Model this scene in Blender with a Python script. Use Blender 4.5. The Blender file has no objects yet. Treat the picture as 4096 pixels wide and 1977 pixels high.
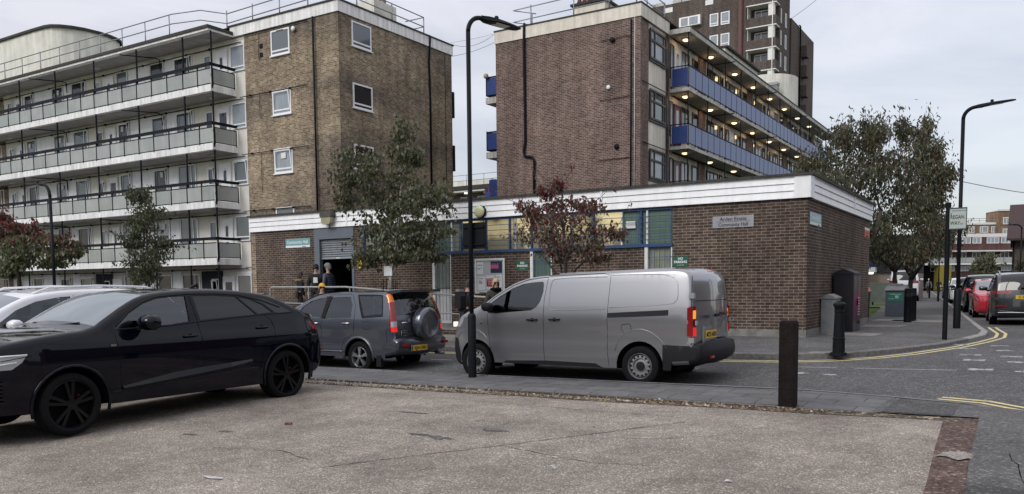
import bpy, bmesh, math, random
from mathutils import Vector, Matrix, geometry
random.seed(7)
S = bpy.context.scene
COL = S.collection
PI = math.pi

# ------------------------------------------------------------------ camera, world, sun
cam = bpy.data.cameras.new('camera'); camo = bpy.data.objects.new('camera', cam); COL.objects.link(camo)
cam.sensor_width = 36; cam.lens = 3300/4096*36; cam.shift_y = 412.96/4096; cam.clip_end = 3000; cam.clip_start = .1
_pt, _ro, _yw = math.radians(-4.377), math.radians(-.521), math.radians(32.1)
_fw = Vector((-math.sin(_yw)*math.cos(_pt), math.cos(_yw)*math.cos(_pt), math.sin(_pt)))
_rt = Vector((math.cos(_yw), math.sin(_yw), 0)); _up = _rt.cross(_fw)
_r2 = _rt*math.cos(_ro)+_up*math.sin(_ro); _u2 = -_rt*math.sin(_ro)+_up*math.cos(_ro)
camo.matrix_world = Matrix(((_r2.x,_u2.x,-_fw.x,0),(_r2.y,_u2.y,-_fw.y,0),(_r2.z,_u2.z,-_fw.z,1.7),(0,0,0,1)))
S.camera = camo

W = bpy.data.worlds.new("World"); S.world = W; W.use_nodes = True
nt = W.node_tree; nt.nodes.clear()
def N(nt, t, **k):
    n = nt.nodes.new(t)
    for a, b in k.items(): setattr(n, a, b)
    return n
def L(nt, a, b): nt.links.new(a, b)
out = N(nt,'ShaderNodeOutputWorld'); bg = N(nt,'ShaderNodeBackground'); bg2 = N(nt,'ShaderNodeBackground'); ad = N(nt,'ShaderNodeAddShader')
sky = N(nt,'ShaderNodeTexSky', sky_type='NISHITA', sun_disc=False); sky.sun_elevation = math.radians(38); sky.sun_rotation = math.radians(195)
bg2.inputs[1].default_value = .05; L(nt, sky.outputs[0], bg2.inputs[0])
tc = N(nt,'ShaderNodeTexCoord'); sx = N(nt,'ShaderNodeSeparateXYZ'); L(nt, tc.outputs['Generated'], sx.inputs[0])
# overcast luminance: brighter overhead; soft cloud mottling
mr = N(nt,'ShaderNodeMapRange'); mr.inputs[1].default_value=0; mr.inputs[2].default_value=1; mr.inputs[3].default_value=.40; mr.inputs[4].default_value=1.20
L(nt, sx.outputs[2], mr.inputs[0])
mp = N(nt,'ShaderNodeMapping'); mp.inputs['Scale'].default_value=(1,1,3.2); L(nt, tc.outputs['Generated'], mp.inputs[0])
no = N(nt,'ShaderNodeTexNoise'); no.inputs['Scale'].default_value=3.4; no.inputs['Detail'].default_value=7; no.inputs['Roughness'].default_value=.55; no.inputs['Distortion'].default_value=.4
L(nt, mp.outputs[0], no.inputs[0])
cr = N(nt,'ShaderNodeValToRGB'); cr.color_ramp.elements[0].position=.36; cr.color_ramp.elements[1].position=.66
cr.color_ramp.elements[0].color=(.80,.785,.83,1); cr.color_ramp.elements[1].color=(1.12,1.075,1.09,1)
L(nt, no.outputs[0], cr.inputs[0])
mx = N(nt,'ShaderNodeVectorMath', operation='SCALE'); L(nt, cr.outputs[0], mx.inputs[0]); L(nt, mr.outputs[0], mx.inputs['Scale'])
L(nt, mx.outputs[0], bg.inputs[0]); bg.inputs[1].default_value=1.0
L(nt, bg.outputs[0], ad.inputs[0]); L(nt, bg2.outputs[0], ad.inputs[1]); L(nt, ad.outputs[0], out.inputs[0])

sun = bpy.data.lights.new('sun','SUN'); sun.energy=1.5; sun.angle=math.radians(25); sun.color=(1,.97,.93)
so = bpy.data.objects.new('sun', sun); COL.objects.link(so)
_el, _az = math.radians(38), math.radians(195)          # azimuth from +y clockwise
sd = Vector((math.sin(_az)*math.cos(_el), math.cos(_az)*math.cos(_el), math.sin(_el)))
so.rotation_euler = sd.to_track_quat('Z','Y').to_euler()
S.view_settings.view_transform='Standard'; S.view_settings.look='None'; S.view_settings.exposure=0.0; S.view_settings.gamma=1
S.render.engine='CYCLES'; S.cycles.max_bounces=6; S.cycles.caustics_reflective=False; S.cycles.caustics_refractive=False

# ------------------------------------------------------------------ materials
def _mat(name):
    m = bpy.data.materials.new(name); m.use_nodes=True
    return m, m.node_tree, m.node_tree.nodes['Principled BSDF']
def mat(name, col, rough=.6, metal=0, nz=None, bump=None, spec=None, coat=0, emit=None, streak=None, trans=0, alpha=None):
    """nz=(scale, amount) mottles the colour; bump=(scale, strength); streak=(scale, amount) vertical weather streaks"""
    m, t, b = _mat(name)
    b.inputs['Base Color'].default_value=(*col,1); b.inputs['Roughness'].default_value=rough; b.inputs['Metallic'].default_value=metal
    if spec is not None: b.inputs['Specular IOR Level'].default_value=spec
    if coat: b.inputs['Coat Weight'].default_value=coat; b.inputs['Coat Roughness'].default_value=.04
    if trans: b.inputs['Transmission Weight'].default_value=trans
    if emit: b.inputs['Emission Color'].default_value=(*emit[0],1); b.inputs['Emission Strength'].default_value=emit[1]
    tc = N(t,'ShaderNodeTexCoord')
    src=None
    for q, vec in ((nz,(1,1,1)),(streak,(1,1,.06))):
        if not q: continue
        mp=N(t,'ShaderNodeMapping'); mp.inputs['Scale'].default_value=vec; L(t,tc.outputs['Object'],mp.inputs[0])
        n=N(t,'ShaderNodeTexNoise'); n.inputs['Scale'].default_value=q[0]; n.inputs['Detail'].default_value=6; n.inputs['Roughness'].default_value=.65; L(t,mp.outputs[0],n.inputs[0])
        r=N(t,'ShaderNodeMapRange'); r.inputs[1].default_value=.3; r.inputs[2].default_value=.7; r.inputs[3].default_value=1-q[1]; r.inputs[4].default_value=1+q[1]*.6
        L(t,n.outputs[0],r.inputs[0])
        s=N(t,'ShaderNodeVectorMath',operation='SCALE')
        if src is None: s.inputs[0].default_value=col
        else: L(t,src,s.inputs[0])
        L(t,r.outputs[0],s.inputs['Scale']); src=s.outputs[0]
    if src is not None: L(t,src,b.inputs['Base Color'])
    if bump:
        n=N(t,'ShaderNodeTexNoise'); n.inputs['Scale'].default_value=bump[0]; n.inputs['Detail'].default_value=4; L(t,tc.outputs['Object'],n.inputs[0])
        bp=N(t,'ShaderNodeBump'); bp.inputs['Strength'].default_value=bump[1]; bp.inputs['Distance'].default_value=.02
        L(t,n.outputs[0],bp.inputs['Height']); L(t,bp.outputs[0],b.inputs['Normal'])
    return m
def brick(name, c1, c2, mortar, alt=None, ms=.009, big=(.35,.3)):
    """running-bond brick laid on axis-aligned walls; alt = (dark, light) tints that drift over the wall"""
    m,t,b=_mat(name); b.inputs['Roughness'].default_value=.85; b.inputs['Specular IOR Level'].default_value=.20
    tc=N(t,'ShaderNodeTexCoord'); s=N(t,'ShaderNodeSeparateXYZ'); L(t,tc.outputs['Object'],s.inputs[0])
    a=N(t,'ShaderNodeMath',operation='ADD'); L(t,s.outputs[0],a.inputs[0]); L(t,s.outputs[1],a.inputs[1])
    c=N(t,'ShaderNodeCombineXYZ'); L(t,a.outputs[0],c.inputs[0]); L(t,s.outputs[2],c.inputs[1])
    k=N(t,'ShaderNodeTexBrick'); L(t,c.outputs[0],k.inputs[0])
    k.inputs['Scale'].default_value=1; k.inputs['Brick Width'].default_value=.225; k.inputs['Row Height'].default_value=.075; k.inputs['Mortar Size'].default_value=ms; k.inputs['Mortar Smooth'].default_value=.2
    k.inputs['Color1'].default_value=(*c1,1); k.inputs['Color2'].default_value=(*c2,1); k.inputs['Mortar'].default_value=(*mortar,1)
    n=N(t,'ShaderNodeTexNoise'); n.inputs['Scale'].default_value=big[0]; n.inputs['Detail'].default_value=5; n.inputs['Roughness'].default_value=.6; L(t,tc.outputs['Object'],n.inputs[0])
    r=N(t,'ShaderNodeMapRange'); r.inputs[1].default_value=.32; r.inputs[2].default_value=.68; r.inputs[3].default_value=1-big[1]; r.inputs[4].default_value=1+big[1]; L(t,n.outputs[0],r.inputs[0])
    # brick-sized blotches: single bricks burnt darker or paler
    v=N(t,'ShaderNodeTexWhiteNoise',noise_dimensions='2D'); fl=N(t,'ShaderNodeVectorMath',operation='SNAP'); fl.inputs[1].default_value=(.1125,.075,1); L(t,c.outputs[0],fl.inputs[0]); L(t,fl.outputs[0],v.inputs[0])
    r2=N(t,'ShaderNodeMapRange'); r2.inputs[3].default_value=.72; r2.inputs[4].default_value=1.22; L(t,v.outputs[0],r2.inputs[0])
    mu=N(t,'ShaderNodeMath',operation='MULTIPLY'); L(t,r.outputs[0],mu.inputs[0]); L(t,r2.outputs[0],mu.inputs[1])
    sc=N(t,'ShaderNodeVectorMath',operation='SCALE'); L(t,k.outputs['Color'],sc.inputs[0]); L(t,mu.outputs[0],sc.inputs['Scale'])
    mps=N(t,'ShaderNodeMapping'); mps.inputs['Scale'].default_value=(1.3,1.3,.09); L(t,tc.outputs['Object'],mps.inputs[0]); ns=N(t,'ShaderNodeTexNoise'); ns.inputs['Scale'].default_value=1.6; ns.inputs['Detail'].default_value=5; L(t,mps.outputs[0],ns.inputs[0])
    rs=N(t,'ShaderNodeMapRange'); rs.inputs[1].default_value=.35; rs.inputs[2].default_value=.65; rs.inputs[3].default_value=.80; rs.inputs[4].default_value=1.12; L(t,ns.outputs[0],rs.inputs[0])
    s5=N(t,'ShaderNodeVectorMath',operation='SCALE'); L(t,sc.outputs[0],s5.inputs[0]); L(t,rs.outputs[0],s5.inputs['Scale'])
    last=s5.outputs[0]
    if alt:
        n2=N(t,'ShaderNodeTexNoise'); n2.inputs['Scale'].default_value=1; n2.inputs['Detail'].default_value=4
        mp=N(t,'ShaderNodeMapping'); mp.inputs['Scale'].default_value=(.16,.16,.45); L(t,tc.outputs['Object'],mp.inputs[0]); L(t,mp.outputs[0],n2.inputs[0])
        r3=N(t,'ShaderNodeMapRange'); r3.inputs[1].default_value=.42; r3.inputs[2].default_value=.58; L(t,n2.outputs[0],r3.inputs[0])
        mc=N(t,'ShaderNodeMix',data_type='RGBA',blend_type='MULTIPLY'); mc.inputs[0].default_value=1
        m2=N(t,'ShaderNodeMix',data_type='RGBA'); L(t,r3.outputs[0],m2.inputs[0]); m2.inputs[6].default_value=(*alt[0],1); m2.inputs[7].default_value=(*alt[1],1)
        L(t,last,mc.inputs[6]); L(t,m2.outputs[2],mc.inputs[7]); last=mc.outputs[2]
    L(t,last,b.inputs['Base Color'])
    bp=N(t,'ShaderNodeBump'); bp.invert=True; bp.inputs['Strength'].default_value=.5; bp.inputs['Distance'].default_value=.008; L(t,k.outputs['Fac'],bp.inputs['Height']); L(t,bp.outputs[0],b.inputs['Normal'])
    return m
def asphalt(name, base, speck, scale=60, amt=.5, patch=(.5,.25), thr=.62, bs=.6):
    m,t,b=_mat(name); b.inputs['Roughness'].default_value=.9; b.inputs['Specular IOR Level'].default_value=.2
    tc=N(t,'ShaderNodeTexCoord')
    def noise(s,d=4,v=(1,1,1)):
        mp=N(t,'ShaderNodeMapping'); mp.inputs['Scale'].default_value=v; L(t,tc.outputs['Object'],mp.inputs[0])
        n=N(t,'ShaderNodeTexNoise'); n.inputs['Scale'].default_value=s; n.inputs['Detail'].default_value=d; n.inputs['Roughness'].default_value=.7; L(t,mp.outputs[0],n.inputs[0]); return n.outputs[0]
    f=noise(scale,3); g=noise(patch[0],6); h=noise(7,5)
    r=N(t,'ShaderNodeMapRange'); r.inputs[1].default_value=.35; r.inputs[2].default_value=.65; r.inputs[3].default_value=1-amt; r.inputs[4].default_value=1+amt; L(t,f,r.inputs[0])
    r2=N(t,'ShaderNodeMapRange'); r2.inputs[1].default_value=.3; r2.inputs[2].default_value=.7; r2.inputs[3].default_value=1-patch[1]; r2.inputs[4].default_value=1+patch[1]; L(t,g,r2.inputs[0])
    r3=N(t,'ShaderNodeMapRange'); r3.inputs[1].default_value=.3; r3.inputs[2].default_value=.7; r3.inputs[3].default_value=.84; r3.inputs[4].default_value=1.14; L(t,h,r3.inputs[0])
    m1=N(t,'ShaderNodeMath',operation='MULTIPLY'); L(t,r.outputs[0],m1.inputs[0]); L(t,r2.outputs[0],m1.inputs[1])
    m2=N(t,'ShaderNodeMath',operation='MULTIPLY'); L(t,m1.outputs[0],m2.inputs[0]); L(t,r3.outputs[0],m2.inputs[1])
    vo=N(t,'ShaderNodeTexVoronoi'); vo.inputs['Scale'].default_value=scale*.9; L(t,tc.outputs['Object'],vo.inputs[0])
    wn=N(t,'ShaderNodeSeparateColor'); L(t,vo.outputs['Color'],wn.inputs[0])
    gt=N(t,'ShaderNodeMath',operation='GREATER_THAN'); gt.inputs[1].default_value=thr+.22; L(t,wn.outputs[0],gt.inputs[0])
    mixc=N(t,'ShaderNodeMix',data_type='RGBA'); mixc.inputs[6].default_value=(*base,1); mixc.inputs[7].default_value=(*speck,1); L(t,gt.outputs[0],mixc.inputs[0])
    sc=N(t,'ShaderNodeVectorMath',operation='SCALE'); L(t,mixc.outputs[2],sc.inputs[0]); L(t,m2.outputs[0],sc.inputs['Scale']); L(t,sc.outputs[0],b.inputs['Base Color'])
    bp=N(t,'ShaderNodeBump'); bp.inputs['Strength'].default_value=bs; bp.inputs['Distance'].default_value=.012; L(t,f,bp.inputs['Height']); L(t,bp.outputs[0],b.inputs['Normal'])
    return m
def paving(name, col, joint, size=(.6,.6), off=0, rot=0):
    m,t,b=_mat(name); b.inputs['Roughness'].default_value=.85; b.inputs['Specular IOR Level'].default_value=.20
    tc=N(t,'ShaderNodeTexCoord'); k=N(t,'ShaderNodeTexBrick'); k.offset=.5
    mp=N(t,'ShaderNodeMapping'); mp.inputs['Rotation'].default_value=(0,0,rot); L(t,tc.outputs['Object'],mp.inputs[0]); L(t,mp.outputs[0],k.inputs[0])
    k.inputs['Scale'].default_value=1; k.inputs['Brick Width'].default_value=size[0]; k.inputs['Row Height'].default_value=size[1]; k.inputs['Mortar Size'].default_value=.008
    k.inputs['Color1'].default_value=(*[c*.88 for c in col],1); k.inputs['Color2'].default_value=(*[c*1.12 for c in col],1); k.inputs['Mortar'].default_value=(*joint,1)
    n=N(t,'ShaderNodeTexNoise'); n.inputs['Scale'].default_value=3; n.inputs['Detail'].default_value=8; n.inputs['Roughness'].default_value=.75; L(t,tc.outputs['Object'],n.inputs[0])
    r=N(t,'ShaderNodeMapRange'); r.inputs[1].default_value=.3; r.inputs[2].default_value=.7; r.inputs[3].default_value=.7; r.inputs[4].default_value=1.25; L(t,n.outputs[0],r.inputs[0])
    sc=N(t,'ShaderNodeVectorMath',operation='SCALE'); L(t,k.outputs['Color'],sc.inputs[0]); L(t,r.outputs[0],sc.inputs['Scale']); L(t,sc.outputs[0],b.inputs['Base Color'])
    bp=N(t,'ShaderNodeBump'); bp.invert=True; bp.inputs['Strength'].default_value=.6; bp.inputs['Distance'].default_value=.01; L(t,k.outputs['Fac'],bp.inputs['Height']); L(t,bp.outputs[0],b.inputs['Normal'])
    return m
def leafmat(name, col):
    m,t,b=_mat(name); b.inputs['Roughness'].default_value=.42; b.inputs['Specular IOR Level'].default_value=.6
    oi=N(t,'ShaderNodeNewGeometry'); r=N(t,'ShaderNodeMapRange'); r.inputs[3].default_value=.55; r.inputs[4].default_value=1.5; L(t,oi.outputs['Random Per Island'],r.inputs[0])
    s=N(t,'ShaderNodeVectorMath',operation='SCALE'); s.inputs[0].default_value=col; L(t,r.outputs[0],s.inputs['Scale']); L(t,s.outputs[0],b.inputs['Base Color'])
    tr=N(t,'ShaderNodeBsdfTranslucent'); L(t,s.outputs[0],tr.inputs[0]); mxs=N(t,'ShaderNodeMixShader'); mxs.inputs[0].default_value=.42; o=[n for n in t.nodes if n.type=='OUTPUT_MATERIAL'][0]
    L(t,b.outputs[0],mxs.inputs[1]); L(t,tr.outputs[0],mxs.inputs[2]); L(t,mxs.outputs[0],o.inputs[0])
    return m
def seeglass(name,tint,refl=.06,ior=1.55):
    m,t,b=_mat(name); g=N(t,'ShaderNodeBsdfGlossy'); g.inputs['Roughness'].default_value=.02; g.inputs[0].default_value=(.9,.95,1,1); tr=N(t,'ShaderNodeBsdfTransparent'); tr.inputs[0].default_value=(*tint,1)
    f=N(t,'ShaderNodeFresnel'); f.inputs[0].default_value=ior; a=N(t,'ShaderNodeMath',operation='ADD'); a.inputs[1].default_value=refl; L(t,f.outputs[0],a.inputs[0])
    x=N(t,'ShaderNodeMixShader'); o=[n for n in t.nodes if n.type=='OUTPUT_MATERIAL'][0]; L(t,a.outputs[0],x.inputs[0]); L(t,tr.outputs[0],x.inputs[1]); L(t,g.outputs[0],x.inputs[2]); L(t,x.outputs[0],o.inputs[0]); return m
M = dict(
 hallbrick=brick('hall_brick',(.092,.066,.055),(.052,.039,.034),(.235,.185,.145),ms=.009,big=(.5,.22)),
 redbrick=brick('red_brown_brick',(.175,.112,.096),(.095,.060,.053),(.33,.275,.24),ms=.009,big=(.45,.18)),
 tanbrick=brick('stock_brick',(.325,.268,.198),(.155,.127,.098),(.40,.355,.295),alt=((.62,.60,.60),(1.10,1.05,.96)),ms=.009,big=(.5,.25)),
 towerbrick=brick('tower_brick',(.105,.080,.070),(.068,.052,.048),(.16,.14,.125),big=(.12,.15)),
 farbrick=brick('far_red_brick',(.12,.05,.045),(.09,.042,.04),(.14,.10,.09),big=(.2,.2)),
 orangebrick=brick('far_orange_brick',(.26,.16,.10),(.21,.125,.08),(.28,.22,.17),big=(.2,.2)),
 darkbrick=brick('dark_engineering_brick',(.035,.038,.048),(.028,.03,.036),(.05,.05,.055)),
 asphalt=asphalt('road_asphalt',(.085,.085,.088),(.17,.17,.17),50,.35,(.35,.22)),
 footway=asphalt('footway_asphalt',(.095,.094,.095),(.17,.165,.16),45,.3,(.6,.3)),
 footway2=asphalt('footway_patch_asphalt',(.068,.068,.070),(.13,.13,.13),45,.3,(.6,.2)),
 parking=asphalt('worn_parking_asphalt',(.228,.200,.174),(.41,.37,.315),80,.60,(.7,.40),.62,.8),
 redstrip=asphalt('worn_red_brick_strip',(.105,.072,.062),(.20,.155,.135),34,.6,(1.6,.45),.66,1.0),
 soil=asphalt('gutter_soil',(.075,.058,.042),(.28,.24,.18),30,.6,(2,.4),.55,1.0),
 stain=asphalt('dark_oil_stain',(.10,.095,.09),(.16,.15,.14),40,.4,(2,.3)),
 patch=asphalt('pale_mortar_patch',(.25,.235,.21),(.34,.32,.29),40,.3,(2,.3)),
 slab=paving('grey_paving_slabs',(.125,.125,.128),(.05,.05,.05),(.62,.41)),
 slab2=paving('pale_footway_slab',(.21,.20,.185),(.12,.115,.11),(2.4,1.2)),
 setts=paving('edging_setts',(.17,.155,.14),(.06,.05,.045),(.2,.1)),
 kerb=mat('granite_kerb',(.16,.155,.15),.85,nz=(14,.45),bump=(60,.4)),
 kerbpale=mat('pale_granite_kerb',(.30,.29,.28),.85,nz=(10,.35),bump=(60,.4)),
 yellow=mat('worn_yellow_line_paint',(.62,.53,.27),.8,nz=(16,.30),bump=(60,.3)),
 white=mat('worn_white_line_paint',(.42,.42,.42),.8,nz=(24,.55)),
 grass=mat('lawn_base',(.06,.10,.025),.9,nz=(8,.4)),
 gblade=leafmat('grass_blade',(.10,.17,.035)),
 concrete=mat('painted_concrete',(.84,.84,.83),.8,nz=(3,.10),streak=(5,.30)),
 concrete2=mat('weathered_concrete',(.52,.51,.48),.85,nz=(3,.25),streak=(7,.45),bump=(30,.3)),
 plinth=mat('concrete_plinth',(.21,.205,.19),.9,nz=(5,.4),bump=(40,.5)),
 render=mat('cream_render',(.80,.78,.70),.85,nz=(1.3,.10),streak=(3,.10)),
 renderold=mat('stained_cream_render',(.76,.75,.67),.9,nz=(.8,.18),streak=(2,.22)),
 magnolia=mat('magnolia_fascia',(.74,.69,.60),.8,nz=(2,.12),streak=(4,.25)),
 soffit=mat('soffit_paint',(.50,.49,.47),.9,nz=(2,.15)),
 soffitdark=mat('dark_soffit_paint',(.33,.32,.31),.9,nz=(2,.25)),  # darker mottled paint for slab and canopy undersides
 upvc=mat('white_upvc',(.82,.83,.85),.35),
 clad=mat('white_cladding_board',(.87,.88,.89),.5,nz=(4,.07),streak=(6,.10)),
 white2=mat('white_gloss_paint',(.75,.75,.73),.5,nz=(6,.15)),
 roofing=mat('roof_felt',(.05,.048,.045),.9,nz=(6,.5),bump=(30,.5)),
 roofedge=mat('roof_edge_felt',(.055,.053,.047),.9,nz=(10,.6),bump=(40,.5)),
 iron=mat('black_iron_paint',(.008,.009,.012),.5,nz=(20,.3),spec=.14),
 navyiron=mat('dark_navy_frame',(.009,.010,.016),.5,spec=.12),
 galv=mat('galvanised_steel',(.27,.28,.30),.5,metal=.5,nz=(20,.25)),
 greyrail=mat('grey_painted_rail',(.33,.34,.33),.6,nz=(10,.2)),
 frost=mat('frosted_wired_glass',(.37,.39,.375),.28,nz=(.9,.16),streak=(5,.10),spec=.5),
 frost2=mat('greener_frosted_glass',(.325,.355,.335),.28,nz=(.9,.22),streak=(5,.14),spec=.5),
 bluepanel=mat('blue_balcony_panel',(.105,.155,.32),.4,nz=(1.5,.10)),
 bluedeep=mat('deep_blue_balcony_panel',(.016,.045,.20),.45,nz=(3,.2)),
 bluebar=mat('blue_window_steel',(.028,.065,.17),.5,nz=(10,.2)),
 glass=mat('window_glass',(.10,.12,.13),.06,spec=.9),
 glassd=mat('dark_window_glass',(.018,.021,.024),.06,spec=.55),
 glassc=mat('net_curtain_glass',(.30,.34,.37),.12,nz=(2,.15),streak=(12,.25),spec=.8),
 glassblind=mat('blind_behind_glass',(.36,.32,.27),.15,streak=(14,.2),spec=.7),
 glassgreen=mat('reeded_green_glass',(.13,.20,.165),.25,nz=(2,.2),streak=(20,.25),spec=.6),
 glasspale=mat('obscure_pale_glass',(.28,.31,.25),.25,nz=(2,.25),spec=.6),
 woodframe=mat('dark_brown_frame',(.035,.028,.027),.5),
 black=mat('matt_black',(.004,.004,.005),.7,spec=.08),
 blackpl=mat('black_plastic',(.013,.013,.016),.55,spec=.2),
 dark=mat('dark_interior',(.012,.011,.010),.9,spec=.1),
 rubber=mat('tyre_rubber',(.009,.009,.010),.8,bump=(90,.3),spec=.12),
 chrome=mat('chrome',(.6,.6,.62),.15,metal=1),
 alloy=mat('silver_alloy',(.42,.43,.45),.3,metal=.85),
 steelw=mat('painted_steel_wheel',(.26,.26,.26),.45,metal=.4,nz=(20,.2)),
 blackalloy=mat('gloss_black_alloy',(.006,.006,.007),.25,spec=.25),
 redcal=mat('red_caliper',(.32,.01,.03),.4),
 shutter=mat('shutter_steel',(.34,.37,.40),.4,metal=.4,nz=(6,.2)),
 shutterf=mat('shutter_surround_paint',(.13,.15,.18),.5,nz=(5,.12)),
 grey=mat('grey_cabinet_paint',(.22,.23,.23),.6,nz=(5,.25)),
 slate=mat('slate_grey_bin',(.045,.055,.075),.55,nz=(5,.15)),
 slatelid=mat('grey_bin_lid',(.14,.145,.155),.6,nz=(5,.2)),
 timber=mat('dark_creosoted_post',(.016,.012,.012),.8,spec=.12,nz=(7,.4),streak=(14,.4),bump=(30,.5)),
 skin=mat('skin',(.42,.25,.18),.6), skin2=mat('pale_skin',(.50,.33,.26),.6),
 stone=mat('litter_paper',(.75,.75,.75),.8,nz=(10,.15)),
)
def emitm(name,col,s,base=(.8,.8,.8),nz=None,bump=None): return mat(name,base,.3,emit=(col,s),nz=nz,bump=bump)
M['lamp']=emitm('warm_lamp_glass',(1,.82,.52),1.5)
M['lampw']=emitm('white_lamp_glass',(1,.97,.9),1.6)
M['tailon']=emitm('lit_red_tail_lamp',(1,.03,.02),.55,(.5,.01,.01))
M['ambon']=emitm('lit_amber_lamp',(1,.36,.03),.8,(.6,.2,.02))
M['headon']=emitm('lit_headlamp',(1,.8,.55),1.2)
M['taillens']=mat('red_lens',(.22,.008,.012),.12,spec=.7)
M['amber']=mat('amber_lens',(.75,.20,.02),.15,spec=.7)
M['clearlens']=mat('clear_lens',(.35,.36,.38),.1,spec=.8)
def paint(name,col,metal=.0,rough=.3,coat=1): return mat(name,col,rough,metal=metal,coat=coat)
M['pblack']=paint('black_car_paint',(.0014,.0018,.0065),rough=.04,coat=.22); M['pblack'].node_tree.nodes['Principled BSDF'].inputs['Specular IOR Level'].default_value=.20
M['pvan']=paint('silver_van_paint',(.275,.28,.298),metal=.75,rough=.30)
M['pcrv']=paint('blue_grey_car_paint',(.085,.095,.118),metal=.6,rough=.28)
M['pwhite']=paint('white_car_paint',(.72,.73,.76),rough=.3)
M['pred']=paint('red_car_paint',(.42,.015,.035),rough=.3)
M['pgrey']=paint('dark_grey_car_paint',(.018,.021,.026),rough=.28)
M['pbrown']=paint('dark_plum_car_paint',(.035,.018,.022),metal=.3,rough=.3)
M['psilver']=paint('silver_car_paint',(.40,.42,.44),metal=.6,rough=.35)
M['carglass']=seeglass('car_glass',(.50,.55,.55),.03); M['darkglass']=mat('dark_car_glass',(.016,.019,.021),.03,spec=.5); M['q8glass']=seeglass('smoked_car_glass',(.38,.42,.44),.06); M['seat']=mat('seat_cloth',(.02,.02,.022),.85,nz=(20,.3)); M['liner']=mat('cabin_liner',(.05,.05,.052),.9)
M['screen']=mat('windscreen_glass',(.16,.19,.21),.05,spec=1.0)
M['tint']=mat('tinted_car_glass',(.014,.015,.018),.03,spec=.55)

WORLD=[True]
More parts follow.
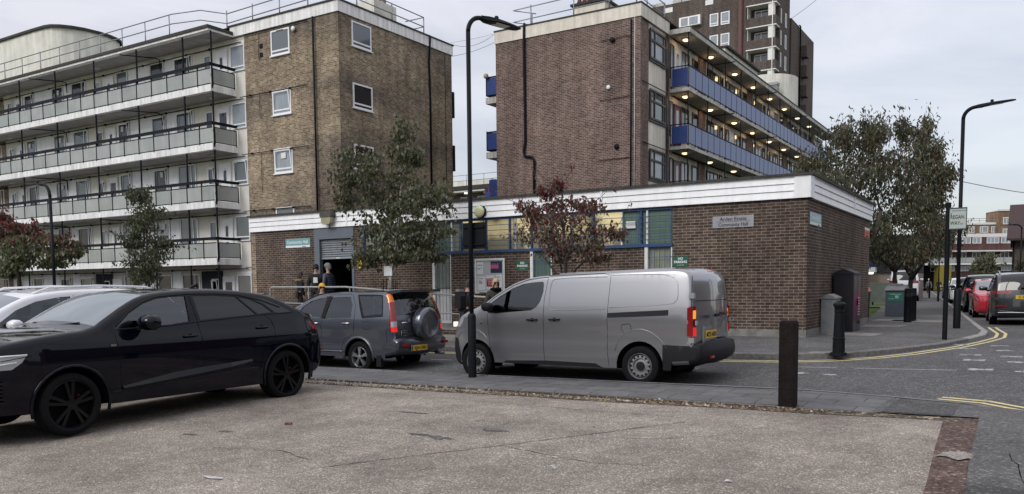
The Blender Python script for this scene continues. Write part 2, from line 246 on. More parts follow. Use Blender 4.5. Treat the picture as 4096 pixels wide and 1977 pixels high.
# ------------------------------------------------------------------ mesh helpers
def tag(o,label=None,cat=None,group=None,kind=None):
    if label: o['label']=label
    if cat: o['category']=cat
    if group: o['group']=group
    if kind: o['kind']=kind
    return o
def empty(name,loc=(0,0,0),rz=0,label=None,cat=None,group=None):
    o=bpy.data.objects.new(name,None); COL.objects.link(o); o.location=loc; o.rotation_euler=(0,0,rz); o.empty_display_size=.2
    return tag(o,label,cat,group)
class MB:
    def __init__(s): s.v=[]; s.f=[]; s.m=[]; s.k=0
    def mi(s,k): s.k=k; return s
    def quad(s,*p):
        i=len(s.v); s.v+=[tuple(q) for q in p]; s.f.append(tuple(range(i,i+len(p)))); s.m.append(s.k); return s
    def raw(s,vs,fs):
        i=len(s.v); s.v+=[tuple(q) for q in vs]; s.f+=[tuple(a+i for a in f) for f in fs]; s.m+=[s.k]*len(fs); return s
    def box(s,x0,x1,y0,y1,z0,z1):
        if x0>x1:x0,x1=x1,x0
        if y0>y1:y0,y1=y1,y0
        if z0>z1:z0,z1=z1,z0
        v=[(x,y,z) for z in (z0,z1) for y in (y0,y1) for x in (x0,x1)]
        return s.raw(v,[(0,2,3,1),(4,5,7,6),(0,1,5,4),(2,6,7,3),(0,4,6,2),(1,3,7,5)])
    def fbox(s,F,a0,a1,d0,d1,z0,z1):
        o,ex,en=F
        if a0>a1:a0,a1=a1,a0
        if d0>d1:d0,d1=d1,d0
        v=[tuple(o+ex*a+en*(-d)+Vector((0,0,z))) for z in (z0,z1) for d in (-d0,-d1) for a in (a0,a1)]
        v=[tuple(o+ex*a+en*d+Vector((0,0,z))) for z in (z0,z1) for d in (d1,d0) for a in (a0,a1)]
        return s.raw(v,[(0,2,3,1),(4,5,7,6),(0,1,5,4),(2,6,7,3),(0,4,6,2),(1,3,7,5)])
    def fquad(s,F,a0,a1,d,z0,z1):
        o,ex,en=F; P=lambda a,z:o+ex*a+en*d+Vector((0,0,z))
        return s.quad(P(a0,z0),P(a1,z0),P(a1,z1),P(a0,z1))
    def tube(s,pts,r,n=6,caps=True,close=False):
        pts=[Vector(p) for p in pts]; m=len(pts); rs=r if isinstance(r,(list,tuple)) else [r]*m; base=len(s.v); prev=None
        for i,p in enumerate(pts):
            if close: d=(pts[(i+1)%m]-pts[i-1])
            else: d=pts[min(i+1,m-1)]-pts[max(i-1,0)]
            d.normalize()
            if prev is None:
                u=d.cross(Vector((0,0,1)))
                if u.length<.05: u=d.cross(Vector((1,0,0)))
            else: u=prev-d*prev.dot(d)
            u.normalize(); w=d.cross(u); prev=u
            for k in range(n):
                a=2*PI*k/n; s.v.append(tuple(p+(u*math.cos(a)+w*math.sin(a))*rs[i]))
        for i in range(m if close else m-1):
            j=(i+1)%m
            for k in range(n):
                k2=(k+1)%n; s.f.append((base+i*n+k,base+i*n+k2,base+j*n+k2,base+j*n+k)); s.m.append(s.k)
        if caps and not close:
            s.f.append(tuple(base+k for k in reversed(range(n)))); s.m.append(s.k)
            s.f.append(tuple(base+(m-1)*n+k for k in range(n))); s.m.append(s.k)
        return s
    def lathe(s,prof,c=(0,0,0),axis='z',n=16,caps=True):
        """prof: [(r,h)] along axis"""
        base=len(s.v); c=Vector(c)
        for r,h in prof:
            for k in range(n):
                a=2*PI*k/n; x,y=r*math.cos(a),r*math.sin(a)
                q={'z':(x,y,h),'y':(y,h,x),'x':(h,x,y)}[axis]; s.v.append(tuple(c+Vector(q)))
        m=len(prof)
        for i in range(m-1):
            for k in range(n):
                k2=(k+1)%n; s.f.append((base+i*n+k,base+i*n+k2,base+(i+1)*n+k2,base+(i+1)*n+k)); s.m.append(s.k)
        if caps:
            s.f.append(tuple(base+k for k in reversed(range(n)))); s.m.append(s.k); s.f.append(tuple(base+(m-1)*n+k for k in range(n))); s.m.append(s.k)
        return s
    def prism(s,poly,F,d0,d1):
        """polygon of (a,z) in frame F, extruded from d0 to d1"""
        o,ex,en=F; n=len(poly)
        v=[tuple(o+ex*a+en*d+Vector((0,0,z))) for d in (d1,d0) for a,z in poly]
        return s.raw(v,[tuple(range(n)),tuple(reversed(range(n,2*n)))]+[(i,i+n,(i+1)%n+n,(i+1)%n) for i in range(n)])
    def build(s,name,mats,parent=None,smooth=False,kind=None,label=None,world=None,angle=None):
        if world is None: world=WORLD[0]
        me=bpy.data.meshes.new(name); me.from_pydata(s.v,[],s.f); ml=mats if isinstance(mats,(list,tuple)) else [mats]
        for q in ml: me.materials.append(M[q] if isinstance(q,str) else q)
        if len(ml)>1: me.polygons.foreach_set('material_index',s.m)
        if smooth:
            me.polygons.foreach_set('use_smooth',[True]*len(me.polygons))
            if angle: me.set_sharp_from_angle(angle=math.radians(angle))
        me.update(); o=bpy.data.objects.new(name,me); COL.objects.link(o)
        if parent is not None:
            o.parent=parent
            if world and parent.type=='EMPTY':
                o.matrix_parent_inverse=(Matrix.Translation(parent.location)@parent.rotation_euler.to_matrix().to_4x4()).inverted()
        if kind: o['kind']=kind
        if label: o['label']=label
        return o
def V3(*a): return Vector(a)
def FY(y): return (V3(0,y,0),V3(1,0,0),V3(0,-1,0))     # wall facing -y; a = world x
def FX(x): return (V3(x,0,0),V3(0,1,0),V3(1,0,0))      # wall facing +x; a = world y
def text(s,size,F,a,z,d,m,parent,align='LEFT',sx=1,name='lettering',ext=.002,bold=0):
    cu=bpy.data.curves.new('t','FONT'); cu.body=s; cu.size=size; cu.align_x=align; cu.extrude=ext; cu.offset=bold; cu.resolution_u=3
    t=bpy.data.objects.new('t',cu); COL.objects.link(t); dg=bpy.context.evaluated_depsgraph_get(); me=bpy.data.meshes.new_from_object(t.evaluated_get(dg))
    bpy.data.objects.remove(t); o,ex,en=F
    vs=[tuple(o+ex*(a+v.co.x*sx)+en*(d+v.co.z)+V3(0,0,z+v.co.y)) for v in me.vertices]; fs=[tuple(p.vertices) for p in me.polygons]
    b=MB(); b.raw(vs,fs); return b.build(name,m,parent)
def cdt(poly,holes=(),step=None,extra=()):
    """triangulate a polygon (x,y) with optional interior grid; returns verts2d, tris"""
    pts=[];edges=[]
    for lp in [poly]+list(holes)+list(extra):
        b=len(pts); n=len(lp); pts+=[Vector(p) for p in lp]; edges+=[(b+i,b+(i+1)%n) for i in range(n)]
    if step:
        xs=[p[0] for p in poly]; ys=[p[1] for p in poly]
        sxx,syy=(step if isinstance(step,tuple) else (step,step))
        nx=int((max(xs)-min(xs))/sxx)+1; ny=int((max(ys)-min(ys))/syy)+1
        for i in range(nx+1):
            for j in range(ny+1):
                p=(min(xs)+(i+.5)*sxx,min(ys)+(j+.5)*syy)
                if inside(p,poly): pts.append(Vector(p))
    r=geometry.delaunay_2d_cdt(pts,edges,[],0,1e-5)
    vs=r[0]; tr=[]
    for f in r[2]:
        c=[(vs[f[0]][k]+vs[f[1]][k]+vs[f[2]][k])/3 for k in (0,1)]
        if inside(c,poly) and not any(inside(c,h) for h in holes): tr.append((tuple(f),c))
    return vs,tr
def inside(p,poly):
    x,y=p; c=False; n=len(poly); j=n-1
    for i in range(n):
        xi,yi=poly[i];xj,yj=poly[j]
        if (yi>y)!=(yj>y) and x<(xj-xi)*(y-yi)/(yj-yi)+xi: c=not c
        j=i
    return c
def sheet(name,poly,zf,m,step=2.,parent=None,kind='structure',holes=()):
    vs,tr=cdt(poly,holes,step); b=MB()
    b.raw([(v[0],v[1],zf(v[0],v[1])) for v in vs],[t if ((vs[t[1]]-vs[t[0]]).cross(vs[t[2]]-vs[t[0]])>0) else t[::-1] for t,_ in tr])
    return b.build(name,m,parent,kind=kind,smooth=True)
# ------------------------------------------------------------------ terrain
def clamp(v,a,b): return max(a,min(b,v))
def Groad(x,y): return .055*clamp(y-12.7,-3,3.8)+.012*clamp(x+6,-40,8)+.03*clamp(y-16.5,0,3)
def Gstrip(x,y): t=clamp((x+2.4)/1.2,0,1); return Groad(x,12.65)+.11*(1-t)+.02*t-.008*(12.6-y)
def Gpark(x,y): return -.08+.032*(clamp(y,-8,8.8)-5.7)+.012*clamp(x+10,-30,14)
def Gpav(x,y):
    a=Groad(x,16.5)+.11; s=clamp((y-16.5)/3.5,0,1); t=clamp((x+9)/3,0,1); b=(a+.05)*(1-t)+.43*t
    b=b if y<20.4 else b+(.43-b)*clamp((y-20.4)/1,0,1)
    return a+(b-a)*s
sheet('ground',[(-900,-300),(600,-300),(600,1200),(-900,1200)],lambda x,y:-.55,'grass',60.)
KF=[(-70,16.45),(-13,16.45),(-5,16.4),(-4,16.5),(-3.3,16.8),(-2.7,17.4),(-2.2,18.2),(-1.55,19.6),(-1.15,21.5),(-.9,23.3),(-.9,25),(-1.5,31),(-2.76,43.9),(-8.2,97.5),(-13.5,149)]
KN=[(-70,12.6),(-2.7,12.62),(-1.5,12.8),(-.6,12.62),(0,12.1),(1.5,10.9),(4,9.2),(14,4.5)]
sheet('road',[(-70,12.4)]+[(x,y-.2) for x,y in KN[1:]]+[(14,40),(2,150),(-14,151),(-8.6,97.5),(-3.2,43.9),(-2,31),(-1.5,24),(-2.6,19.6),(-4,17.4),(-6,16.8),(-70,16.8)],Groad,'asphalt',(1.5,.6))
sheet('side_road_end',[(-30,149.5),(20,149.5),(25,190),(-40,190)],lambda x,y:.40,'asphalt',20.)
hallhole=None
sheet('pavement',[(x,y+.05) for x,y in KF[:4]]+[(x-.05,y+.04) for x,y in KF[4:]]+[(-18,149),(-12,97),(-8,60),(-4.9,31),(-4.9,29.5),(-8,26),(-70,26)],Gpav,'footway',(1.2,.7))
sheet('lawn',[(-24,29.6),(-4.85,29.6),(-4.8,31),(-7.6,60),(-10,80),(-24,80)],lambda x,y:.425,'grass',4.)
sheet('forecourt',[(-70,25.9),(-24,25.9),(-24,45),(-70,45)],lambda x,y:.22,'footway',6.)
sheet('strip_pavement',[(-70,10.95),(-1.45,10.95),(-1.50,12.7),(-2.7,12.5),(-70,12.47)],Gstrip,'slab',(1.5,.4))
sheet('edging_setts_row',[(-70,10.78),(-1.4,10.78),(-1.36,10.945),(-70,10.945)],lambda x,y:Gstrip(x,10.95)-.004,'setts',(2,.2))
def Gfoot(x,y):
    k=clamp((y-10.8)/1.8,0,1); return (Gpark(x,min(y,10.8))+.022)*(1-k)+(Gstrip(x,12.6)-.004)*k
sheet('near_footway',[(-1.6,10.8),(-.45,10.8),(-.40,8),(-.3,5),(0,-26),(14,-26),(14,4.35),(4,9.05),(1.5,10.77),(0,12.05),(-.6,12.57),(-1.6,12.62)],lambda x,y:Gfoot(x,y),'footway',(.5,.5))
sheet('footway_patch',[(-1.5,10.85),(-.72,10.85),(-.74,12.2),(-1.3,12.5),(-1.5,12.55)],lambda x,y:Gfoot(x,y)+.005,'footway2',(.3,.3))
sheet('footway_trench_patch',[(-.38,7.4),(.1,7.3),(.35,6.9),(.4,5),(-.1,4.8),(-.33,6)],lambda x,y:Gfoot(x,y)+.005,'footway2',(.3,.3))
sheet('parking_lot',[(-70,-26),(-.62,-26),(-.62,5),(-.66,7.34),(-.72,8.7),(-.80,10.62),(-70,10.62)],Gpark,'parking',(2,1.))
sheet('red_brick_strip',[(-.62,-8),(.3,-8),(.0,5),(-.15,8),(-.2,10.98),(-.80,10.98),(-.80,10.62),(-.72,8.7),(-.66,7.34),(-.62,5)],lambda x,y:Gpark(x,y)+.004+.02*math.sin(x*9)*math.sin(y*5)*.3,'redstrip',(.2,.4))
sheet('gutter',[(-70,10.45),(-20,10.5),(-11,10.55),(-8,10.45),(-6.5,10.5),(-5,10.42),(-3.2,10.5),(-2.3,10.45),(-1.1,10.55),(-.6,10.5),(-.6,10.80),(-70,10.80)],lambda x,y:Gpark(x,10.6)+.006+.5*max(0,y-10.6)*max(0,(Gstrip(x,10.95)-Gpark(x,10.6))),'soil',(.5,.12))
# kerbs
def kerb(name,line,zf,m,w=.14,h=.14,side=1):
    b=MB(); n=len(line); P=[]
    pts=[]
    for i in range(n-1):
        a=Vector(line[i]);c=Vector(line[i+1]); k=max(1,int((c-a).length/.9)); pts+=[a.lerp(c,j/k) for j in range(k)]
    pts.append(Vector(line[-1]))
    for i,p in enumerate(pts):
        d=(pts[min(i+1,len(pts)-1)]-pts[max(i-1,0)]).normalized(); nn=Vector((-d.y,d.x))*side; P.append((p,p+nn*w))
    for i in range(len(P)-1):
        (a,a2),(c,c2)=P[i],P[i+1]
        za,zc=zf(a.x,a.y)+.008+random.uniform(-.004,.004),zf(c.x,c.y)+.008
        g=.03
        A=(a.x,a.y,za-h);B=(c.x,c.y,zc-h);A1=(a.x,a.y,za-.02);B1=(c.x,c.y,zc-.02)
        b.quad(A,B,B1,A1) ; b.quad(A1,B1,(c.x+(c2.x-c.x)*.15,c.y+(c2.y-c.y)*.15,zc),(a.x+(a2.x-a.x)*.15,a.y+(a2.y-a.y)*.15,za))
        b.quad((a.x+(a2.x-a.x)*.15,a.y+(a2.y-a.y)*.15,za),(c.x+(c2.x-c.x)*.15,c.y+(c2.y-c.y)*.15,zc),(c2.x,c2.y,zc),(a2.x,a2.y,za))
    return b.build(name,m,kind='structure')
kerb('kerb',KF[:9],lambda x,y:Gpav(x,y)+.003,'kerb',h=.20)
kerb('kerb',KF[8:],lambda x,y:Gpav(x,y)+.003,'kerbpale',h=.22,w=.16)
kerb('kerb',KN,lambda x,y:Gstrip(x,12.6),'kerb',h=.14,side=-1)
# painted lines lying on the road
def ribbon(name,line,w,zf,m,broken=None,off=0):
    b=MB(); pts=[]
    for i in range(len(line)-1):
        a=Vector(line[i]);c=Vector(line[i+1]); k=max(1,int((c-a).length/.5)); pts+=[a.lerp(c,j/k) for j in range(k)]
    pts.append(Vector(line[-1])); Q=[]
    for i,p in enumerate(pts):
        d=(pts[min(i+1,len(pts)-1)]-pts[max(i-1,0)]).normalized(); nn=Vector((d.y,-d.x)); q=p+nn*off; e=random.uniform(-.006,.006)
        Q.append((q-nn*(w/2+e),q+nn*(w/2-e)))
    for i in range(len(Q)-1):
        a,a2=Q[i];c,c2=Q[i+1]; b.quad(*[(p.x,p.y,zf(p.x,p.y)+.005) for p in (a2,c2,c,a)])
    return b.build(name,m,kind='structure')
yl=KF[:11]+[(-1.25,28.6)]
ribbon('yellow_line',yl,.075,Groad,'yellow',off=.22); ribbon('yellow_line',yl[:-1]+[(-1.25,28.6)],.075,Groad,'yellow',off=.40)
ribbon('yellow_line',[(-.95,28.55),(-.55,28.75)],.09,Groad,'yellow')
for o in (-.2,-.36): ribbon('yellow_line',[(-1.1,12.75),(-.6,12.62),(0,12.1),(1.5,10.9),(4,9.2)],.075,Groad,'yellow',off=o)
ribbon('white_line',[(-3.9,15.55),(-2.9,15.6)],.04,Groad,'white'); ribbon('white_line',[(-2.6,15.62),(-1.0,15.75)],.04,Groad,'white')
ribbon('white_line',[(-16.5,14.9),(-15.6,14.9)],.06,Groad,'white')
for k in range(8): ribbon('white_line',[(-13.9+1.15*k,15.0),(-13.3+1.15*k,15.0)],.06,Groad,'white')
b=MB()
for (x,y,w,l) in ((-1.25,20.4,.34,.30),(-1.08,19.3,.36,.26),(-.93,18.1,.36,.24),(-.82,17.2,.34,.28),(-.66,15.9,.36,.22),(-.50,20.2,.34,.28),(-.38,19.0,.30,.24),(-.25,17.9,.36,.28),(-.13,17.0,.34,.22),(-.02,15.8,.3,.2)):
    for q in range(5):
        for h_ in range(3):
            if random.random()<.22: continue
            y0=y+(q-2)*l/5; x0_=x+(h_-1)*w/3; e=random.uniform(-.03,.03); f_=random.uniform(-.012,.012)
            b.quad(*[(px,py,Groad(px,py)+.005) for px,py in ((x0_-w/6+e,y0-l/11+f_),(x0_+w/6,y0-l/11-f_),(x0_+w/6+e*.6,y0+l/11+f_),(x0_-w/6,y0+l/11))])
b.build('worn_lettering_marking','white',kind='structure')
def blob(name,cx,cy,rx,ry,zf,m,seed=0,n=22,jag=.35,dz=.005):
    rr=random.Random(seed); b=MB(); P=[]
    for i in range(n):
        a=2*PI*i/n; r=1+rr.uniform(-jag,jag); P.append((cx+rx*r*math.cos(a),cy+ry*r*math.sin(a)))
    P=[(x,y,zf(x,y)+dz) for x,y in P]; c=(cx,cy,zf(cx,cy)+dz)
    for i in range(n): b.quad(c,P[i],P[(i+1)%n])
    return b.build(name,m,kind='structure')
blob('road_patch',-3.35,14.85,.10,.07,Groad,'white',2,jag=.5); blob('road_patch',-2.85,14.8,.11,.06,Groad,'white',3,jag=.6)
blob('stain',-5.2,7.9,.22,.05,Gpark,'stain',4,jag=.5); blob('stain',-5.9,7.35,.13,.04,Gpark,'stain',5,jag=.6); blob('stain',-5.55,7.3,.16,.06,Gpark,'stain',15,jag=.6); blob('stain',-6.9,8.5,.22,.035,Gpark,'stain',6,jag=.5)
blob('stain',-8.55,6.3,.14,.03,Gpark,'stain',16,jag=.6); blob('stain',-8.3,6.6,.10,.03,Gpark,'stain',17,jag=.6)
blob('mortar_patch',-.52,8.45,.16,.17,lambda x,y:Gpark(x,y)+.012,'patch',7,jag=.3)
blob('bollard_base_patch',-3.28,16.93,.42,.17,lambda x,y:Gpav(x,y)+.002,'patch',8,jag=.18)
for (x0,x1,y0,y1) in ((-4.3,-3.2,21.6,22.9),(-4.3,-3.2,26.2,27.8),(-4.0,-2.4,30.0,31.6),(-4.6,-3.3,30.6,32.2)):
    sheet('paving_slab',[(x0,y0),(x1,y0),(x1+.1,y1),(x0,y1)],lambda x,y:Gpav(x,y)+.006,'slab2',.5)
# tar seams and cracks in the parking lot
def crack(line,w,seed,zf=Gpark,name='crack'):
    rr=random.Random(seed); pts=[]
    for i in range(len(line)-1):
        a=Vector(line[i]);c=Vector(line[i+1]); k=max(1,int((c-a).length/.12)); pts+=[a.lerp(c,j/k)+Vector((rr.uniform(-.018,.018),rr.uniform(-.018,.018))) for j in range(k)]
    b=MB(); prev=None
    for i in range(len(pts)-1):
        d=(pts[i+1]-pts[i]).normalized(); nn=Vector((-d.y,d.x))*w*rr.uniform(.25,1.0); q=[pts[i]-nn,pts[i]+nn]
        if prev: b.quad(*[(p.x,p.y,zf(p.x,p.y)+.004) for p in (prev[0],q[0],q[1],prev[1])])
        prev=q
    b.build(name,'stain' if w>.006 else 'black',kind='structure')
crack([(-11,9.95),(-8,9.9),(-5.5,9.65),(-3.4,9.5)],.008,1)
crack([(-3.4,9.2),(-4.0,8.2),(-4.7,7.2),(-5.5,6.1),(-6,5.4)],.012,2)
crack([(-4.6,7.2),(-3.5,6.9),(-2.6,7.1)],.005,3); crack([(-7.6,5.9),(-6.8,6.1),(-5.9,5.8)],.006,4); crack([(-4.0,7.9),(-3.2,8.2),(-2.6,8.7)],.005,5)
crack([(-.1,8.6),(.02,7.6),(.1,6.4)],.006,8,Gfoot); crack([(-7.4,8.9),(-6.3,9.0)],.004,9)
# edging and scraps of dry grass, leaves and grit in the gutter: uncountable
b=MB(); rr=random.Random(5)
for i in range(1500):
    x=-11.5+9.4*rr.random()**.9; y=10.62+rr.gauss(0,.075); z=Gpark(x,10.6)+.012
    h=rr.choice([.004,.006,.02,.03]); a=rr.random()*6.28; s=rr.uniform(.008,.03); dx,dy=s*math.cos(a),s*math.sin(a)
    b.mi(rr.choice([0,1,1,1,0,1,2])); s*=.8; b.quad((x-dx,y-dy,z),(x+dx,y+dy,z),(x+dx*.3+dy*.3,y+dy*.3-dx*.3,z+h))
b.build('gutter_litter',[mat('dry_grass_scrap',(.32,.24,.13),.9),mat('brown_leaf_scrap',(.12,.075,.04),.9),mat('pale_grit',(.55,.52,.46),.9)],kind='stuff')
b=MB(); rr=random.Random(6)
for i in range(9000):
    x=-9.5+4.7*rr.random(); y=31.2+14*rr.random()**1.6
    if x>-4.9-(y-31)*.1: continue
    a=rr.random()*6.28; h=rr.uniform(.04,.11); b.quad((x,y,.42),(x+.03*math.cos(a),y+.03*math.sin(a),.42),(x+rr.uniform(-.03,.03),y+.02,.42+h))
b.build('grass','gblade',kind='stuff')

# ------------------------------------------------------------------ building kit
def window(F,a0,a1,z0,z1,parent,glass='glass',frame='upvc',bars=(),trans=(),fw=.06,d=0.,dep=.05,sill=False,open_=False):
    b=MB(); f=lambda *q:b.fbox(F,*q)
    f(a0,a1,d,d+dep,z0,z0+fw); f(a0,a1,d,d+dep,z1-fw,z1); f(a0,a0+fw,d,d+dep,z0+fw,z1-fw); f(a1-fw,a1,d,d+dep,z0+fw,z1-fw)
    for t in bars: f(t-fw*.4,t+fw*.4,d+.002,d+dep-.004,z0+fw,z1-fw)
    for t in trans: f(a0+fw,a1-fw,d+.004,d+dep-.002,t-fw*.5,t+fw*.5)
    if sill: f(a0-.05,a1+.05,d,d+dep+.05,z0-.05,z0-.002)
    if open_:
        k=.09; zt=z1-fw; P=F[0]
        # bottom-hung sash tipped outward at the top
        o,ex,en=F
        def pp(a,dd,z): return o+ex*a+en*dd+V3(0,0,z)
        za=trans[0] if trans else z0+fw
        for (s0,s1) in ((a0+fw,a0+fw+.05),(a1-fw-.05,a1-fw)):
            b.quad(pp(s0,d+dep+.005,za),pp(s1,d+dep+.005,za),pp(s1,d+dep+k,zt-.03),pp(s0,d+dep+k,zt-.03))
        b.quad(pp(a0+fw,d+dep+k-.01,zt-.08),pp(a1-fw,d+dep+k-.01,zt-.08),pp(a1-fw,d+dep+k,zt-.02),pp(a0+fw,d+dep+k,zt-.02))
    w=b.build('window',frame,parent)
    p=MB(); p.fquad(F,a0+fw*.8,a1-fw*.8,d+.012,z0+fw*.8,z1-fw*.8); p.build('pane',glass,w)
    return w
def door(F,a0,a1,z0,z1,parent,col='upvc',frame='upvc',lite=None,glass='glassd',num=None,letter=True):
    b=MB(); f=lambda *q:b.fbox(F,*q); t=.06
    f(a0,a0+t,0,.06,z0,z1); f(a1-t,a1,0,.06,z0,z1); f(a0+t,a1-t,0,.06,z1-t,z1); f(a0+t,a1-t,.001,.035,z0,z1-t)
    dd=b.build('door',col,parent)
    if lite:
        p=MB(); p.fbox(F,*lite[:2],.036,.04,*lite[2:]); p.build('pane',glass,dd)
    if letter: p=MB(); p.fbox(F,(a0+a1)/2-.10,(a0+a1)/2+.10,.036,.045,z0+.95,z0+.99); p.build('letter_plate','chrome',dd)
    if num: text(num,.16,F,(a0+a1)/2,z1-.42,.045,'black',dd,'CENTER',name='number')
    return dd
def pipe(line,r,parent,m='iron',name='pipe',n=6): b=MB(); b.tube(line,r,n); return b.build(name,m,parent,smooth=True)
def railing(lines,posts,r,parent,m='galv',name='roof_railing'):
    b=MB()
    for l in lines: b.tube(l,r,6)
    for p,h in posts: b.tube([p,(p[0],p[1],p[2]+h)],r*1.1,6)
    return b.build(name,m,parent,smooth=True)
# ================================================================== community hall
HX0,HX1,HY0,HY1=-23.9,-4.53,20.46,29.4
FH=FY(HY0); FS=FX(HX1)
hall=empty('community_hall',((HX0+HX1)/2,HY0,.4),0,'single-storey dark brick community hall with white boarded fascia and blue barred windows','hall')
b=MB(); f=lambda *q:b.fbox(FH,*q)
ZT=3.74; D=-.3
f(HX0+.2,-20.74,D,0,.6,ZT); f(-18.94,-18.55,D,0,.6,ZT); f(-7.90,HX1,D,0,.6,ZT)
f(-18.55,-15.70,D,0,.6,2.78); f(-15.0,-12.18,D,0,.6,2.72); f(-11.48,-8.66,D,0,.6,2.70)
b.box(HX1-.3,HX1,HY0+.301,HY1,.6,ZT); b.box(HX0,HX0+.3,HY0+.301,HY1,.6,ZT); b.box(HX0+.3,HX1-.3,HY1-.3,HY1,.6,ZT)
b.build('wall','hallbrick',hall)
b=MB(); b.fbox(FH,HX0,-20.80,D,.012,.3,.61); b.fbox(FH,-18.9,HX1+.012,D,.012,.3,.61); b.box(HX1-.3,HX1+.012,HY0+.3,HY1,.3,.61); b.build('plinth','plinth',hall)
b=MB(); b.fbox(FH,HX0,HX0+.2,D,.004,.4,3.74); b.build('end_pier','tanbrick',hall)
b=MB()  # fascia: three lapped boards with a cover strip at joints
def fascia(F,a0,a1,z0,z1,n=4,joints=()):
    h=(z1-z0)/n
    for i in range(n):
        o,ex,en=F; zz=z0+i*h
        P=lambda a,d,z:o+ex*a+en*d+V3(0,0,z)
        b.quad(P(a0,.075,zz),P(a1,.075,zz),P(a1,.052,zz+h*.86),P(a0,.052,zz+h*.86)); b.quad(P(a0,.052,zz+h*.86),P(a1,.052,zz+h*.86),P(a1,.038,zz+h*.88),P(a0,.038,zz+h*.88)); b.quad(P(a0,.038,zz+h*.88),P(a1,.038,zz+h*.88),P(a1,.038,zz+h),P(a0,.038,zz+h)); b.quad(P(a0,.038,zz+h),P(a1,.038,zz+h),P(a1,.075,zz+h+.001),P(a0,.075,zz+h+.001))
    b.fbox(F,a0,a1,-.3,.037,z0,z1); b.fbox(F,a0,a1,-.3,.074,z0-.01,z0-.001)
    for j in joints: b.fbox(F,j-.03,j+.03,.03,.085,z0-.004,z1)
fascia(FH,HX0-.03,HX1+.09,3.76,4.27,3,(-19.2,-15.2,-9.9,HX1+.05))
fascia(FS,HY0-.08,HY1+.1,3.76,4.27,3,(HY0-.045,26.2))
b.box(HX0-.03,HX0+.3,HY0+.3,HY1,3.76,4.27)
b.build('fascia','clad',hall)
b=MB(); b.box(HX0-.08,HX1+.13,HY0-.12,HY1+.14,4.275,4.335); b.build('roof','roofedge',hall)
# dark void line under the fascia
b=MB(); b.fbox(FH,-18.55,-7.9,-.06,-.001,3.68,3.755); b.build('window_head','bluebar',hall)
# glazed band
BZ0,BZ1=2.80,3.68; bandx=[(-18.55,-17.45,'glasspale'),(-17.45,-16.6,'glasspale'),(-16.6,-15.73,'glasspale'),(-15.73,-15.0,'glassgreen'),(-15.0,-14.64,'glasspale'),(-14.64,-13.75,'lit1'),(-13.75,-12.92,'lit2'),(-12.92,-12.72,'lit2'),(-12.72,-12.18,'lit1'),(-12.18,-11.5,'lit2'),(-11.5,-10.9,'lit1'),(-10.9,-10.2,'lit2'),(-10.2,-9.36,'lit1'),(-9.36,-8.8,'glassgreen'),(-8.8,-8.63,'glassgreen'),(-8.63,-7.9,'glassgreen')]
def litmat(name,s,c=(1,.82,.42),th=(.42,.68)):
    m,t,bb=_mat(name); bb.inputs['Base Color'].default_value=(.22,.215,.15,1); bb.inputs['Roughness'].default_value=.25
    tc=N(t,'ShaderNodeTexCoord'); n=N(t,'ShaderNodeTexNoise'); n.inputs['Scale'].default_value=1.6; n.inputs['Detail'].default_value=2; L(t,tc.outputs['Object'],n.inputs[0])
    n2=N(t,'ShaderNodeTexNoise'); n2.inputs['Scale'].default_value=38; n2.inputs['Detail'].default_value=3; L(t,tc.outputs['Object'],n2.inputs[0])
    sp=N(t,'ShaderNodeSeparateXYZ'); L(t,tc.outputs['Object'],sp.inputs[0])
    gz=N(t,'ShaderNodeMapRange'); gz.inputs[1].default_value=2.95; gz.inputs[2].default_value=3.25; gz.inputs[3].default_value=-.22; gz.inputs[4].default_value=.05; L(t,sp.outputs[2],gz.inputs[0])
    a=N(t,'ShaderNodeMath',operation='MULTIPLY_ADD'); a.inputs[1].default_value=.35; L(t,n2.outputs[0],a.inputs[0]); L(t,n.outputs[0],a.inputs[2])
    a2=N(t,'ShaderNodeMath',operation='ADD'); L(t,a.outputs[0],a2.inputs[0]); L(t,gz.outputs[0],a2.inputs[1])
    r=N(t,'ShaderNodeMapRange'); r.inputs[1].default_value=th[0]+.16; r.inputs[2].default_value=th[1]+.12; r.inputs[3].default_value=.03; r.inputs[4].default_value=s; L(t,a2.outputs[0],r.inputs[0])
    bb.inputs['Emission Color'].default_value=(*c,1); L(t,r.outputs[0],bb.inputs['Emission Strength']); return m
M['lit1']=litmat('lit_obscure_glass',.62); M['lit2']=litmat('dim_lit_obscure_glass',.30,(1,.80,.40))
for i,(a0,a1,g) in enumerate(bandx):
    b=MB(); w=.03; d0,d1=-.10,-.02
    fr='white2' if i in (3,4,8,13,15,1) else 'bluebar'
    b.fbox(FH,a0,a0+w*1.5,d0,d1+.012,BZ0,BZ1)
    o=b.build('window_mullion',fr,hall)
    b=MB(); b.fquad(FH,a0+w*1.5,a1,-.08,BZ0,BZ1); b.build('pane',g,o)
b=MB(); b.fbox(FH,-18.56,-7.88,-.12,.045,2.72,2.80); b.build('window_sill','bluebar',hall)
b=MB()
for k in range(5): zz=2.92+k*.15; b.tube([(-18.5,HY0-.03,zz),(-7.9,HY0-.03,zz)],.009,5)
for x in (-18.52,-17.0,-15.4,-14.64,-13.75,-12.7,-11.3,-10.2,-8.82,-7.92): b.tube([(x,HY0-.04,2.72),(x,HY0-.04,3.70)],.011,5)
b.build('security_bars','bluebar',hall)
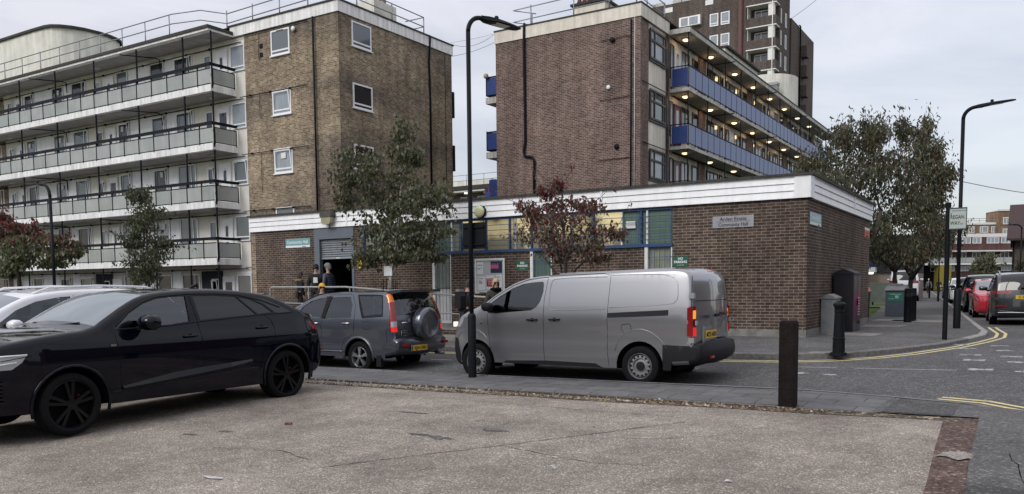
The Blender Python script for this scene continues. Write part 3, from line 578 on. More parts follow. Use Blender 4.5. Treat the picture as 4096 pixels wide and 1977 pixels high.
for (a0,a1,pan) in ((-15.70,-15.0,1),(-12.18,-11.48,0),(-8.66,-7.90,0)):
    top=2.72 if a0<-9 else 2.79
    b=MB(); b.fbox(FH,a0,a0+.09,-.1,.03,.6,top); b.fbox(FH,a1-.03,a1,-.1,.01,.6,top); w=b.build('tall_window','white2',hall)
    b=MB(); b.fquad(FH,a0+.09,a1-.03,-.07,1.68,top); b.build('pane','glasspale' if a0>-9 or a0<-15 else 'glassgreen',w)
    b=MB(); b.fbox(FH,a0+.09,a1-.03,-.1,-.05,.6,1.66); b.build('lower_panel','white2',w)
    b=MB()
    for k in range(5): x=a0+.13+k*(a1-a0-.18)/4; b.tube([(x,HY0-.02,.7),(x,HY0-.02,top)],.008,5)
    for z in (1.72,2.45): b.tube([(a0+.05,HY0-.02,z),(a1,HY0-.02,z)],.008,5)
    b.build('security_bars','bluebar',w)
# vent box behind glass
b=MB(); b.fbox(FH,-9.22,-8.95,-.078,-.03,3.22,3.42)
for k in range(5): b.fbox(FH,-9.22,-8.95,-.03,-.022,3.235+k*.036,3.255+k*.036)
b.build('vent_grille','white2',hall)
# doorway with roller shutter
b=MB(); b.fbox(FH,-20.74,-18.94,-.12,.03,3.37,3.755); b.fbox(FH,-20.74,-20.50,-.12,.03,.7,3.37); b.fbox(FH,-19.04,-18.94,-.12,.03,.7,3.37); b.build('door_surround','shutterf',hall)
b=MB()
for k in range(8):
    zz=2.77+k*.075; P_=lambda a,d,z:FH[0]+FH[1]*a+FH[2]*d+V3(0,0,z)
    for (d0,z0,d1,z1) in ((-.075,zz,-.045,zz+.03),(-.045,zz+.03,-.075,zz+.062),(-.075,zz+.062,-.088,zz+.075)): b.quad(P_(-20.50,d0,z0),P_(-19.04,d0,z0),P_(-19.04,d1,z1),P_(-20.50,d1,z1))
b.fbox(FH,-20.50,-19.04,-.12,-.09,2.72,3.37); b.fbox(FH,-20.50,-19.04,-.12,-.055,2.70,2.765); sh=b.build('roller_shutter','shutter',hall)
b=MB(); b.fbox(FH,-19.83,-19.62,-.054,-.05,2.715,2.745); b.build('shutter_label','white2',sh)
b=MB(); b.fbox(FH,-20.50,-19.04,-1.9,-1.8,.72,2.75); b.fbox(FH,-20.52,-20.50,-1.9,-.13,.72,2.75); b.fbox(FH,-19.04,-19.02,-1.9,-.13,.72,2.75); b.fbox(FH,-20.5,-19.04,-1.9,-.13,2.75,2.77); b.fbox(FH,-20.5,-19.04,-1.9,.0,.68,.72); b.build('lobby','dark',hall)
b=MB(); b.fbox(FH,-19.42,-19.12,-1.78,-1.74,1.5,2.2); b.build('lobby_notices',mat('dim_paper',(.28,.28,.30),.8,nz=(6,.5)),hall)
# signs on the hall ------------------------------------------------
def signboard(name,F,a0,a1,z0,z1,m,label,cat='sign',border=None,d=.012,group=None):
    b=MB(); b.fbox(F,a0,a1,0.002,d,z0,z1); s=b.build(name,m); tag(s,label,cat,group); return s
M['teal']=mat('teal_sign',(.18,.36,.38),.5,nz=(6,.12)); M['tealpale']=mat('pale_faded_teal_sign',(.36,.52,.57),.5,nz=(6,.12)); M['signwhite']=mat('sign_white',(.75,.78,.78),.5); M['green']=mat('green_sign',(.012,.11,.07),.5); M['yellowsign']=mat('yellow_sign',(.75,.50,.01),.5); M['redsign']=mat('orange_red_sign',(.50,.12,.07),.5); M['brushed']=mat('brushed_metal_sign',(.34,.35,.37),.4,metal=.4,streak=(8,.15))
M['ink']=mat('black_ink',(.015,.015,.02),.6); M['inkgreen']=mat('dark_green_ink',(.02,.05,.04),.6); M['orange']=mat('orange_sign',(.7,.2,.05),.5)
s=signboard('hall_sign',FH,-22.14,-20.95,3.13,3.44,'teal','teal Community Hall sign on the brick left of the roller shutter')
b=MB(); b.fbox(FH,-22.13,-20.96,.012,.015,3.135,3.205); b.build('lower_band','signwhite',s)
text('Community Hall',.155,FH,-22.08,3.27,.014,'signwhite',s,bold=.002); text('Hackney',.05,FH,-21.32,3.15,.017,'ink',s)
s=signboard('hall_sign',FS,20.68,21.93,3.14,3.44,'tealpale','pale faded teal Community Hall sign on the side wall near the brick corner')
b=MB(); b.fbox(FS,20.69,21.92,.012,.015,3.145,3.205); b.build('lower_band','signwhite',s)
text('Community Hall',.155,FS,20.75,3.27,.014,'signwhite',s); text('Hackney',.05,FS,21.55,3.15,.017,'ink',s)
s=signboard('hall_sign',FS,28.37,29.3,3.18,3.50,'redsign','small orange-red notice with white heading at the far end of the side wall')
b=MB(); b.fbox(FS,28.38,29.29,.012,.015,3.42,3.495); b.build('heading_band','signwhite',s); text('No\nball games',.1,FS,28.83,3.30,.014,'ink',s,'CENTER')
s=signboard('hall_sign',FH,-6.83,-5.80,3.13,3.42,'brushed','grey metal Arden Estate Community Hall plate on brick','sign')
text('Arden Estate',.125,FH,-6.31,3.30,.013,'ink',s,'CENTER',sx=1.02,bold=.0015); text('Community Hall',.115,FH,-6.31,3.165,.013,'ink',s,'CENTER',sx=.98,bold=.0015)
b=MB(); b.fbox(FH,-6.73,-5.89,.012,.014,3.272,3.279); b.build('rule','ink',s)
for (x,lab) in ((-12.65,'green NO PARKING sign between the notice board and the tall window'),(-7.87,'green NO PARKING sign above the van roof right of the last window')):
    s=signboard('parking_sign',FH,x,x+.40,2.19,2.45,'green',lab); text('NO',.085,FH,x+.2,2.365,.013,'signwhite',s,'CENTER',bold=.003); text('PARKING',.085,FH,x+.2,2.28,.013,'signwhite',s,'CENTER',bold=.003); text('AT ANY TIME',.03,FH,x+.2,2.215,.013,'signwhite',s,'CENTER')
s=signboard('warning_sign',FH,-18.82,-18.58,2.33,2.68,'yellowsign','small yellow CCTV notice beside the hall doorway')
text('CCTV',.07,FH,-18.70,2.60,.013,'ink',s,'CENTER',bold=.002); text('IMAGES ARE\nBEING\nMONITORED',.034,FH,-18.70,2.545,.013,'ink',s,'CENTER')
# notice board
nb=empty('notice_board',(-13.55,HY0,2.0),0,'white framed notice board with posters on the brick wall','notice board')
b=MB(); b.fbox(FH,-14.05,-13.05,.002,.05,1.55,2.52); b.build('backing',mat('notice_board_backing',(.50,.52,.53),.5),nb)
b=MB()
for q in ((-14.08,-13.02,.05,.075,2.49,2.55),(-14.08,-13.02,.05,.075,1.52,1.58),(-14.08,-14.03,.05,.075,1.58,2.49),(-13.07,-13.02,.05,.075,1.58,2.49)): b.fbox(FH,*q)
b.build('frame','white2',nb)
def poster(a0,a1,z0,z1,m,lines=(),ink='ink'):
    b=MB(); b.fbox(FH,a0,a1,.051,.056,z0,z1); p=b.build('poster',m,nb)
    for (t,sz,dx,dz,mm) in lines: text(t,sz,FH,a0+dx,z0+dz,.057,mm,p)
    return p
M['pink']=mat('pink_print',(.55,.10,.22),.6); M['navy']=mat('navy_print',(.02,.025,.07),.6); M['redprint']=mat('red_print',(.42,.03,.05),.6)
poster(-14.0,-13.79,2.1,2.45,'signwhite',((u'\u25cf \u25cf \u25cf',.05,.02,.24,'ink'),('NEWS AND\nDATES',.03,.02,.16,'ink')))
p=poster(-13.52,-13.12,2.12,2.46,'navy',(('WHATS ON',.05,.03,.25,'teal'),))
b=MB(); b.fbox(FH,-13.52,-13.24,.057,.059,2.25,2.36); b.build('pink_band','pink',p)
poster(-14.0,-13.72,1.62,2.02,'signwhite',(('THIS WEEK',.035,.03,.33,'ink'),('Monday\nTuesday\nThursday',.035,.05,.26,'ink')))
p=poster(-13.69,-13.38,1.65,2.05,'signwhite',())
b=MB(); b.fbox(FH,-13.67,-13.40,.057,.06,1.72,1.96); b.build('red_panel','redprint',p); text('WE ARE\nOPEN\nfor all',.06,FH,-13.535,1.90,.062,'signwhite',p,'CENTER')
poster(-13.34,-13.12,1.70,2.06,'signwhite',(('Drop in',.035,.03,.29,'ink'),('10 am\nto 2 pm',.035,.03,.22,'ink')))
# floodlight and round bulkhead light on fascia
fl=empty('floodlight',(-19.95,HY0-.08,4.05),0,'boxy floodlight with grimy yellow lens hanging on the white fascia over the shutter','light')
b=MB(); b.prism([(-20.17,4.26),(-19.70,4.28),(-19.66,4.12),(-19.72,4.08),(-20.16,4.08),(-20.2,4.12)],FH,.07,.30); b.build('hood',mat('weathered_grey_housing',(.085,.08,.072),.8,nz=(10,.3)),fl)
b=MB(); b.prism([(-20.15,4.078),(-19.73,4.078),(-19.74,3.90),(-19.80,3.84),(-20.08,3.84),(-20.14,3.90)],FH,.09,.28); b.build('lens',mat('yellowed_lens',(.34,.33,.20),.3,nz=(8,.2)),fl)
b=MB(); b.tube([(-19.94,HY0-.1,3.84),(-19.94,HY0-.1,3.70)],.012); b.build('cable','iron',fl)
bl=empty('bulkhead_light',(-13.84,HY0-.09,3.92),0,'round cream bulkhead light on the white fascia by the lamp post','light')
b=MB(); b.lathe([(.19,0),(.19,-.05),(.17,-.06)],(-13.82,HY0-.075,3.92),'y',20); b.build('rim','iron',bl,smooth=True,angle=40)
b=MB(); b.lathe([(.175,-.06),(.172,-.09),(.14,-.12),(.06,-.13)],(-13.84,HY0-.075,3.93),'y',20); b.build('diffuser',mat('yellowed_opal',(.58,.60,.36),.35),bl,smooth=True,angle=60)

# ================================================================== left apartment block
LY=26.85; LB=25.42; LX1=-32.1; CX0=-31.38; CX1=-25.45
blk=empty('apartment_block',(-30,LY,.2),0,'white-fronted apartment block with frosted glass balconies and a tan brick stair end','apartment block')
FL=[.22,2.87+.14,5.51+.14,8.15+.14,10.8+.14]     # walkway floor levels
SOF=[2.87,5.51,8.15,10.80,13.50]
b=MB(); b.box(-100,CX0-.001,LY+.02,35,0,13.9); b.build('front_wall','render',blk)
F1=FY(LY); FT=FY(LY-.04)
b=MB(); b.box(CX0,CX1,LY-.04,35,0,13.50); b.build('end_wall','tanbrick',blk)
b=MB(); b.fbox(FT,CX0-.9,CX1+.06,-.5,.06,13.52,13.98); b.box(CX1-.4,CX1+.06,LY-.04+.5,35.05,13.52,13.98); b.build('fascia','concrete',blk)
b=MB(); b.box(CX0-1.0,CX1+.10,LY-.15,35.1,13.985,14.05); b.box(-100,CX0-1.0,LY-.1,35.1,13.98,14.0); b.build('roof','roofedge',blk)
RX=-32.6
# balcony slabs: front edge beams and soffits
for k in range(1,5):
    z=SOF[k-1]; b=MB(); b.box(-100,LX1,LB,LY+.018,z,z+.30); b.build('balcony_slab','concrete',blk)
b=MB(); b.box(-100,LX1,LB-.05,LY+.018,SOF[4],SOF[4]+.10); b.build('canopy_slab','concrete',blk)
b=MB(); b.box(-100,LX1+.05,LB-.10,LY+.018,SOF[4]+.102,SOF[4]+.24); b.build('canopy_edge','roofedge',blk)
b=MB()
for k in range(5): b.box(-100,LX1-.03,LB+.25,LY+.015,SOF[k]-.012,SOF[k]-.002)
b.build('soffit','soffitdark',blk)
posts=[LX1+.02,-34.10,-37.68,-41.30,-44.92,-48.54,-52.16,-55.78,-59.4]
panels=[]
for i in range(len(posts)-1):
    a,c=posts[i+1],posts[i]
    if i==0: panels+=[(-33.0,c-.05),(a+.03,-33.03)]
    else:
        w=(c-a)/3; panels+=[(a+w*j+.03,a+w*(j+1)-.03) for j in range(3)]
rr=random.Random(3)
for k in range(1,5):
    z=SOF[k-1]+.30; b=MB()
    b.box(-75,LX1+.01,LB-.03,LB+.10,z+.85,z+.98)      # top rail
    b.box(-75,LX1-.02,LB-.005,LB+.035,z+.02,z+.055); b.box(-75,LX1-.02,LB-.005,LB+.035,z+.70,z+.735)
    for (a,c) in panels: b.box(a-.045,a+.005,LB-.008,LB+.038,z-.04,z+.849)
    b.box(LX1-.03,LX1+.02,LB+.101,LY,z+.85,z+.98); b.box(LX1-.02,LX1+.015,LB+.1,LY-.05,z+.02,z+.055); b.box(LX1-.02,LX1+.015,LB+.1,LY-.05,z+.70,z+.735); b.box(LX1-.02,LX1+.015,LB+.12,LB+.16,z-.04,z+.735); b.box(LX1-.02,LX1+.015,LY-.09,LY-.05,z-.04,z+.735)
    b.build('balustrade_frame','navyiron',blk)
    for (a,c) in panels:
        p=MB(); p.box(a+.01,c,LB+.01,LB+.02,z+.055,z+.70); p.build('balcony_panel',rr.choice(['frost','frost','frost2']),blk)
    p=MB(); p.box(LX1-.008,LX1+.004,LB+.16,LY-.09,z+.055,z+.70); p.build('balcony_panel','frost',blk)
for px in posts:
    for k in range(5):
        z0=FL[k] if k else .1
        p=MB(); p.tube([(px,LB+.08,z0),(px,LB+.08,SOF[k])],.045,6); p.build('column','navyiron',blk)
# service pipe with clips below each soffit
for k in range(5):
    z=SOF[k]-.18+(0.0 if k<4 else -.10)
    def clipped(x0,x1,y,z,st,r,rc):
        pts=[];rs=[]; x=x0
        while x<x1-st: 
            for dx,q in ((0,r),(st*.5,r),(st*.5+.001,rc),(st*.5+.09,rc),(st*.5+.091,r)): pts.append((x+dx,y,z)); rs.append(q)
            x+=st
        pts.append((x1,y,z)); rs.append(r); b=MB(); b.tube(pts,rs,6); b.build('service_pipe','navyiron',blk)
    clipped(-75,CX0-.2,LY-.06,z,1.75,.022,.055)
    if k<4: clipped(CX0-.3,-27.3,LY-.12,z+.06,1.3,.02,.045)
pipe([(-26.85,LY-.14,13.52),(-26.85,LY-.14,4.3)],.045,blk,'iron','drainpipe')
pipe([(-27.2,LY-.1,13.45),(CX0-.8,LY-.1,13.45)],.02,blk,'navyiron','service_pipe')
pipe([(-30.35,LY-.1,13.4),(-30.35,LY-.1,12.2)],.012,blk,'iron','cable'); pipe([(-30.4,LY-.1,10.65),(-30.4,LY-.1,9.6)],.012,blk,'iron','cable'); pipe([(-30.4,LY-.1,8.0),(-30.4,LY-.1,6.2)],.012,blk,'iron','cable')
for z in (12.72,12.32): b=MB(); b.fbox(FT,-30.34,-30.14,0,.02,z,z+.2); b.build('air_brick','iron',blk)
b=MB(); b.lathe([(.05,0),(.09,-.05),(.11,-.12),(.06,-.15)],(-28.05,LY-.05,13.2),'y',12); b.build('wall_lamp','signwhite',blk,smooth=True)
# flats: doors and windows, period 9.1 m on every floor
fans=random.Random(11)
for k in range(5):
    z=FL[k]; base=z
    for u in range(4):
        X=lambda a:a-9.1*u
        def xt(w):  # extractor fan in window
            b=MB(); b.fbox(F1,w-.1,w+.1,.015,.06,base+1.82,base+2.08); b.build('fan_box','white2',blk)
        H0,H1=base+1.02,base+2.28
        if u==0:
            pass
        gl=lambda:fans.choice(['glassc','glass','glassd','glassd','glass'])
        window(F1,X(-35.22)-1.37,X(-35.22),base+.95,H1,blk,gl(),bars=(X(-35.22)-.36,),trans=(),open_=fans.random()<.3)
        window(F1,X(-38.57),X(-37.43),base+.95,H1,blk,gl(),open_=fans.random()<.2)
        if fans.random()<.5: xt(X(-37.9))
        window(F1,X(-34.3),X(-33.78),base+1.15,base+2.02,blk,gl(),fw=.05,open_=fans.random()<.4)
        darkd=(k==0 and u in(0,1))or(k==3 and False)
        door(F1,X(-33.46),X(-32.62),base,base+2.12,blk,'upvc',lite=(X(-33.15),X(-32.95),base+1.25,base+1.75) if (k+u)%3 else (X(-33.3),X(-32.8),base+1.0,base+1.85),num=str(5*k+21-19+u) if k<4 else ('21','24','25','28')[u],letter=True)
        if u>0 or True:
            window(F1,X(-41.48),X(-40.49),base+.9,H1,blk,gl(),open_=fans.random()<.4,trans=(base+1.1,)); 
            if fans.random()<.6: xt(X(-41.1))
        # white weatherboard bays
        for (a,c) in ((X(-40.42),X(-38.64)),(X(-37.36),X(-36.66))):
            cb=MB()
            for j in range(12):
                zz=base+.1+j*.19; cb.fbox(F1,a,c,0,.022,zz,zz+.165); 
            cb.fbox(F1,a,c,0,.008,base+.05,base+2.45)
            cb.build('weatherboarding','clad',blk)
        if k==0:
            for (a,c) in ((-35.1,-33.5),(-44.2,-42.6)):
                if u==0: b=MB(); b.fbox(F1,a,c,.0,.012,base,base+2.4); b.build('dark_brick_bay','darkbrick',blk)
        # soffit lamp
        b=MB(); b.lathe([(.16,0),(.16,-.05),(.1,-.09)],(X(-33.2),LY-.55,SOF[k]),'z',12); b.build('soffit_lamp','soffit',blk,smooth=True,angle=40)
    # end window beside the brick pier
    window(F1,-32.42,-31.40,base+1.0,base+2.20,blk,'glassc' if k in(4,3) else 'glass',trans=(base+1.2,),open_=(k==2))
    b=MB(); b.fbox(F1,-32.5,-31.39,.0,.006,base+2.24,base+2.32); b.build('window_head','upvc',blk)
# dark brick column between flats far left
b=MB(); b.fbox(F1,-54.0,-53.0,0,.03,.2,13.4); b.build('brick_bay','tanbrick',blk)
# windows of the brick end
for i,z in enumerate((12.24,9.60,6.98,4.32)):
    window(FT,-29.57,-28.38,z,z+1.12,blk,('glass','glassc','glassc','glass')[i],trans=(z+.2,),fw=.07,sill=True,open_=i in(1,2),dep=.04)
    if i==2: b=MB(); b.fbox(FT,-29.1,-28.8,.02,.06,z+.65,z+.9); b.build('fan_box','white2',blk)
    b=MB(); b.fbox(FT,-29.2,-28.75,.04,.05,z+1.06,z+1.08); b.build('trickle_vent','iron',blk)
FE=FX(CX1)
for i,z in enumerate((12.28,9.63,6.98)):
    window(FE,27.62,28.88,z,z+1.08,blk,('glass','glassd','glassd')[i],trans=(z+.2,),fw=.07,sill=True,dep=.04)
pipe([(CX1+.02,33.1,14.05),(CX1+.12,33.1,14.0),(CX1+.09,33.1,13.6),(CX1+.07,33.05,12.8),(CX1+.07,33.1,11),(CX1+.07,33.1,4.2)],.05,blk,'iron','drainpipe')
pipe([(CX1+.03,34.4,13.9),(CX1+.03,34.4,4.2)],.012,blk,'iron','cable')
for z in (11.0,8.3,): b=MB(); b.box(CX1-.3,CX1+.05,35.0,35.15,z-.6,z+.7); b.build('side_rib','navyiron',blk)
for (x,k) in ((-37.6,4),(-46.0,4),(-37.6,3),(-46.2,3),(-46.4,1),(-46.4,2),(-40.0,1)):
    pipe([(x,LY-.1,SOF[k]-.75),(x,LY-.12,SOF[k]-.22),(x-.1,LY-.25,SOF[k]-.15),(x-1.1,LB-.15,SOF[k]-.12)],.028,blk,'navyiron','washing_line_bracket')
# roof railings
y0=LY+.35; z=14.0
L1=[(-75,LB+.5,z+.9),(-35.4,LB+.5,z+.92),(-33.6,LB+.75,z+.55+.3),(-33.0,y0,z+.85),(CX1-.35,y0,z+1.0),(CX1-.35,33.2,z+1.0),(CX1-1.5,33.2,z+1.0)]
L2=[(p[0],p[1],p[2]-.45) for p in L1]
P1=[((x,LB+.5,13.7),1.2) for x in [-35.6-1.9*j for j in range(20)]]+[((x,y0,14.0),1.0) for x in (-33.0,-31.2,-29.4,-27.6,-25.8)]+[((CX1-.35,y,14.0),1.0) for y in (28.4,30.8,33.2)]
railing([L1,L2],P1,.026,blk)
# tank house and chimney
b=MB(); arc=[(-100,31.0),(-57,31.0)]+[(-55.6+1.75*math.sin(t*PI/10),33.6-2.55*math.cos(t*PI/10)) for t in range(0,11)]+[(-100,36.2)]
zt=19.0; n=len(arc)
b.raw([(x,y,zz) for zz in (13.9,zt) for x,y in arc],[(i,(i+1)%n,(i+1)%n+n,i+n) for i in range(n)]+[tuple(range(n,2*n))]); b.build('tank_house','renderold',blk)
b=MB(); arc2=[(x+(.12 if x>-56 else 0),y-.12 if y<33.6 else y+.12) for x,y in arc]
b.raw([(x,y,zz) for zz in (zt-.03,zt+.14) for x,y in arc2],[(i,(i+1)%n,(i+1)%n+n,i+n) for i in range(n)]+[tuple(range(n,2*n))]); b.build('tank_house_roof','roofing',blk)
b=MB(); b.box(-75,-46.5,29.8,30.9,13.9,15.6); b.build('penthouse','renderold',blk)
b=MB(); b.box(-75,-46.4,29.7,30.9,15.6,15.7); b.build('penthouse_roof','roofing',blk)
ch=MB(); ch.box(-27.6,-26.2,30.0,31.6,14.0,15.1); c=ch.build('chimney','renderold',blk)
b=MB()
for i in range(5): b.lathe([(.12,15.1),(.10,15.45),(.12,15.5)],(-27.3+.25*i,30.8,0),'z',8)
b.build('chimney_pots',mat('clay_pot',(.20,.16,.13),.9),c)

# ================================================================== right block with blue balconies
RY=34.46; RX0=-22.4; RX1=-14.82; BX=-13.82; BY=37.8; BE=72.
rb=empty('apartment_block',(-18.5,RY,.4),0,'red-brown brick apartment block with blue balcony panels and lit lamps','apartment block')
F2=FY(RY); F3=FX(RX1)
b=MB(); b.box(RX0,RX1,RY,RY+.9,0,13.45); b.build('end_wall','redbrick',rb)
b=MB(); b.box(RX0+.02,RX1-.05,RY+.9,BE,0,13.45); b.build('side_wall','magnolia',rb)
b=MB(); b.fbox(F2,RX0-.04,RX1+.05,-.5,.05,13.47,14.02); b.fbox(F3,RY+.501,BY-.06,-.5,.05,13.47,14.02); b.build('fascia','magnolia',rb)
b=MB(); b.box(RX0-.06,RX1+.08,RY-.08,BE,14.02,14.08); b.build('roof','roofedge',rb)
SR=[2.84,5.48,8.13,10.80,13.46]
# corner bay: window strips and cream panels
for k in range(5):
    z=(SR[k-1]+.15) if k else .43
    w=window(F3,RY+1.0,BY-.45,z+.95,z+2.28,rb,('glassc','glass','glassc','glass','glassc')[k],'woodframe',bars=(RY+1.55,RY+1.62+.95),trans=(z+1.78,),fw=.09,dep=.06)
    pipe([(RX1+.06,RY+.1,z+2.44),(RX1+.06,BY-.3,z+2.44)],.022,rb,'navyiron','service_pipe')
    b=MB(); b.fbox(F3,RY+.95,BY-.25,.0,.03,z+.86,z+.93); b.build('window_sill','woodframe',rb)
    b=MB(); b.fbox(F3,BY-.28,BY-.12,.0,.03,z-.1,z+2.5); b.build('pier_strip','woodframe',rb)
b=MB(); b.fbox(F3,BY-.11,BY-.01,.0,.05,.4,13.46); b.build('block_quoin','redbrick',rb)
for k in range(4):
    z=SR[k]; b=MB(); b.box(RX1+.001,BX,BY,BE,z,z+.15); b.build('balcony_slab','concrete2',rb)
b=MB(); b.box(RX1+.052,BX+.05,BY-.05,BE,SR[4],SR[4]+.22); b.build('canopy_slab','concrete2',rb)
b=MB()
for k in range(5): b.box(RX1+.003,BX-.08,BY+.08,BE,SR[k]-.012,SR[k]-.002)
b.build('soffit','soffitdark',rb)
b=MB(); b.box(RX1+.06,BX+.08,BY+.1,BE,SR[4]+.22,SR[4]+.28); b.build('mossy_edge',mat('moss_and_dirt',(.06,.058,.04),.9,nz=(9,.6)),rb)
pw=.925
nb_=int((BE-BY)/pw)
for k in range(4):
    z=SR[k]+.15; b=MB()
    b.box(BX-.05,BX+.01,BY,BE,z+.99,z+1.03); b.box(BX-.035,BX-.005,BY,BE,z+.08,z+.11); b.box(RX1+.06,BX,BY+.0,BY+.045,z+.99,z+1.03); b.box(RX1+.06,BX,BY+.01,BY+.04,z+.08,z+.11)
    for j in range(nb_+1): b.box(BX-.03,BX+.004,BY+j*pw-.012,BY+j*pw+.012,z,z+.99)
    b.box(RX1+.1,RX1+.14,BY+.0,BY+.04,z,z+1.0)
    b.build('balustrade_frame','navyiron',rb)
    if k>=1:
        for j in range(min(nb_,33)): p=MB(); p.box(BX-.02,BX-.005,BY+j*pw+.015,BY+(j+1)*pw-.015,z+.12,z+.96); p.build('balcony_panel','bluepanel',rb)
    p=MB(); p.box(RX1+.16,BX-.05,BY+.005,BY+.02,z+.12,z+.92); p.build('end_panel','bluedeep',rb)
    p=MB(); p.box(BX-.045,BX-.037,BY-.002,BY+.003,z+.12,z+.95); p.box(RX1+.14,RX1+.155,BY-.002,BY+.003,z+.12,z+.95); p.build('white_trim','white2',rb)
for j in range(12):
    y=BY+.05+j*pw*3
    for k in range(5):
        z0=(SR[k-1]+.15) if k else .4
        p=MB(); p.tube([(BX-.06,y,z0),(BX-.06,y,SR[k])],.03,6); p.build('column','navyiron',rb)
# blue back balconies on the far side
b=MB()
for k in (2,3): z=SR[k]; b.box(RX0-.85,RX0-.01,RY+.35,60,z-.02,z+.28)
b.build('back_balcony_slab','concrete2',rb)
for k in (2,3):
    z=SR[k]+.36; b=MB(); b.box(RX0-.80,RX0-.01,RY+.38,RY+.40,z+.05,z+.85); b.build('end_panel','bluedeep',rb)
    b=MB(); b.box(RX0-.84,RX0-.80,RY+.36,60,z,z+.95); b.box(RX0-.84,RX0,RY+.36,RY+.40,z+.86,z+.93); b.build('balustrade_frame','navyiron',rb)
b=MB(); b.box(RX0-.70,RX0-.01,RY+.35,60,6.2,7.05); b.build('end_panel','bluedeep',rb)
ph=MB(); ph.lathe([(.02,12.0),(.1,12.03),(.13,12.12),(.1,12.22),(.02,12.26)],(RX0-.78,RY+.3,0),'z',10); o=ph.build('dried_flower_head',mat('pale_dried_flower',(.45,.42,.36),.9,nz=(30,.4),bump=(60,1)),smooth=True); tag(o,'pale round dried flower head on the blue back balcony rail','plant')
# doors and windows along the walkways
F3b=FX(RX1-.03); rr=random.Random(4)
for k in range(1,5):
    z=SR[k-1]+.15; y=BY+.2; j=0
    while y<64:
        pc=rr.choice(['reddoor','white2','woodframe','bluedoor'])
        if 'reddoor' not in M: M['reddoor']=mat('dark_red_door',(.10,.02,.025),.4); M['bluedoor']=mat('navy_door',(.02,.03,.06),.4)
        window(F3b,y,y+.42,z+.6,z+2.2,rb,'glassc','woodframe',fw=.05,dep=.04)
        door(F3b,y+.5,y+1.4,z,z+2.15,rb,pc if j else ('reddoor' if k<4 else 'white2'),lite=(y+.8,y+1.1,z+.9,z+1.9),glass='glassc',letter=False)
        window(F3b,y+1.5,y+2.6,z+1.0,z+2.2,rb,rr.choice(['glass','glassc','glassd']),'woodframe',bars=(y+2.05,),dep=.04)
        window(F3b,y+3.1,y+3.9,z+1.0,z+2.2,rb,rr.choice(['glass','glassd']),'woodframe',dep=.04)
        b=MB(); b.fbox(F3b,y+4.0,y+5.0,.0,.05,z,z+2.5); b.build('brick_pier','redbrick',rb)
        window(F3b,y+5.3,y+7.2,z+1.0,z+2.2,rb,rr.choice(['glass','glassc','glassd']),'woodframe',bars=(y+5.9,y+6.5),dep=.04)
        window(F3b,y+7.5,y+8.0,z+1.2,z+2.2,rb,'glassd','woodframe',dep=.04)
        y+=8.6; j+=1
    pipe([(RX1+.07,BY+.4,z+2.44),(RX1+.07,66,z+2.44)],.03,rb,'navyiron','service_pipe')
for k in range(1,5):
    for j in range(8):
        y=BY+.9+j*3.6 if j<2 else BY+1.3+j*3.65
        b=MB(); b.lathe([(.15,0),(.16,-.04)],(BX-.5,y,SR[k]-.012),'z',14); o=b.build('soffit_lamp','navyiron',rb,smooth=True,angle=40)
        b=MB(); b.lathe([(.155,-.04),(.15,-.09),(.08,-.12)],(BX-.5,y,SR[k]-.012),'z',14); b.build('lamp_glass','lamp',o,smooth=True,angle=60)
        if k>=3 and j<6:
            lt=bpy.data.lights.new('soffit_lamp_light','POINT'); lt.energy=4; lt.color=(1,.62,.30); lt.shadow_soft_size=.12; lo=bpy.data.objects.new('soffit_lamp_light',lt); COL.objects.link(lo); lo.location=(BX-.5,y,SR[k]-.2)
# pole brackets, pipes, vents on brick end
for j,k in ((2,4),(5,4),(8,4),(2,3),(5,3)):
    y=BY+.05+j*pw*3; pipe([(RX1+.1,y+.3,SR[k]-.55),(RX1+.15,y+.3,SR[k]-.12),(BX+.35,y+.3,SR[k]-.10)],.03,rb,'iron','washing_line_bracket')
pipe([(-20.75,RY-.02,14.15),(-20.72,RY-.09,14.05),(-20.74,RY-.09,13.3),(-20.72,RY-.07,10),(-20.72,RY-.07,8.6),(-20.80,RY-.07,8.2),(-20.75,RY-.07,7.95),(-20.35,RY-.07,7.88),(-20.22,RY-.07,7.7),(-20.25,RY-.07,7.2),(-20.22,RY-.07,4)],.065,rb,'iron','drainpipe')
pipe([(-15.25,RY-.05,13.4),(-15.27,RY-.05,4)],.035,rb,'iron','drainpipe'); pipe([(-15.08,RY-.03,13.5),(-15.1,RY-.03,4)],.012,rb,'white2','cable')
for z in (12.72,10.1,7.42): pipe([(-15.3,RY-.05,z),(-16.8,RY-.05,z-.02)],.014,rb,'iron','cable')
b=MB(); b.lathe([(.05,0),(.11,-.03),(.12,-.10),(.07,-.13)],(-16.15,RY,12.65),'y',12); b.build('flue','iron',rb,smooth=True); b=MB(); b.lathe([(.05,0),(.10,-.03),(.10,-.08),(.05,-.1)],(-16.35,RY,10.6),'y',12); b.build('flue','signwhite',rb,smooth=True); b=MB(); b.lathe([(.05,0),(.12,-.03),(.12,-.08),(.05,-.1)],(-15.95,RY,7.95),'y',12); b.build('flue','iron',rb,smooth=True)
xr=RX1-.35; yr=RY+.35; z=14.05
railing([[(-20.9,yr+1.0,z+.95),(-21.6,yr,z+.95),(xr,yr,z+1.05),(xr,BY+.4,z+1.0)],[(-20.9,yr+1.0,z+.4),(-21.6,yr,z+.4),(xr,yr,z+.5),(xr,BY+.4,z+.5)]],[((x,yr,z),1.05) for x in (-20.6,-18.3,-16.5,xr)]+[((xr,y,z),1.05) for y in (36.0,BY+.3)]+[((-21.0,yr+.8,z),.9)],.026,rb)
c=MB(); c.box(-19.0,-17.3,RY+1.6,RY+3.0,14.05,15.05); c=c.build('chimney','magnolia',rb)
b=MB(); b.box(-19.1,-17.2,RY+1.5,RY+3.1,15.05,15.15); b.build('chimney_cap','roofing',c)
b=MB()
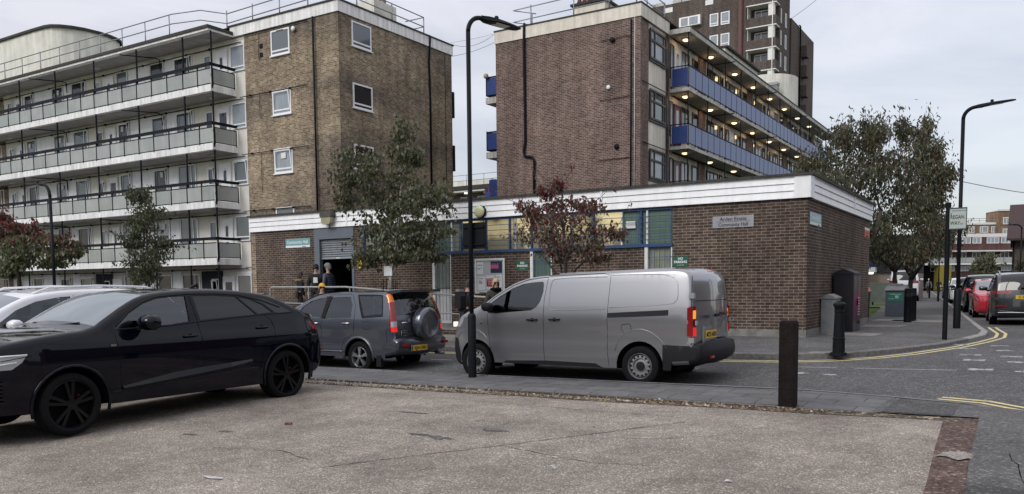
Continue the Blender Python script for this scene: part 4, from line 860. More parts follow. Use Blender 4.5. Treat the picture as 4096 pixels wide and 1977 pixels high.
for i in range(6): b.lathe([(.13,15.15),(.11,15.3),(.13,15.34),(.10,15.4),(.12,15.75)],(-18.85+.27*i,RY+2.0,0),'z',8)
b.build('chimney_pots',mat('red_clay_pot',(.16,.06,.045),.9),c)
b=MB(); b.box(-19.5,-17.3,54,61.5,14.05,17.1); o=b.build('penthouse','renderold',rb); b=MB(); b.box(-19.6,-17.1,53.9,61.6,17.1,17.22); b.build('penthouse_roof','roofing',rb)
b=MB(); b.lathe([(2.55,10),(2.55,20.2),(2.4,20.25)],(-20.8,77.5,0),'z',28); b.build('stair_drum','renderold',rb,smooth=True,angle=40)
b=MB(); b.box(-20.2,-19.2,74.3,75.0,18.4,19.0); b.box(-20.25,-19.15,74.2,75.0,19.02,19.25)
for i in range(5): b.box(-20.15,-19.25,74.25,74.3,18.45+i*.11,18.5+i*.11)
b.build('louvre_vent','galv',rb)

# ================================================================== tower block beyond
TY=103; FTW=FY(TY); tw=empty('tower_block',(-35,TY,.5),0,'tall dark brick tower block with white recessed corner balconies behind the blue balconies','tower block')
TX1=-26.85
b=MB(); b.box(-45,TX1-3.6,TY,125,0,37.6); b.box(TX1-3.6,TX1,TY+1.6,109.5,0,44); b.box(-45,-31.5,TY+.001,125,37.6,37.61)
b.box(TX1-3.6,TX1,TY,TY+1.6,37.0,44); b.box(-31.6,TX1-3.6,TY,118,37.6,41)
zz=0
for k in range(15):
    z0=35.45-2.62*k
    if z0<2: break
    b.box(TX1-3.6,TX1,TY,TY+1.6,z0-2.62+.0,z0-1.45-.0)     # balcony front wall band
b.box(TX1-3.6,TX1,TY,TY+1.6,35.5,37.0)
b.build('wall','towerbrick',tw)
b=MB(); b.box(TX1-3.5,TX1-.4,112,125,0,36.0); b.build('rear_wing','towerbrick',tw)
b=MB()
for k in range(13):
    z0=35.45-2.62*k
    b.box(TX1-3.62,TX1+.03,TY-.04,TY+1.6,z0-.02,z0+.10); b.box(TX1-.95,TX1-.25,TY+.05,TY+.6,z0-1.45,z0-.02); b.box(TX1-3.5,TX1-3.45,TY+.1,TY+1.59,z0-1.45,z0)
b.build('balcony_trim','white2',tw)
FTb=FY(TY+1.58)
for k in range(6):
    z0=35.45-2.62*k; window(FTb,TX1-3.0,TX1-1.2,z0-1.5,z0-.25,tw,'glass','upvc',bars=(TX1-2.2,),fw=.1)
    for (a,c) in ((-35.0,-33.92),(-33.6,-32.5)): window(FTW,a,c,z0-1.58,z0-.05,tw,'glassc','upvc',trans=(z0-1.25,),fw=.12)
    window(FTW,-42.6,-41.2,z0-1.5,z0-.1,tw,'glass','upvc',bars=(-41.9,),fw=.1)
    FWS=FX(TX1); window(FWS,TY+4.2,TY+4.9,z0-1.9,z0-.2,tw,'glass','upvc',fw=.12); window(FWS,TY+2.1,TY+2.5,z0-1.9,z0-.2,tw,'glass','upvc',fw=.08)
b=MB(); b.prism([(-38.85,34.35),(-36.1,34.35),(-36.1,35.5),(-38.85,35.5)],FTW,0,.5); b.build('bay_window','upvc',tw)
b=MB(); b.fbox(FTW,-38.6,-37.7,.5,.52,34.45,35.35); b.fbox(FTW,-37.5,-36.4,.5,.52,34.45,35.35); b.build('bay_pane','glassc',tw)
b=MB(); b.tube([(-31.1,TY-.15,41),(-31.1,TY-.15,10)],.28,10); b.build('soil_pipe',mat('red_brown_pipe',(.10,.045,.04),.7),tw,smooth=True)
b=MB()
for x in (-44.5,-40.9,-35.6,-31.9+.2): b.box(x,x+1.0,TY-.02,TY+1,36.6,37.2)
b.build('parapet_panels','white2',tw)
b=MB()
for x in (-43.5,-42.2,-39.9,-38.5,-34.6,-33.4): b.box(x,x+1.1,TY-.03,TY+.6,37.6,38.0)
b.build('parapet','concrete2',tw)
b=MB(); b.box(-37,-34.0,TY+4,TY+8,37.6,40.2); b.build('plant_room',mat('blue_sheet_cladding',(.10,.17,.30),.6),tw)
pipe([(TX1-.2,115.5,35.9),(TX1-.2,116.2,36.0),(TX1-.2,116.2,5)],.10,tw,'iron','drainpipe'); pipe([(TX1-3.4+3.0,TY-.08,37),(TX1-.4,TY-.08,10)],.05,tw,'white2','cable')
for k in range(6):
    z0=33.4-2.62*k*1.0; b=MB(); b.box(TX1-.6,TX1+.35,117.5,119,z0-1.1,z0+.4); b.build('rear_balcony','towerbrick',tw)

# ================================================================== small block seen between the two
FM=FY(62); mb=empty('apartment_block',(-43,62,3),0,'low brown brick block with roof railings seen in the gap between the two big blocks','apartment block')
b=MB(); b.box(-60,-41.6,63.2,75,0,10.3); b.build('wall','redbrick',mb)
b=MB(); b.box(-60,-41.65,62,75,10.36,10.52); b.build('canopy','white2',mb)
b=MB(); b.box(-60,-36,61.9,75,10.53,10.9); b.build('roof','roofing',mb)
b=MB(); b.box(-41.55,-36,62,62.1,8,10.5); b.build('blue_panel','bluedeep',mb)
FM2=FY(63.2)
window(FM2,-45.1,-44.4,8.2,10.05,mb,'glassc',fw=.08); window(FM2,-43.2,-41.9,8.2,10.05,mb,'glassc',bars=(-42.6,),fw=.08)
railing([[(-60,62.3,11.9),(-36,62.3,11.9)],[(-60,62.3,11.4),(-36,62.3,11.4)]],[((-59+1.9*i,62.3,10.9),1.0) for i in range(13)],.025,mb)
b=MB(); b.box(-60,-43.6,66,72,10.9,12.0); b.build('roof_hut','renderold',mb)
b=MB(); b.lathe([(.16,0),(.14,-.1)],(-44.1,62.6,10.35),'z',10); b.build('lamp_glass','lampw',mb)
# ================================================================== buildings closing the side street
def frame_at(p,q): p=V3(*p,0);q=V3(*q,0);ex=(q-p).normalized(); return (p,ex,V3(ex.y,-ex.x,0))
FF=frame_at((-15.92,155.9),(-1.18,165.1)); fb=empty('street_end_block',(-9,160.5,.5),0,'dark red brick flats with white bands closing the end of the side street','apartment block')
b=MB(); b.fbox(FF,-14,30,-10,0,.3,9.4); b.build('wall','farbrick',fb)
b=MB(); b.fbox(FF,-14,30,-10,.1,9.42,10.0); b.build('parapet','white2',fb)
b=MB(); b.fbox(FF,2,30,.0,1.3,6.95,7.15); b.fbox(FF,-1,30,.0,1.3,4.75,5.05); b.build('white_canopies','white2',fb)
for i in range(9):
    a=1.5+i*2.4; window(FF,a,a+(2.1 if i%3 else 1.5),8.35,9.35,fb,'glassc','upvc',bars=(a+.7,a+1.3),fw=.08)
    window(FF,a,a+1.4,5.2,6.9,fb,'glassd','upvc',bars=(a+.7,),fw=.08); window(FF,a+.2,a+1.9,3.7,4.6,fb,'glassc','upvc',bars=(a+.7,a+1.3),fw=.08)
for i in range(14): b=MB(); b.fbox(FF,-1+i*1.6,-1+i*1.6+1.5,1.25,1.3,5.1,5.95); b.build('balcony_panel','frost',fb)
b=MB(); b.fbox(FF,2.4,4.6,.0,1.32,.5,4.7); b.build('yellow_wall',mat('olive_yellow_paint',(.27,.22,.03),.8,nz=(3,.1)),fb)
b=MB(); b.fbox(FF,-2,2.3,.0,.05,.5,4.7); b.build('dark_entrance','black',fb)
FG=frame_at((-18,214),(4,228)); ub=empty('upper_flats',(-8,220,.5),0,'tan brick flats with white windows rising behind the street-end block','apartment block')
b=MB(); b.fbox(FG,0,40,-10,0,.3,15.0); b.build('wall','orangebrick',ub); b=MB(); b.fbox(FG,0,40,-10,.15,15.02,15.5); b.build('roof_edge','white2',ub)
b=MB(); b.fbox(FG,12.8,16.5,-4,.8,.3,18.0); b.fbox(FG,16.5,18.6,-4,.4,.3,16.6); b.build('stair_tower','orangebrick',ub); b=MB(); b.fbox(FG,12.6,16.7,-4,1.0,18.02,18.4); b.build('tower_cap','white2',ub)
for i in range(10): a=4+i*2.6; window(FG,a,a+(1.3 if i%2 else 1.9),13.2,14.6,ub,'glassc','upvc',bars=(a+.6,),fw=.12) if not 12<a<18 else None
FG2=(FG[0]+FG[2]*.8,FG[1],FG[2]); window(FG2,14.0,15.6,15.0,16.6,ub,'glassc','upvc',bars=(14.8,),fw=.12); window(FG2,14.0,15.6,12.4,14.0,ub,'glassc','upvc',bars=(14.8,),fw=.12)
railing([[tuple(FG[0]+FG[1]*a+V3(0,0,16.4)) for a in (1,12.5)],[tuple(FG[0]+FG[1]*a+V3(0,0,15.9)) for a in (1,12.5)]],[(tuple(FG[0]+FG[1]*a+V3(0,0,15.5)),.9) for a in (1,3,5,7,9,11,12.5)],.05,ub)
# house with tiled gable at the right edge
hs=empty('tiled_house',(4,70,.4),0,'dark brick house with plum tiled gable roof at the right edge','house')
b=MB(); b.box(-1.05,9,68,80,.3,4.9); b.build('wall','towerbrick',hs)
b=MB(); v=[(-1.5,67.2,4.75),(9,67.2,4.75),(9,74,7.6),(-1.5,74,7.6),(9,81,4.75),(-1.5,81,4.75)]
b.raw(v,[(0,1,2,3),(3,2,4,5)]); b.raw([(p[0],p[1],p[2]-.15) for p in v],[(3,2,1,0),(5,4,2,3)]); b.quad(v[0],v[3],(-1.5,74,7.45),(-1.5,67.2,4.6)); b.quad(v[0],v[1],(9,67.2,4.6),(-1.5,67.2,4.6)); b.build('roof',mat('plum_roof_tile',(.048,.024,.024),.85,nz=(6,.3),bump=(12,.5)),hs)
b=MB(); b.raw([(-1.04,68,4.9),(-1.04,80,4.9),(-1.04,74,7.3)],[(0,2,1)]); b.build('gable','towerbrick',hs)
pipe([(-1.1,67.9,4.8),(-1.1,67.9,.4)],.06,hs,'iron','drainpipe')
# low block behind the lawn
lb=empty('low_block',(-13,70,.4),0,'low dark grey block with pale ground floor behind the lawn trees','apartment block')
b=MB(); b.box(-22,-7.9,70,80,2.55,5.4); b.build('upper_wall','darkbrick',lb); b=MB(); b.box(-22,-7.9,70.2,80,.3,2.54); b.build('ground_floor',mat('buff_render',(.30,.24,.20),.9,nz=(2,.15)),lb)
b=MB(); b.box(-13,-10.3,69,70,3.0,4.6); b.build('blue_panel','bluedeep',lb); b=MB(); b.box(-13,-10.2,69,70.1,2.6,2.98); b.build('slab','concrete',lb)
b=MB(); b.lathe([(.25,0),(.2,-.15)],(-10.6,69.6,2.6),'z',10); b.build('lamp_glass','lampw',lb)

# ================================================================== unseen brick blocks added for car paint and glass to reflect
unseen_blk=empty('apartment_block',(-30,-30,0),0,'unseen long brick block added behind the parking lot for reflections','apartment block')
b=MB(); b.box(-62,-9,-42,-30,-.4,12.6); b.build('wall','towerbrick',unseen_blk); b=MB(); b.box(-62.2,-8.8,-42,-29.8,12.6,13.2); b.build('parapet','concrete',unseen_blk)
for k in range(4): b=MB(); b.box(-62,-9,-30,-29.2,2.6+2.65*k,2.85+2.65*k); b.build('balcony_slab','concrete',unseen_blk)
unseen_blk=empty('apartment_block',(22,-26,0),0,'unseen lower brick block added to the right behind the viewer for reflections','apartment block')
b=MB(); b.box(2,44,-38,-27,-.4,8.6); b.build('wall','towerbrick',unseen_blk); b=MB(); b.box(1.8,44,-38,-26.8,8.6,9.1); b.build('parapet','concrete',unseen_blk)
unseen_blk=empty('apartment_block',(20,10,0),0,'unseen brick block added across the side street for reflections','apartment block')
b=MB(); b.box(16,30,12,58,-.4,8.6); b.build('wall','redbrick',unseen_blk); b=MB(); b.box(15.8,30,11.8,58.2,8.6,9.1); b.build('parapet','concrete',unseen_blk)
# ================================================================== vehicles (local: front at -x, near side -y, z up)
WORLD[0]=False
def chaikin(p,keep=()):
    q=[p[0]]
    for i in range(1,len(p)-1):
        if i in keep: q.append(p[i]); continue
        a,b,c=p[i-1],p[i],p[i+1]
        q.append((b[0]*.75+a[0]*.25,b[1]*.75+a[1]*.25)); q.append((b[0]*.75+c[0]*.25,b[1]*.75+c[1]*.25))
    q.append(p[-1]); return q
def dens(p,s=.12):
    q=[]
    for i in range(len(p)-1):
        a=Vector(p[i]);c=Vector(p[i+1]);k=max(1,int((c-a).length/s)); q+=[tuple(a.lerp(c,j/k)) for j in range(k)]
    q.append(tuple(p[-1])); return q
def wheel(x,y,z,R,w,parent,style='alloy',rimr=None,tyre='rubber'):
    s=-1 if y<0 else 1; rimr=rimr or R*.68; c=(x,y,z)
    b=MB(); h=w/2
    b.lathe([(rimr*.98,-h*.9),(rimr+.02,-h),(R-.03,-h*.96),(R-.006,-h*.8),(R,-h*.55),(R,h*.55),(R-.006,h*.8),(R-.03,h*.96),(rimr+.02,h),(rimr*.98,h*.9)],c,'y',40,caps=False)
    wh=b.build('wheel','rubber',parent,smooth=True,angle=35)
    o=s*h*.86
    b=MB(); b.lathe([(rimr*1.0,o),(rimr*.965,o+s*.006),(rimr*.93,o-s*.01),(rimr*.90,-o*.5)],c,'y',36,caps=False)
    m={'alloy':'alloy','steel':'steelw','black':'blackalloy'}[style]
    if style=='steel':
        b.lathe([(rimr*.90,o-s*.05),(rimr*.80,o-s*.02),(rimr*.60,o-s*.015),(rimr*.52,o-s*.045),(rimr*.18,o-s*.03),(.001,o-s*.03)],c,'y',32,caps=False)
    else:
        n=5; 
        for i in range(n):
            for q in ((-.17,.17) if style=='black' else (-.12,.12)):
                a=2*PI*i/n+.35; 
                def P(r,t,d): 
                    aa=a+q*(1.0 if r<rimr*.5 else .95)+t/r; return (x+r*math.cos(aa),y+o+s*d,z+r*math.sin(aa))
                r0,r1=rimr*.16,rimr*.95; t0,t1=rimr*.05,rimr*(.085 if style=='alloy' else .07)
                v=[P(r0,-t0,.0),P(r0,t0,.0),P(r1,t1,-.012),P(r1,-t1,-.012),P(r0,-t0*1.3,-.05),P(r0,t0*1.3,-.05),P(r1,t1*1.2,-.06),P(r1,-t1*1.2,-.06)]
                b.raw(v,[(0,1,2,3),(0,4,5,1),(1,5,6,2),(3,2,6,7),(0,3,7,4)])
        b.lathe([(rimr*.24,o-s*.05),(rimr*.22,o+s*.004),(rimr*.1,o+s*.01),(.001,o+s*.01)],c,'y',16,caps=False)
    r=b.build('rim',m,wh,smooth=True,angle=35)
    b=MB(); b.lathe([(rimr*.9,o-s*.10),(.001,o-s*.10)],c,'y',24,caps=False); b.build('brake_shadow_disc' if style=='steel' else 'rim_shadow_disc','black' if style!='alloy' else 'dark',wh)  # dark disc puts the shade behind the rim into colour
    if style=='steel':
        b=MB()
        for i in range(14):
            a=2*PI*i/14; b.lathe([(rimr*.085,0),(.001,s*.002)],(x+rimr*.74*math.cos(a),y+o-s*.012,z+rimr*.74*math.sin(a)),'y',10,caps=False)
        b.build('dark_vent_discs','black',wh)  # black discs stand in for the shade inside the wheel holes
        b=MB(); b.lathe([(rimr*.34,o-s*.035),(rimr*.32,o-s*.005),(.001,o+s*.0)],c,'y',20,caps=False); b.build('hub_cap','blackpl',wh,smooth=True,angle=40)
    if style=='black':
        b=MB(); b.box(x+.12,x+.18,y+o-s*.095,y+o-s*.075,z+.03,z+.10); b.build('caliper','redcal',wh)
    return wh
def car(name,label,cat,loc,rz,sp,group=None):
    e=empty(name,loc,rz,label,cat,group); Wd=sp['W']; out=sp['out']; r=sp.get('r',.06); belt=sp['belt']; tum=sp.get('tum',.2); roof=max(p[1] for p in out)
    xs=[p[0] for p in out]; x0,x1=min(xs),max(xs); nt_=sp.get('nose',.16); tt=sp.get('tail',.06)
    def Y(x,z):
        w=Wd; sz,sa=sp.get('tilt',(belt*.86,.03))
        if z>sz: w-=sa*min(1,(z-sz)/(belt-sz))**1.4
        if z>belt: w-=tum*((z-belt)/(roof-belt))**1.15
        else: w-=.05*((belt-z)/belt)**2
        sh=sp.get('shoulder',.018); w-=sh*(1+math.cos((z-belt*.72)/(belt*.30)*PI))*.5 if abs(z-belt*.72)<belt*.30 else 0
        d=x-x0
        if d<.9: w-=nt_*(1-d/.9)**2.2
        d=x1-x
        if d<.6: w-=tt*(1-d/.6)**2
        return w
    pl=dens(chaikin(out,sp.get('keep',())),.055); n=len(pl); ins=[];nr=[]
    for i,p in enumerate(pl):
        a=Vector(pl[max(i-1,0)]);c=Vector(pl[min(i+1,n-1)]); d=(c-a).normalized(); nn=Vector((-d.y,d.x)); nr.append(nn); ins.append((p[0]-nn.x*r,p[1]-nn.y*r))
    # bottom line with arches, rear to front
    bl=[]; ra=sp['ra']
    zs=sp['sill']
    def arch(cx,cz,ra):
        q=[]; zl=zs; a0=math.asin(clamp((zl-cz)/ra,-.95,.95))
        for k in range(15): a=a0+(PI-2*a0)*k/14; q.append((cx+ra*math.cos(a),cz+ra*math.sin(a)))
        return q
    (xf,zf),(xr,zr)=sp['wf'],sp['wr']
    bot=[(ins[-1][0]-.02,zs)] if ins[-1][0]-.05>xr+ra else []
    bot+=arch(xr,zr,ra)+arch(xf,zf,ra)
    if ins[0][0]+.05<xf-ra: bot+=[(ins[0][0]+.02,zs)]
    poly=ins+bot
    regs=sp['win']+sp.get('trim',[])
    vs,tr=cdt(poly,(),.13,[dens(q[2]+[q[2][0]],.12)[:-1] for q in regs])
    paintm=sp['paint']; parts={}
    def P(k): return parts.setdefault(k,MB())
    for s in (-1,1):
        cols={}
        for t,c in tr:
            key=('body',paintm)
            for q in regs:
                if inside(c,q[2]): key=(q[0],q[1]) ; break
            cols.setdefault(key,[]).append(t)
        for key,ts in cols.items():
            mb_=P((key[0],key[1],s if key[0]!='body' else 0)); used=sorted({i for t in ts for i in t}); mp_={u:i for i,u in enumerate(used)}
            off=.006 if (key[0] in('cladding','rail','moulding') or 'bumper' in key[0]) else (-.012 if 'window' in key[0] else 0)
            V=[(vs[u][0],s*(Y(vs[u][0],vs[u][1])+off),vs[u][1]) for u in used]
            F=[]
            for t in ts:
                f=tuple(mp_[i] for i in t); a,b_,c_=[Vector(V[i]) for i in f]; nn=(b_-a).cross(c_-a)
                F.append(f if nn.y*s>0 else f[::-1])
            mb_.raw(V,F)
    # top skin
    ts_=[1,.93,.75,.5,.25,0,-.25,-.5,-.75,-.93,-1]
    rows=[]
    for i in range(n):
        p,nn,q=Vector(pl[i]),nr[i],ins[i]; Yi=Y(q[0],q[1]); row=[]
        bu=sp.get('crown',.035)+ ((sp.get('bow',.16) if p.y<belt*.95 else .09) if nn.x<-.2 else sp.get('rbow',.07))*abs(nn.x)*(1 if abs(nn.x)>.2 else 0)
        for ph in (0,30,60): a=math.radians(ph); row.append((q[0]+nn.x*r*math.sin(a),Yi-r*(1-math.cos(a)),q[1]+nn.y*r*math.sin(a),1.01))
        for t in ts_: row.append((p.x+nn.x*bu*(1-t*t),(Yi-r)*t,p.y+nn.y*bu*(1-t*t),t))
        for ph in (60,30,0): a=math.radians(ph); row.append((q[0]+nn.x*r*math.sin(a),-(Yi-r*(1-math.cos(a))),q[1]+nn.y*r*math.sin(a),-1.01))
        rows.append(row)
    m_=len(rows[0])
    cells={}
    for i in range(n-1):
        mx_,mz=(pl[i][0]+pl[i+1][0])/2,(pl[i][1]+pl[i+1][1])/2
        for j in range(m_-1):
            t=(rows[i][j][3]+rows[i][j+1][3])/2; key=('body',paintm,0)
            for (k,mm,bx,tm) in sp.get('top',[]):
                if bx[0]<=mx_<=bx[1] and bx[2]<=mz<=bx[3] and (abs(t)<tm if tm>0 else abs(t)>-tm): key=(k,mm,0 if tm>0 else (1 if t>0 else -1)); break
            cells.setdefault(key,[]).append((i,j))
    for key,cs in cells.items():
        mb_=P(key); ids={}; V=[];F=[]
        def idx(i,j):
            if (i,j) not in ids: ids[(i,j)]=len(V); V.append(rows[i][j][:3])
            return ids[(i,j)]
        for i,j in cs: F.append((idx(i,j),idx(i+1,j),idx(i+1,j+1),idx(i,j+1)))
        a,b_,c_=[Vector(V[q]) for q in F[0][:3]]
        mb_.raw(V,F)
    for key,mb_ in parts.items():
        o=mb_.build(key[0],key[1],e,smooth=True)
        bm=bmesh.new(); bm.from_mesh(o.data); bmesh.ops.remove_doubles(bm,verts=bm.verts,dist=.0008); bmesh.ops.recalc_face_normals(bm,faces=bm.faces); bm.to_mesh(o.data); bm.free(); o.data.set_sharp_from_angle(angle=math.radians(48))
    # underbody and wheels
    b=MB(); iw=Wd-sp.get('ww',.22)-.07; b.box(x0+.25,x1-.5,-iw,iw,zs-.03,.68)
    for (cx,cz) in (sp['wf'],sp['wr']):
        b.box(x0+.3,x1-.5,-iw,iw,.68,.8)
    b.build('underbody','black',e)
    for (cx,cz) in (sp['wf'],sp['wr']):
        for s in (-1,1):
            b=MB()
            q=[(cx+ra*1.0*math.cos(a),cz+ra*math.sin(a)) for a in [PI*k/14 for k in range(15)]]
            for k in range(14):
                (ax,az),(bx,bz)=q[k],q[k+1]; b.quad((ax,s*iw,az),(bx,s*iw,bz),(bx,s*(Y(bx,bz)-.01),bz),(ax,s*(Y(ax,az)-.01),az))
            if sp.get('wallbox',True): b.box(cx-ra,cx+ra,s*iw,s*(iw-.02),cz-.1,cz+ra)
            b.build('wheel_arch_liner','black',e)
    for (cx,cz) in (sp['wf'],sp['wr']):
        for s in (-1,1): wheel(cx,s*(Wd-sp.get('ww',.22)/2-.025),cz,sp['R'],sp.get('ww',.22),e,sp.get('rim','alloy'),sp.get('rimr'))
    for (sx_,sz_) in sp.get('seats',[]):
        for s in (-1,1):
            b=MB(); y=s*Wd*.42; b.prism([(sx_-.10,.75),(sx_+.12,.75),(sx_+.24,sz_+.28),(sx_+.14,sz_+.30),(sx_+.02,sz_)],(V3(0,y,0),V3(1,0,0),V3(0,-1,0)),-.24,.24); b.build('seat','seat',e)
            b=MB(); b.prism([(sx_+.14,sz_+.33),(sx_+.24,sz_+.33),(sx_+.25,sz_+.50),(sx_+.17,sz_+.51)],(V3(0,y,0),V3(1,0,0),V3(0,-1,0)),-.13,.13); b.build('headrest','seat',e)
    if sp.get('seats'):
        fx=sp['seats'][0][0]; b=MB(); b.box(fx-1.0,fx-.62,-Wd+.14,Wd-.14,.78,belt+.01); b.build('dashboard','liner',e)
        b=MB(); b.tube([(fx-.50+.06*math.sin(a),Wd*.42+.18*math.cos(a),belt+.0+.17*math.sin(a)) for a in [2*PI*i/16 for i in range(16)]],.014,5,close=True); b.build('steering_wheel','blackpl',e)
    if sp.get('bulk'): b=MB(); b.box(sp['bulk'],sp['bulk']+.04,-Wd+.2,Wd-.2,.4,1.84); b.build('bulkhead','liner',e)
    # panel gaps, mouldings
    if sp.get('lines'):
        for s in (-1,1):
            for l in sp['lines']: b=MB(); b.tube([(x,s*(Y(x,z)-.001),z) for x,z in dens(l,.08)],.0045,4); b.build('panel_gap','black',e)
    for (nm,mm,rad,l) in sp.get('beads',[]):
        for s in (-1,1): b=MB(); b.tube([(x,s*(Y(x,z)),z) for x,z in dens(l,.08)],rad,6); b.build(nm,mm,e,smooth=True)
    for (hx,hz) in sp.get('handles',[]):
        for s in (-1,1):
            y=Y(hx,hz); b=MB(); b.tube([(hx-.11,s*(y+.004),hz),(hx-.09,s*(y+.03),hz+.003),(hx+.09,s*(y+.03),hz+.006),(hx+.11,s*(y+.004),hz+.005)],.014,6)
            b.lathe([(.035,s*.002),(.001,s*.003)],(hx,s*y,hz),'y',10,caps=False); b.build('door_handle',sp.get('hm',paintm),e,smooth=True)
    if sp.get('mirror'):
        mx_,mz,mm=sp['mirror'][:3]; sc=sp['mirror'][3] if len(sp['mirror'])>3 else 1
        for s in (-1,1):
            y=Y(mx_,mz-.05); b=MB()
            prof=[(.02,.45),(.10,.9),(.17,1.0),(.25,.92),(.28,.6)]
            vs_=[];fs_=[]
            for k,(dy,q) in enumerate(prof):
                for a in range(10):
                    an=2*PI*a/10; vs_.append((mx_+.10*sc*q*math.cos(an)-.0,s*(y+dy*sc),mz+.085*sc*q*math.sin(an)))
            for k in range(4):
                for a in range(10): fs_.append((k*10+a,k*10+(a+1)%10,(k+1)*10+(a+1)%10,(k+1)*10+a))
            fs_+=[tuple(range(10)),tuple(range(40,50))]; b.raw(vs_,fs_); b.build('door_mirror',mm,e,smooth=True,angle=60)
            b=MB(); b.tube([(mx_-.03,s*(y-.02),mz-.09),(mx_-.02,s*(y+.08*sc),mz-.05)],.03,6); b.build('mirror_arm','blackpl',e)
    return e,Y
def plate(e,x,y,z,w,h,txt,col='plateyellow',tilt=0,eu=True):
    F=(V3(x,0,0),V3(0,1,0),V3(1,0,0)); b=MB(); b.fbox(F,y-w/2,y+w/2,0,.012,z-h/2,z+h/2); p=b.build('number_plate',col,e)
    text(txt,h*.86,F,y+(.02 if eu else 0),z-h*.30,.014,'ink',p,'CENTER',sx=.93,bold=.0015)
    if eu: b=MB(); b.fbox(F,y-w/2+.004,y-w/2+.045,.012,.0135,z-h/2+.004,z+h/2-.004); b.build('blue_band','bluedeep',p)
M['plateyellow']=mat('yellow_number_plate',(.70,.45,.03),.4); M['platewhite']=mat('white_number_plate',(.7,.7,.7),.4)

# ---- silver panel van
van,VY=car('panel_van','silver long panel van with black bumpers stopped on the road, rear lights lit','van',(-5.52,13.75,.01),0,dict(W=1.0,r=.07,belt=1.22,tum=.13,nose=.26,tail=.05,shoulder=.03,
 out=[(-3.70,.19),(-3.86,.22),(-3.96,.35),(-3.97,.70),(-3.93,.86),(-3.88,1.0),(-3.78,1.13),(-3.5,1.25),(-3.31,1.31),(-3.12,1.40),(-2.96,1.51),(-2.76,1.63),(-2.55,1.74),(-2.39,1.80),(-2.2,1.85),(-1.9,1.89),(-.93,1.93),(0,1.96),(.5,1.965),(.74,1.95),(.86,1.88),(.90,1.72),(.925,1.32),(.935,.91),(.94,.74),(1.04,.73),(1.075,.60),(1.06,.48),(.97,.41),(.6,.38)],keep=(24,25),
 sill=.30,wf=(-3.30,.30),wr=(.02,.35),ra=.42,R=.335,rimr=.222,rim='steel',ww=.21,paint='pvan',crown=.03,bow=.22,rbow=.05,
 seats=[(-2.15,1.05)],bulk=-1.72,win=[('side_window','carglass',[(-3.05,1.25),(-2.96,1.40),(-2.76,1.53),(-2.5,1.67),(-2.29,1.745),(-2.09,1.77),(-1.88,1.78),(-1.86,1.74),(-1.86,1.6),(-1.91,1.43),(-1.98,1.33),(-2.09,1.27),(-2.84,1.21),(-3.0,1.21)])],
 trim=[('front_bumper_side','blackpl',[(-4.2,.1),(-4.2,.72),(-3.84,.72),(-3.78,.55),(-3.74,.42),(-3.74,.1)]),('rear_bumper_side','blackpl',[(.43,.1),(.43,.72),(.95,.71),(1.4,.75),(1.4,.1)]),
  ('rail','blackpl',[(-.57,1.235),(.52,1.295),(.52,1.205),(-.57,1.155)]),('moulding','blackpl',[(-2.74,.28),(-2.62,.345),(-1.8,.375),(-.8,.365),(-.66,.30),(-.64,.28)]),
  ('headlamp','clearlens',[(-3.9,.94),(-3.88,1.05),(-3.78,1.10),(-3.62,1.12),(-3.66,1.03),(-3.79,.93)])],
 top=[('windscreen','screen',(-3.25,-2.42,1.33,1.79),.97),('indicator','ambon',(.8,1.1,1.18,1.27),-.95),('stop_lamp','tailon',(.8,1.1,.90,.99),-.95),('tail_lamp','taillens',(.8,1.1,.86,1.33),-.92),('rear_bumper','blackpl',(.9,1.3,.3,.76),1.05),('front_bumper','blackpl',(-4.2,-3.6,.1,.72),1.05),('grille','blackpl',(-4.2,-3.86,.80,.98),.45)],
 lines=[[(-3.03,1.2),(-3.01,.85),(-2.97,.6),(-2.88,.32)],[(-1.78,1.86),(-1.83,1.45),(-1.83,.65),(-1.79,.31)],[(-.555,1.90),(-.575,1.2),(-.57,.6),(-.54,.33)],[(.88,1.85),(.905,1.3),(.915,.73)],[(-1.78,1.885),(-.7,1.91),(-.57,1.88)],[(-3.1,1.34),(-2.9,1.50),(-2.5,1.72),(-2.2,1.82),(-1.8,1.86)],[(-.32,.99),(-.30,1.04),(-.17,1.06),(-.14,1.03),(-.13,.94),(-.26,.89),(-.32,.98)]],
 handles=[(-2.06,1.10),(-1.60,1.11)],hm='blackpl',mirror=(-2.92,1.33,'blackpl',1.0)))
# pressed recesses in the load panels
def loop_bead(e,Yf,pts,nm='pressed_panel_edge',m='pvan',rad=.0055,sides=(-1,)):
    for s in sides: b=MB(); b.tube([(x,s*(Yf(x,z)+.001),z) for x,z in dens(chaikin(pts),.07)],rad,6,close=False); b.build(nm,m,e,smooth=True)
loop_bead(van,VY,[(-.62,1.85),(-1.62,1.84),(-1.72,1.77),(-1.73,1.32),(-1.64,1.265),(-.62,1.305)]); loop_bead(van,VY,[(-.54,1.88),(.35,1.885),(.55,1.84),(.65,1.75),(.67,1.55),(.66,1.45),(.57,1.385),(-.54,1.325)])
loop_bead(van,VY,[(-.42,.60),(-.38,.78),(-.2,.93),(.02,.98),(.22,.93),(.4,.8),(.5,.66)]); loop_bead(van,VY,[(-3.82,.75),(-3.68,.86),(-3.4,.92),(-3.15,.86),(-3.02,.7)]); 
for (z0,z1) in ((1.48,1.57),(.76,.845)): b=MB(); b.box(.86,.95,-(VY(.9,1.3)+.012),-(VY(.9,1.3)-.06),z0,z1); b.build('hinge','psilver',van)
FR=(V3(.955,0,0),V3(0,1,0),V3(1,0,0))
for s in (-1,1):
    b=MB(); b.fbox(FR,s*.86-.04,s*.86+.04,.0,.02,1.05,1.12); b.build('reversing_lamp','clearlens',van)
    b=MB(); b.box(.84,.93,s*(VY(.9,1.1)-.02),s*(VY(.9,1.1)+.004),.87,1.33); b.build('tail_lamp_side','taillens',van)
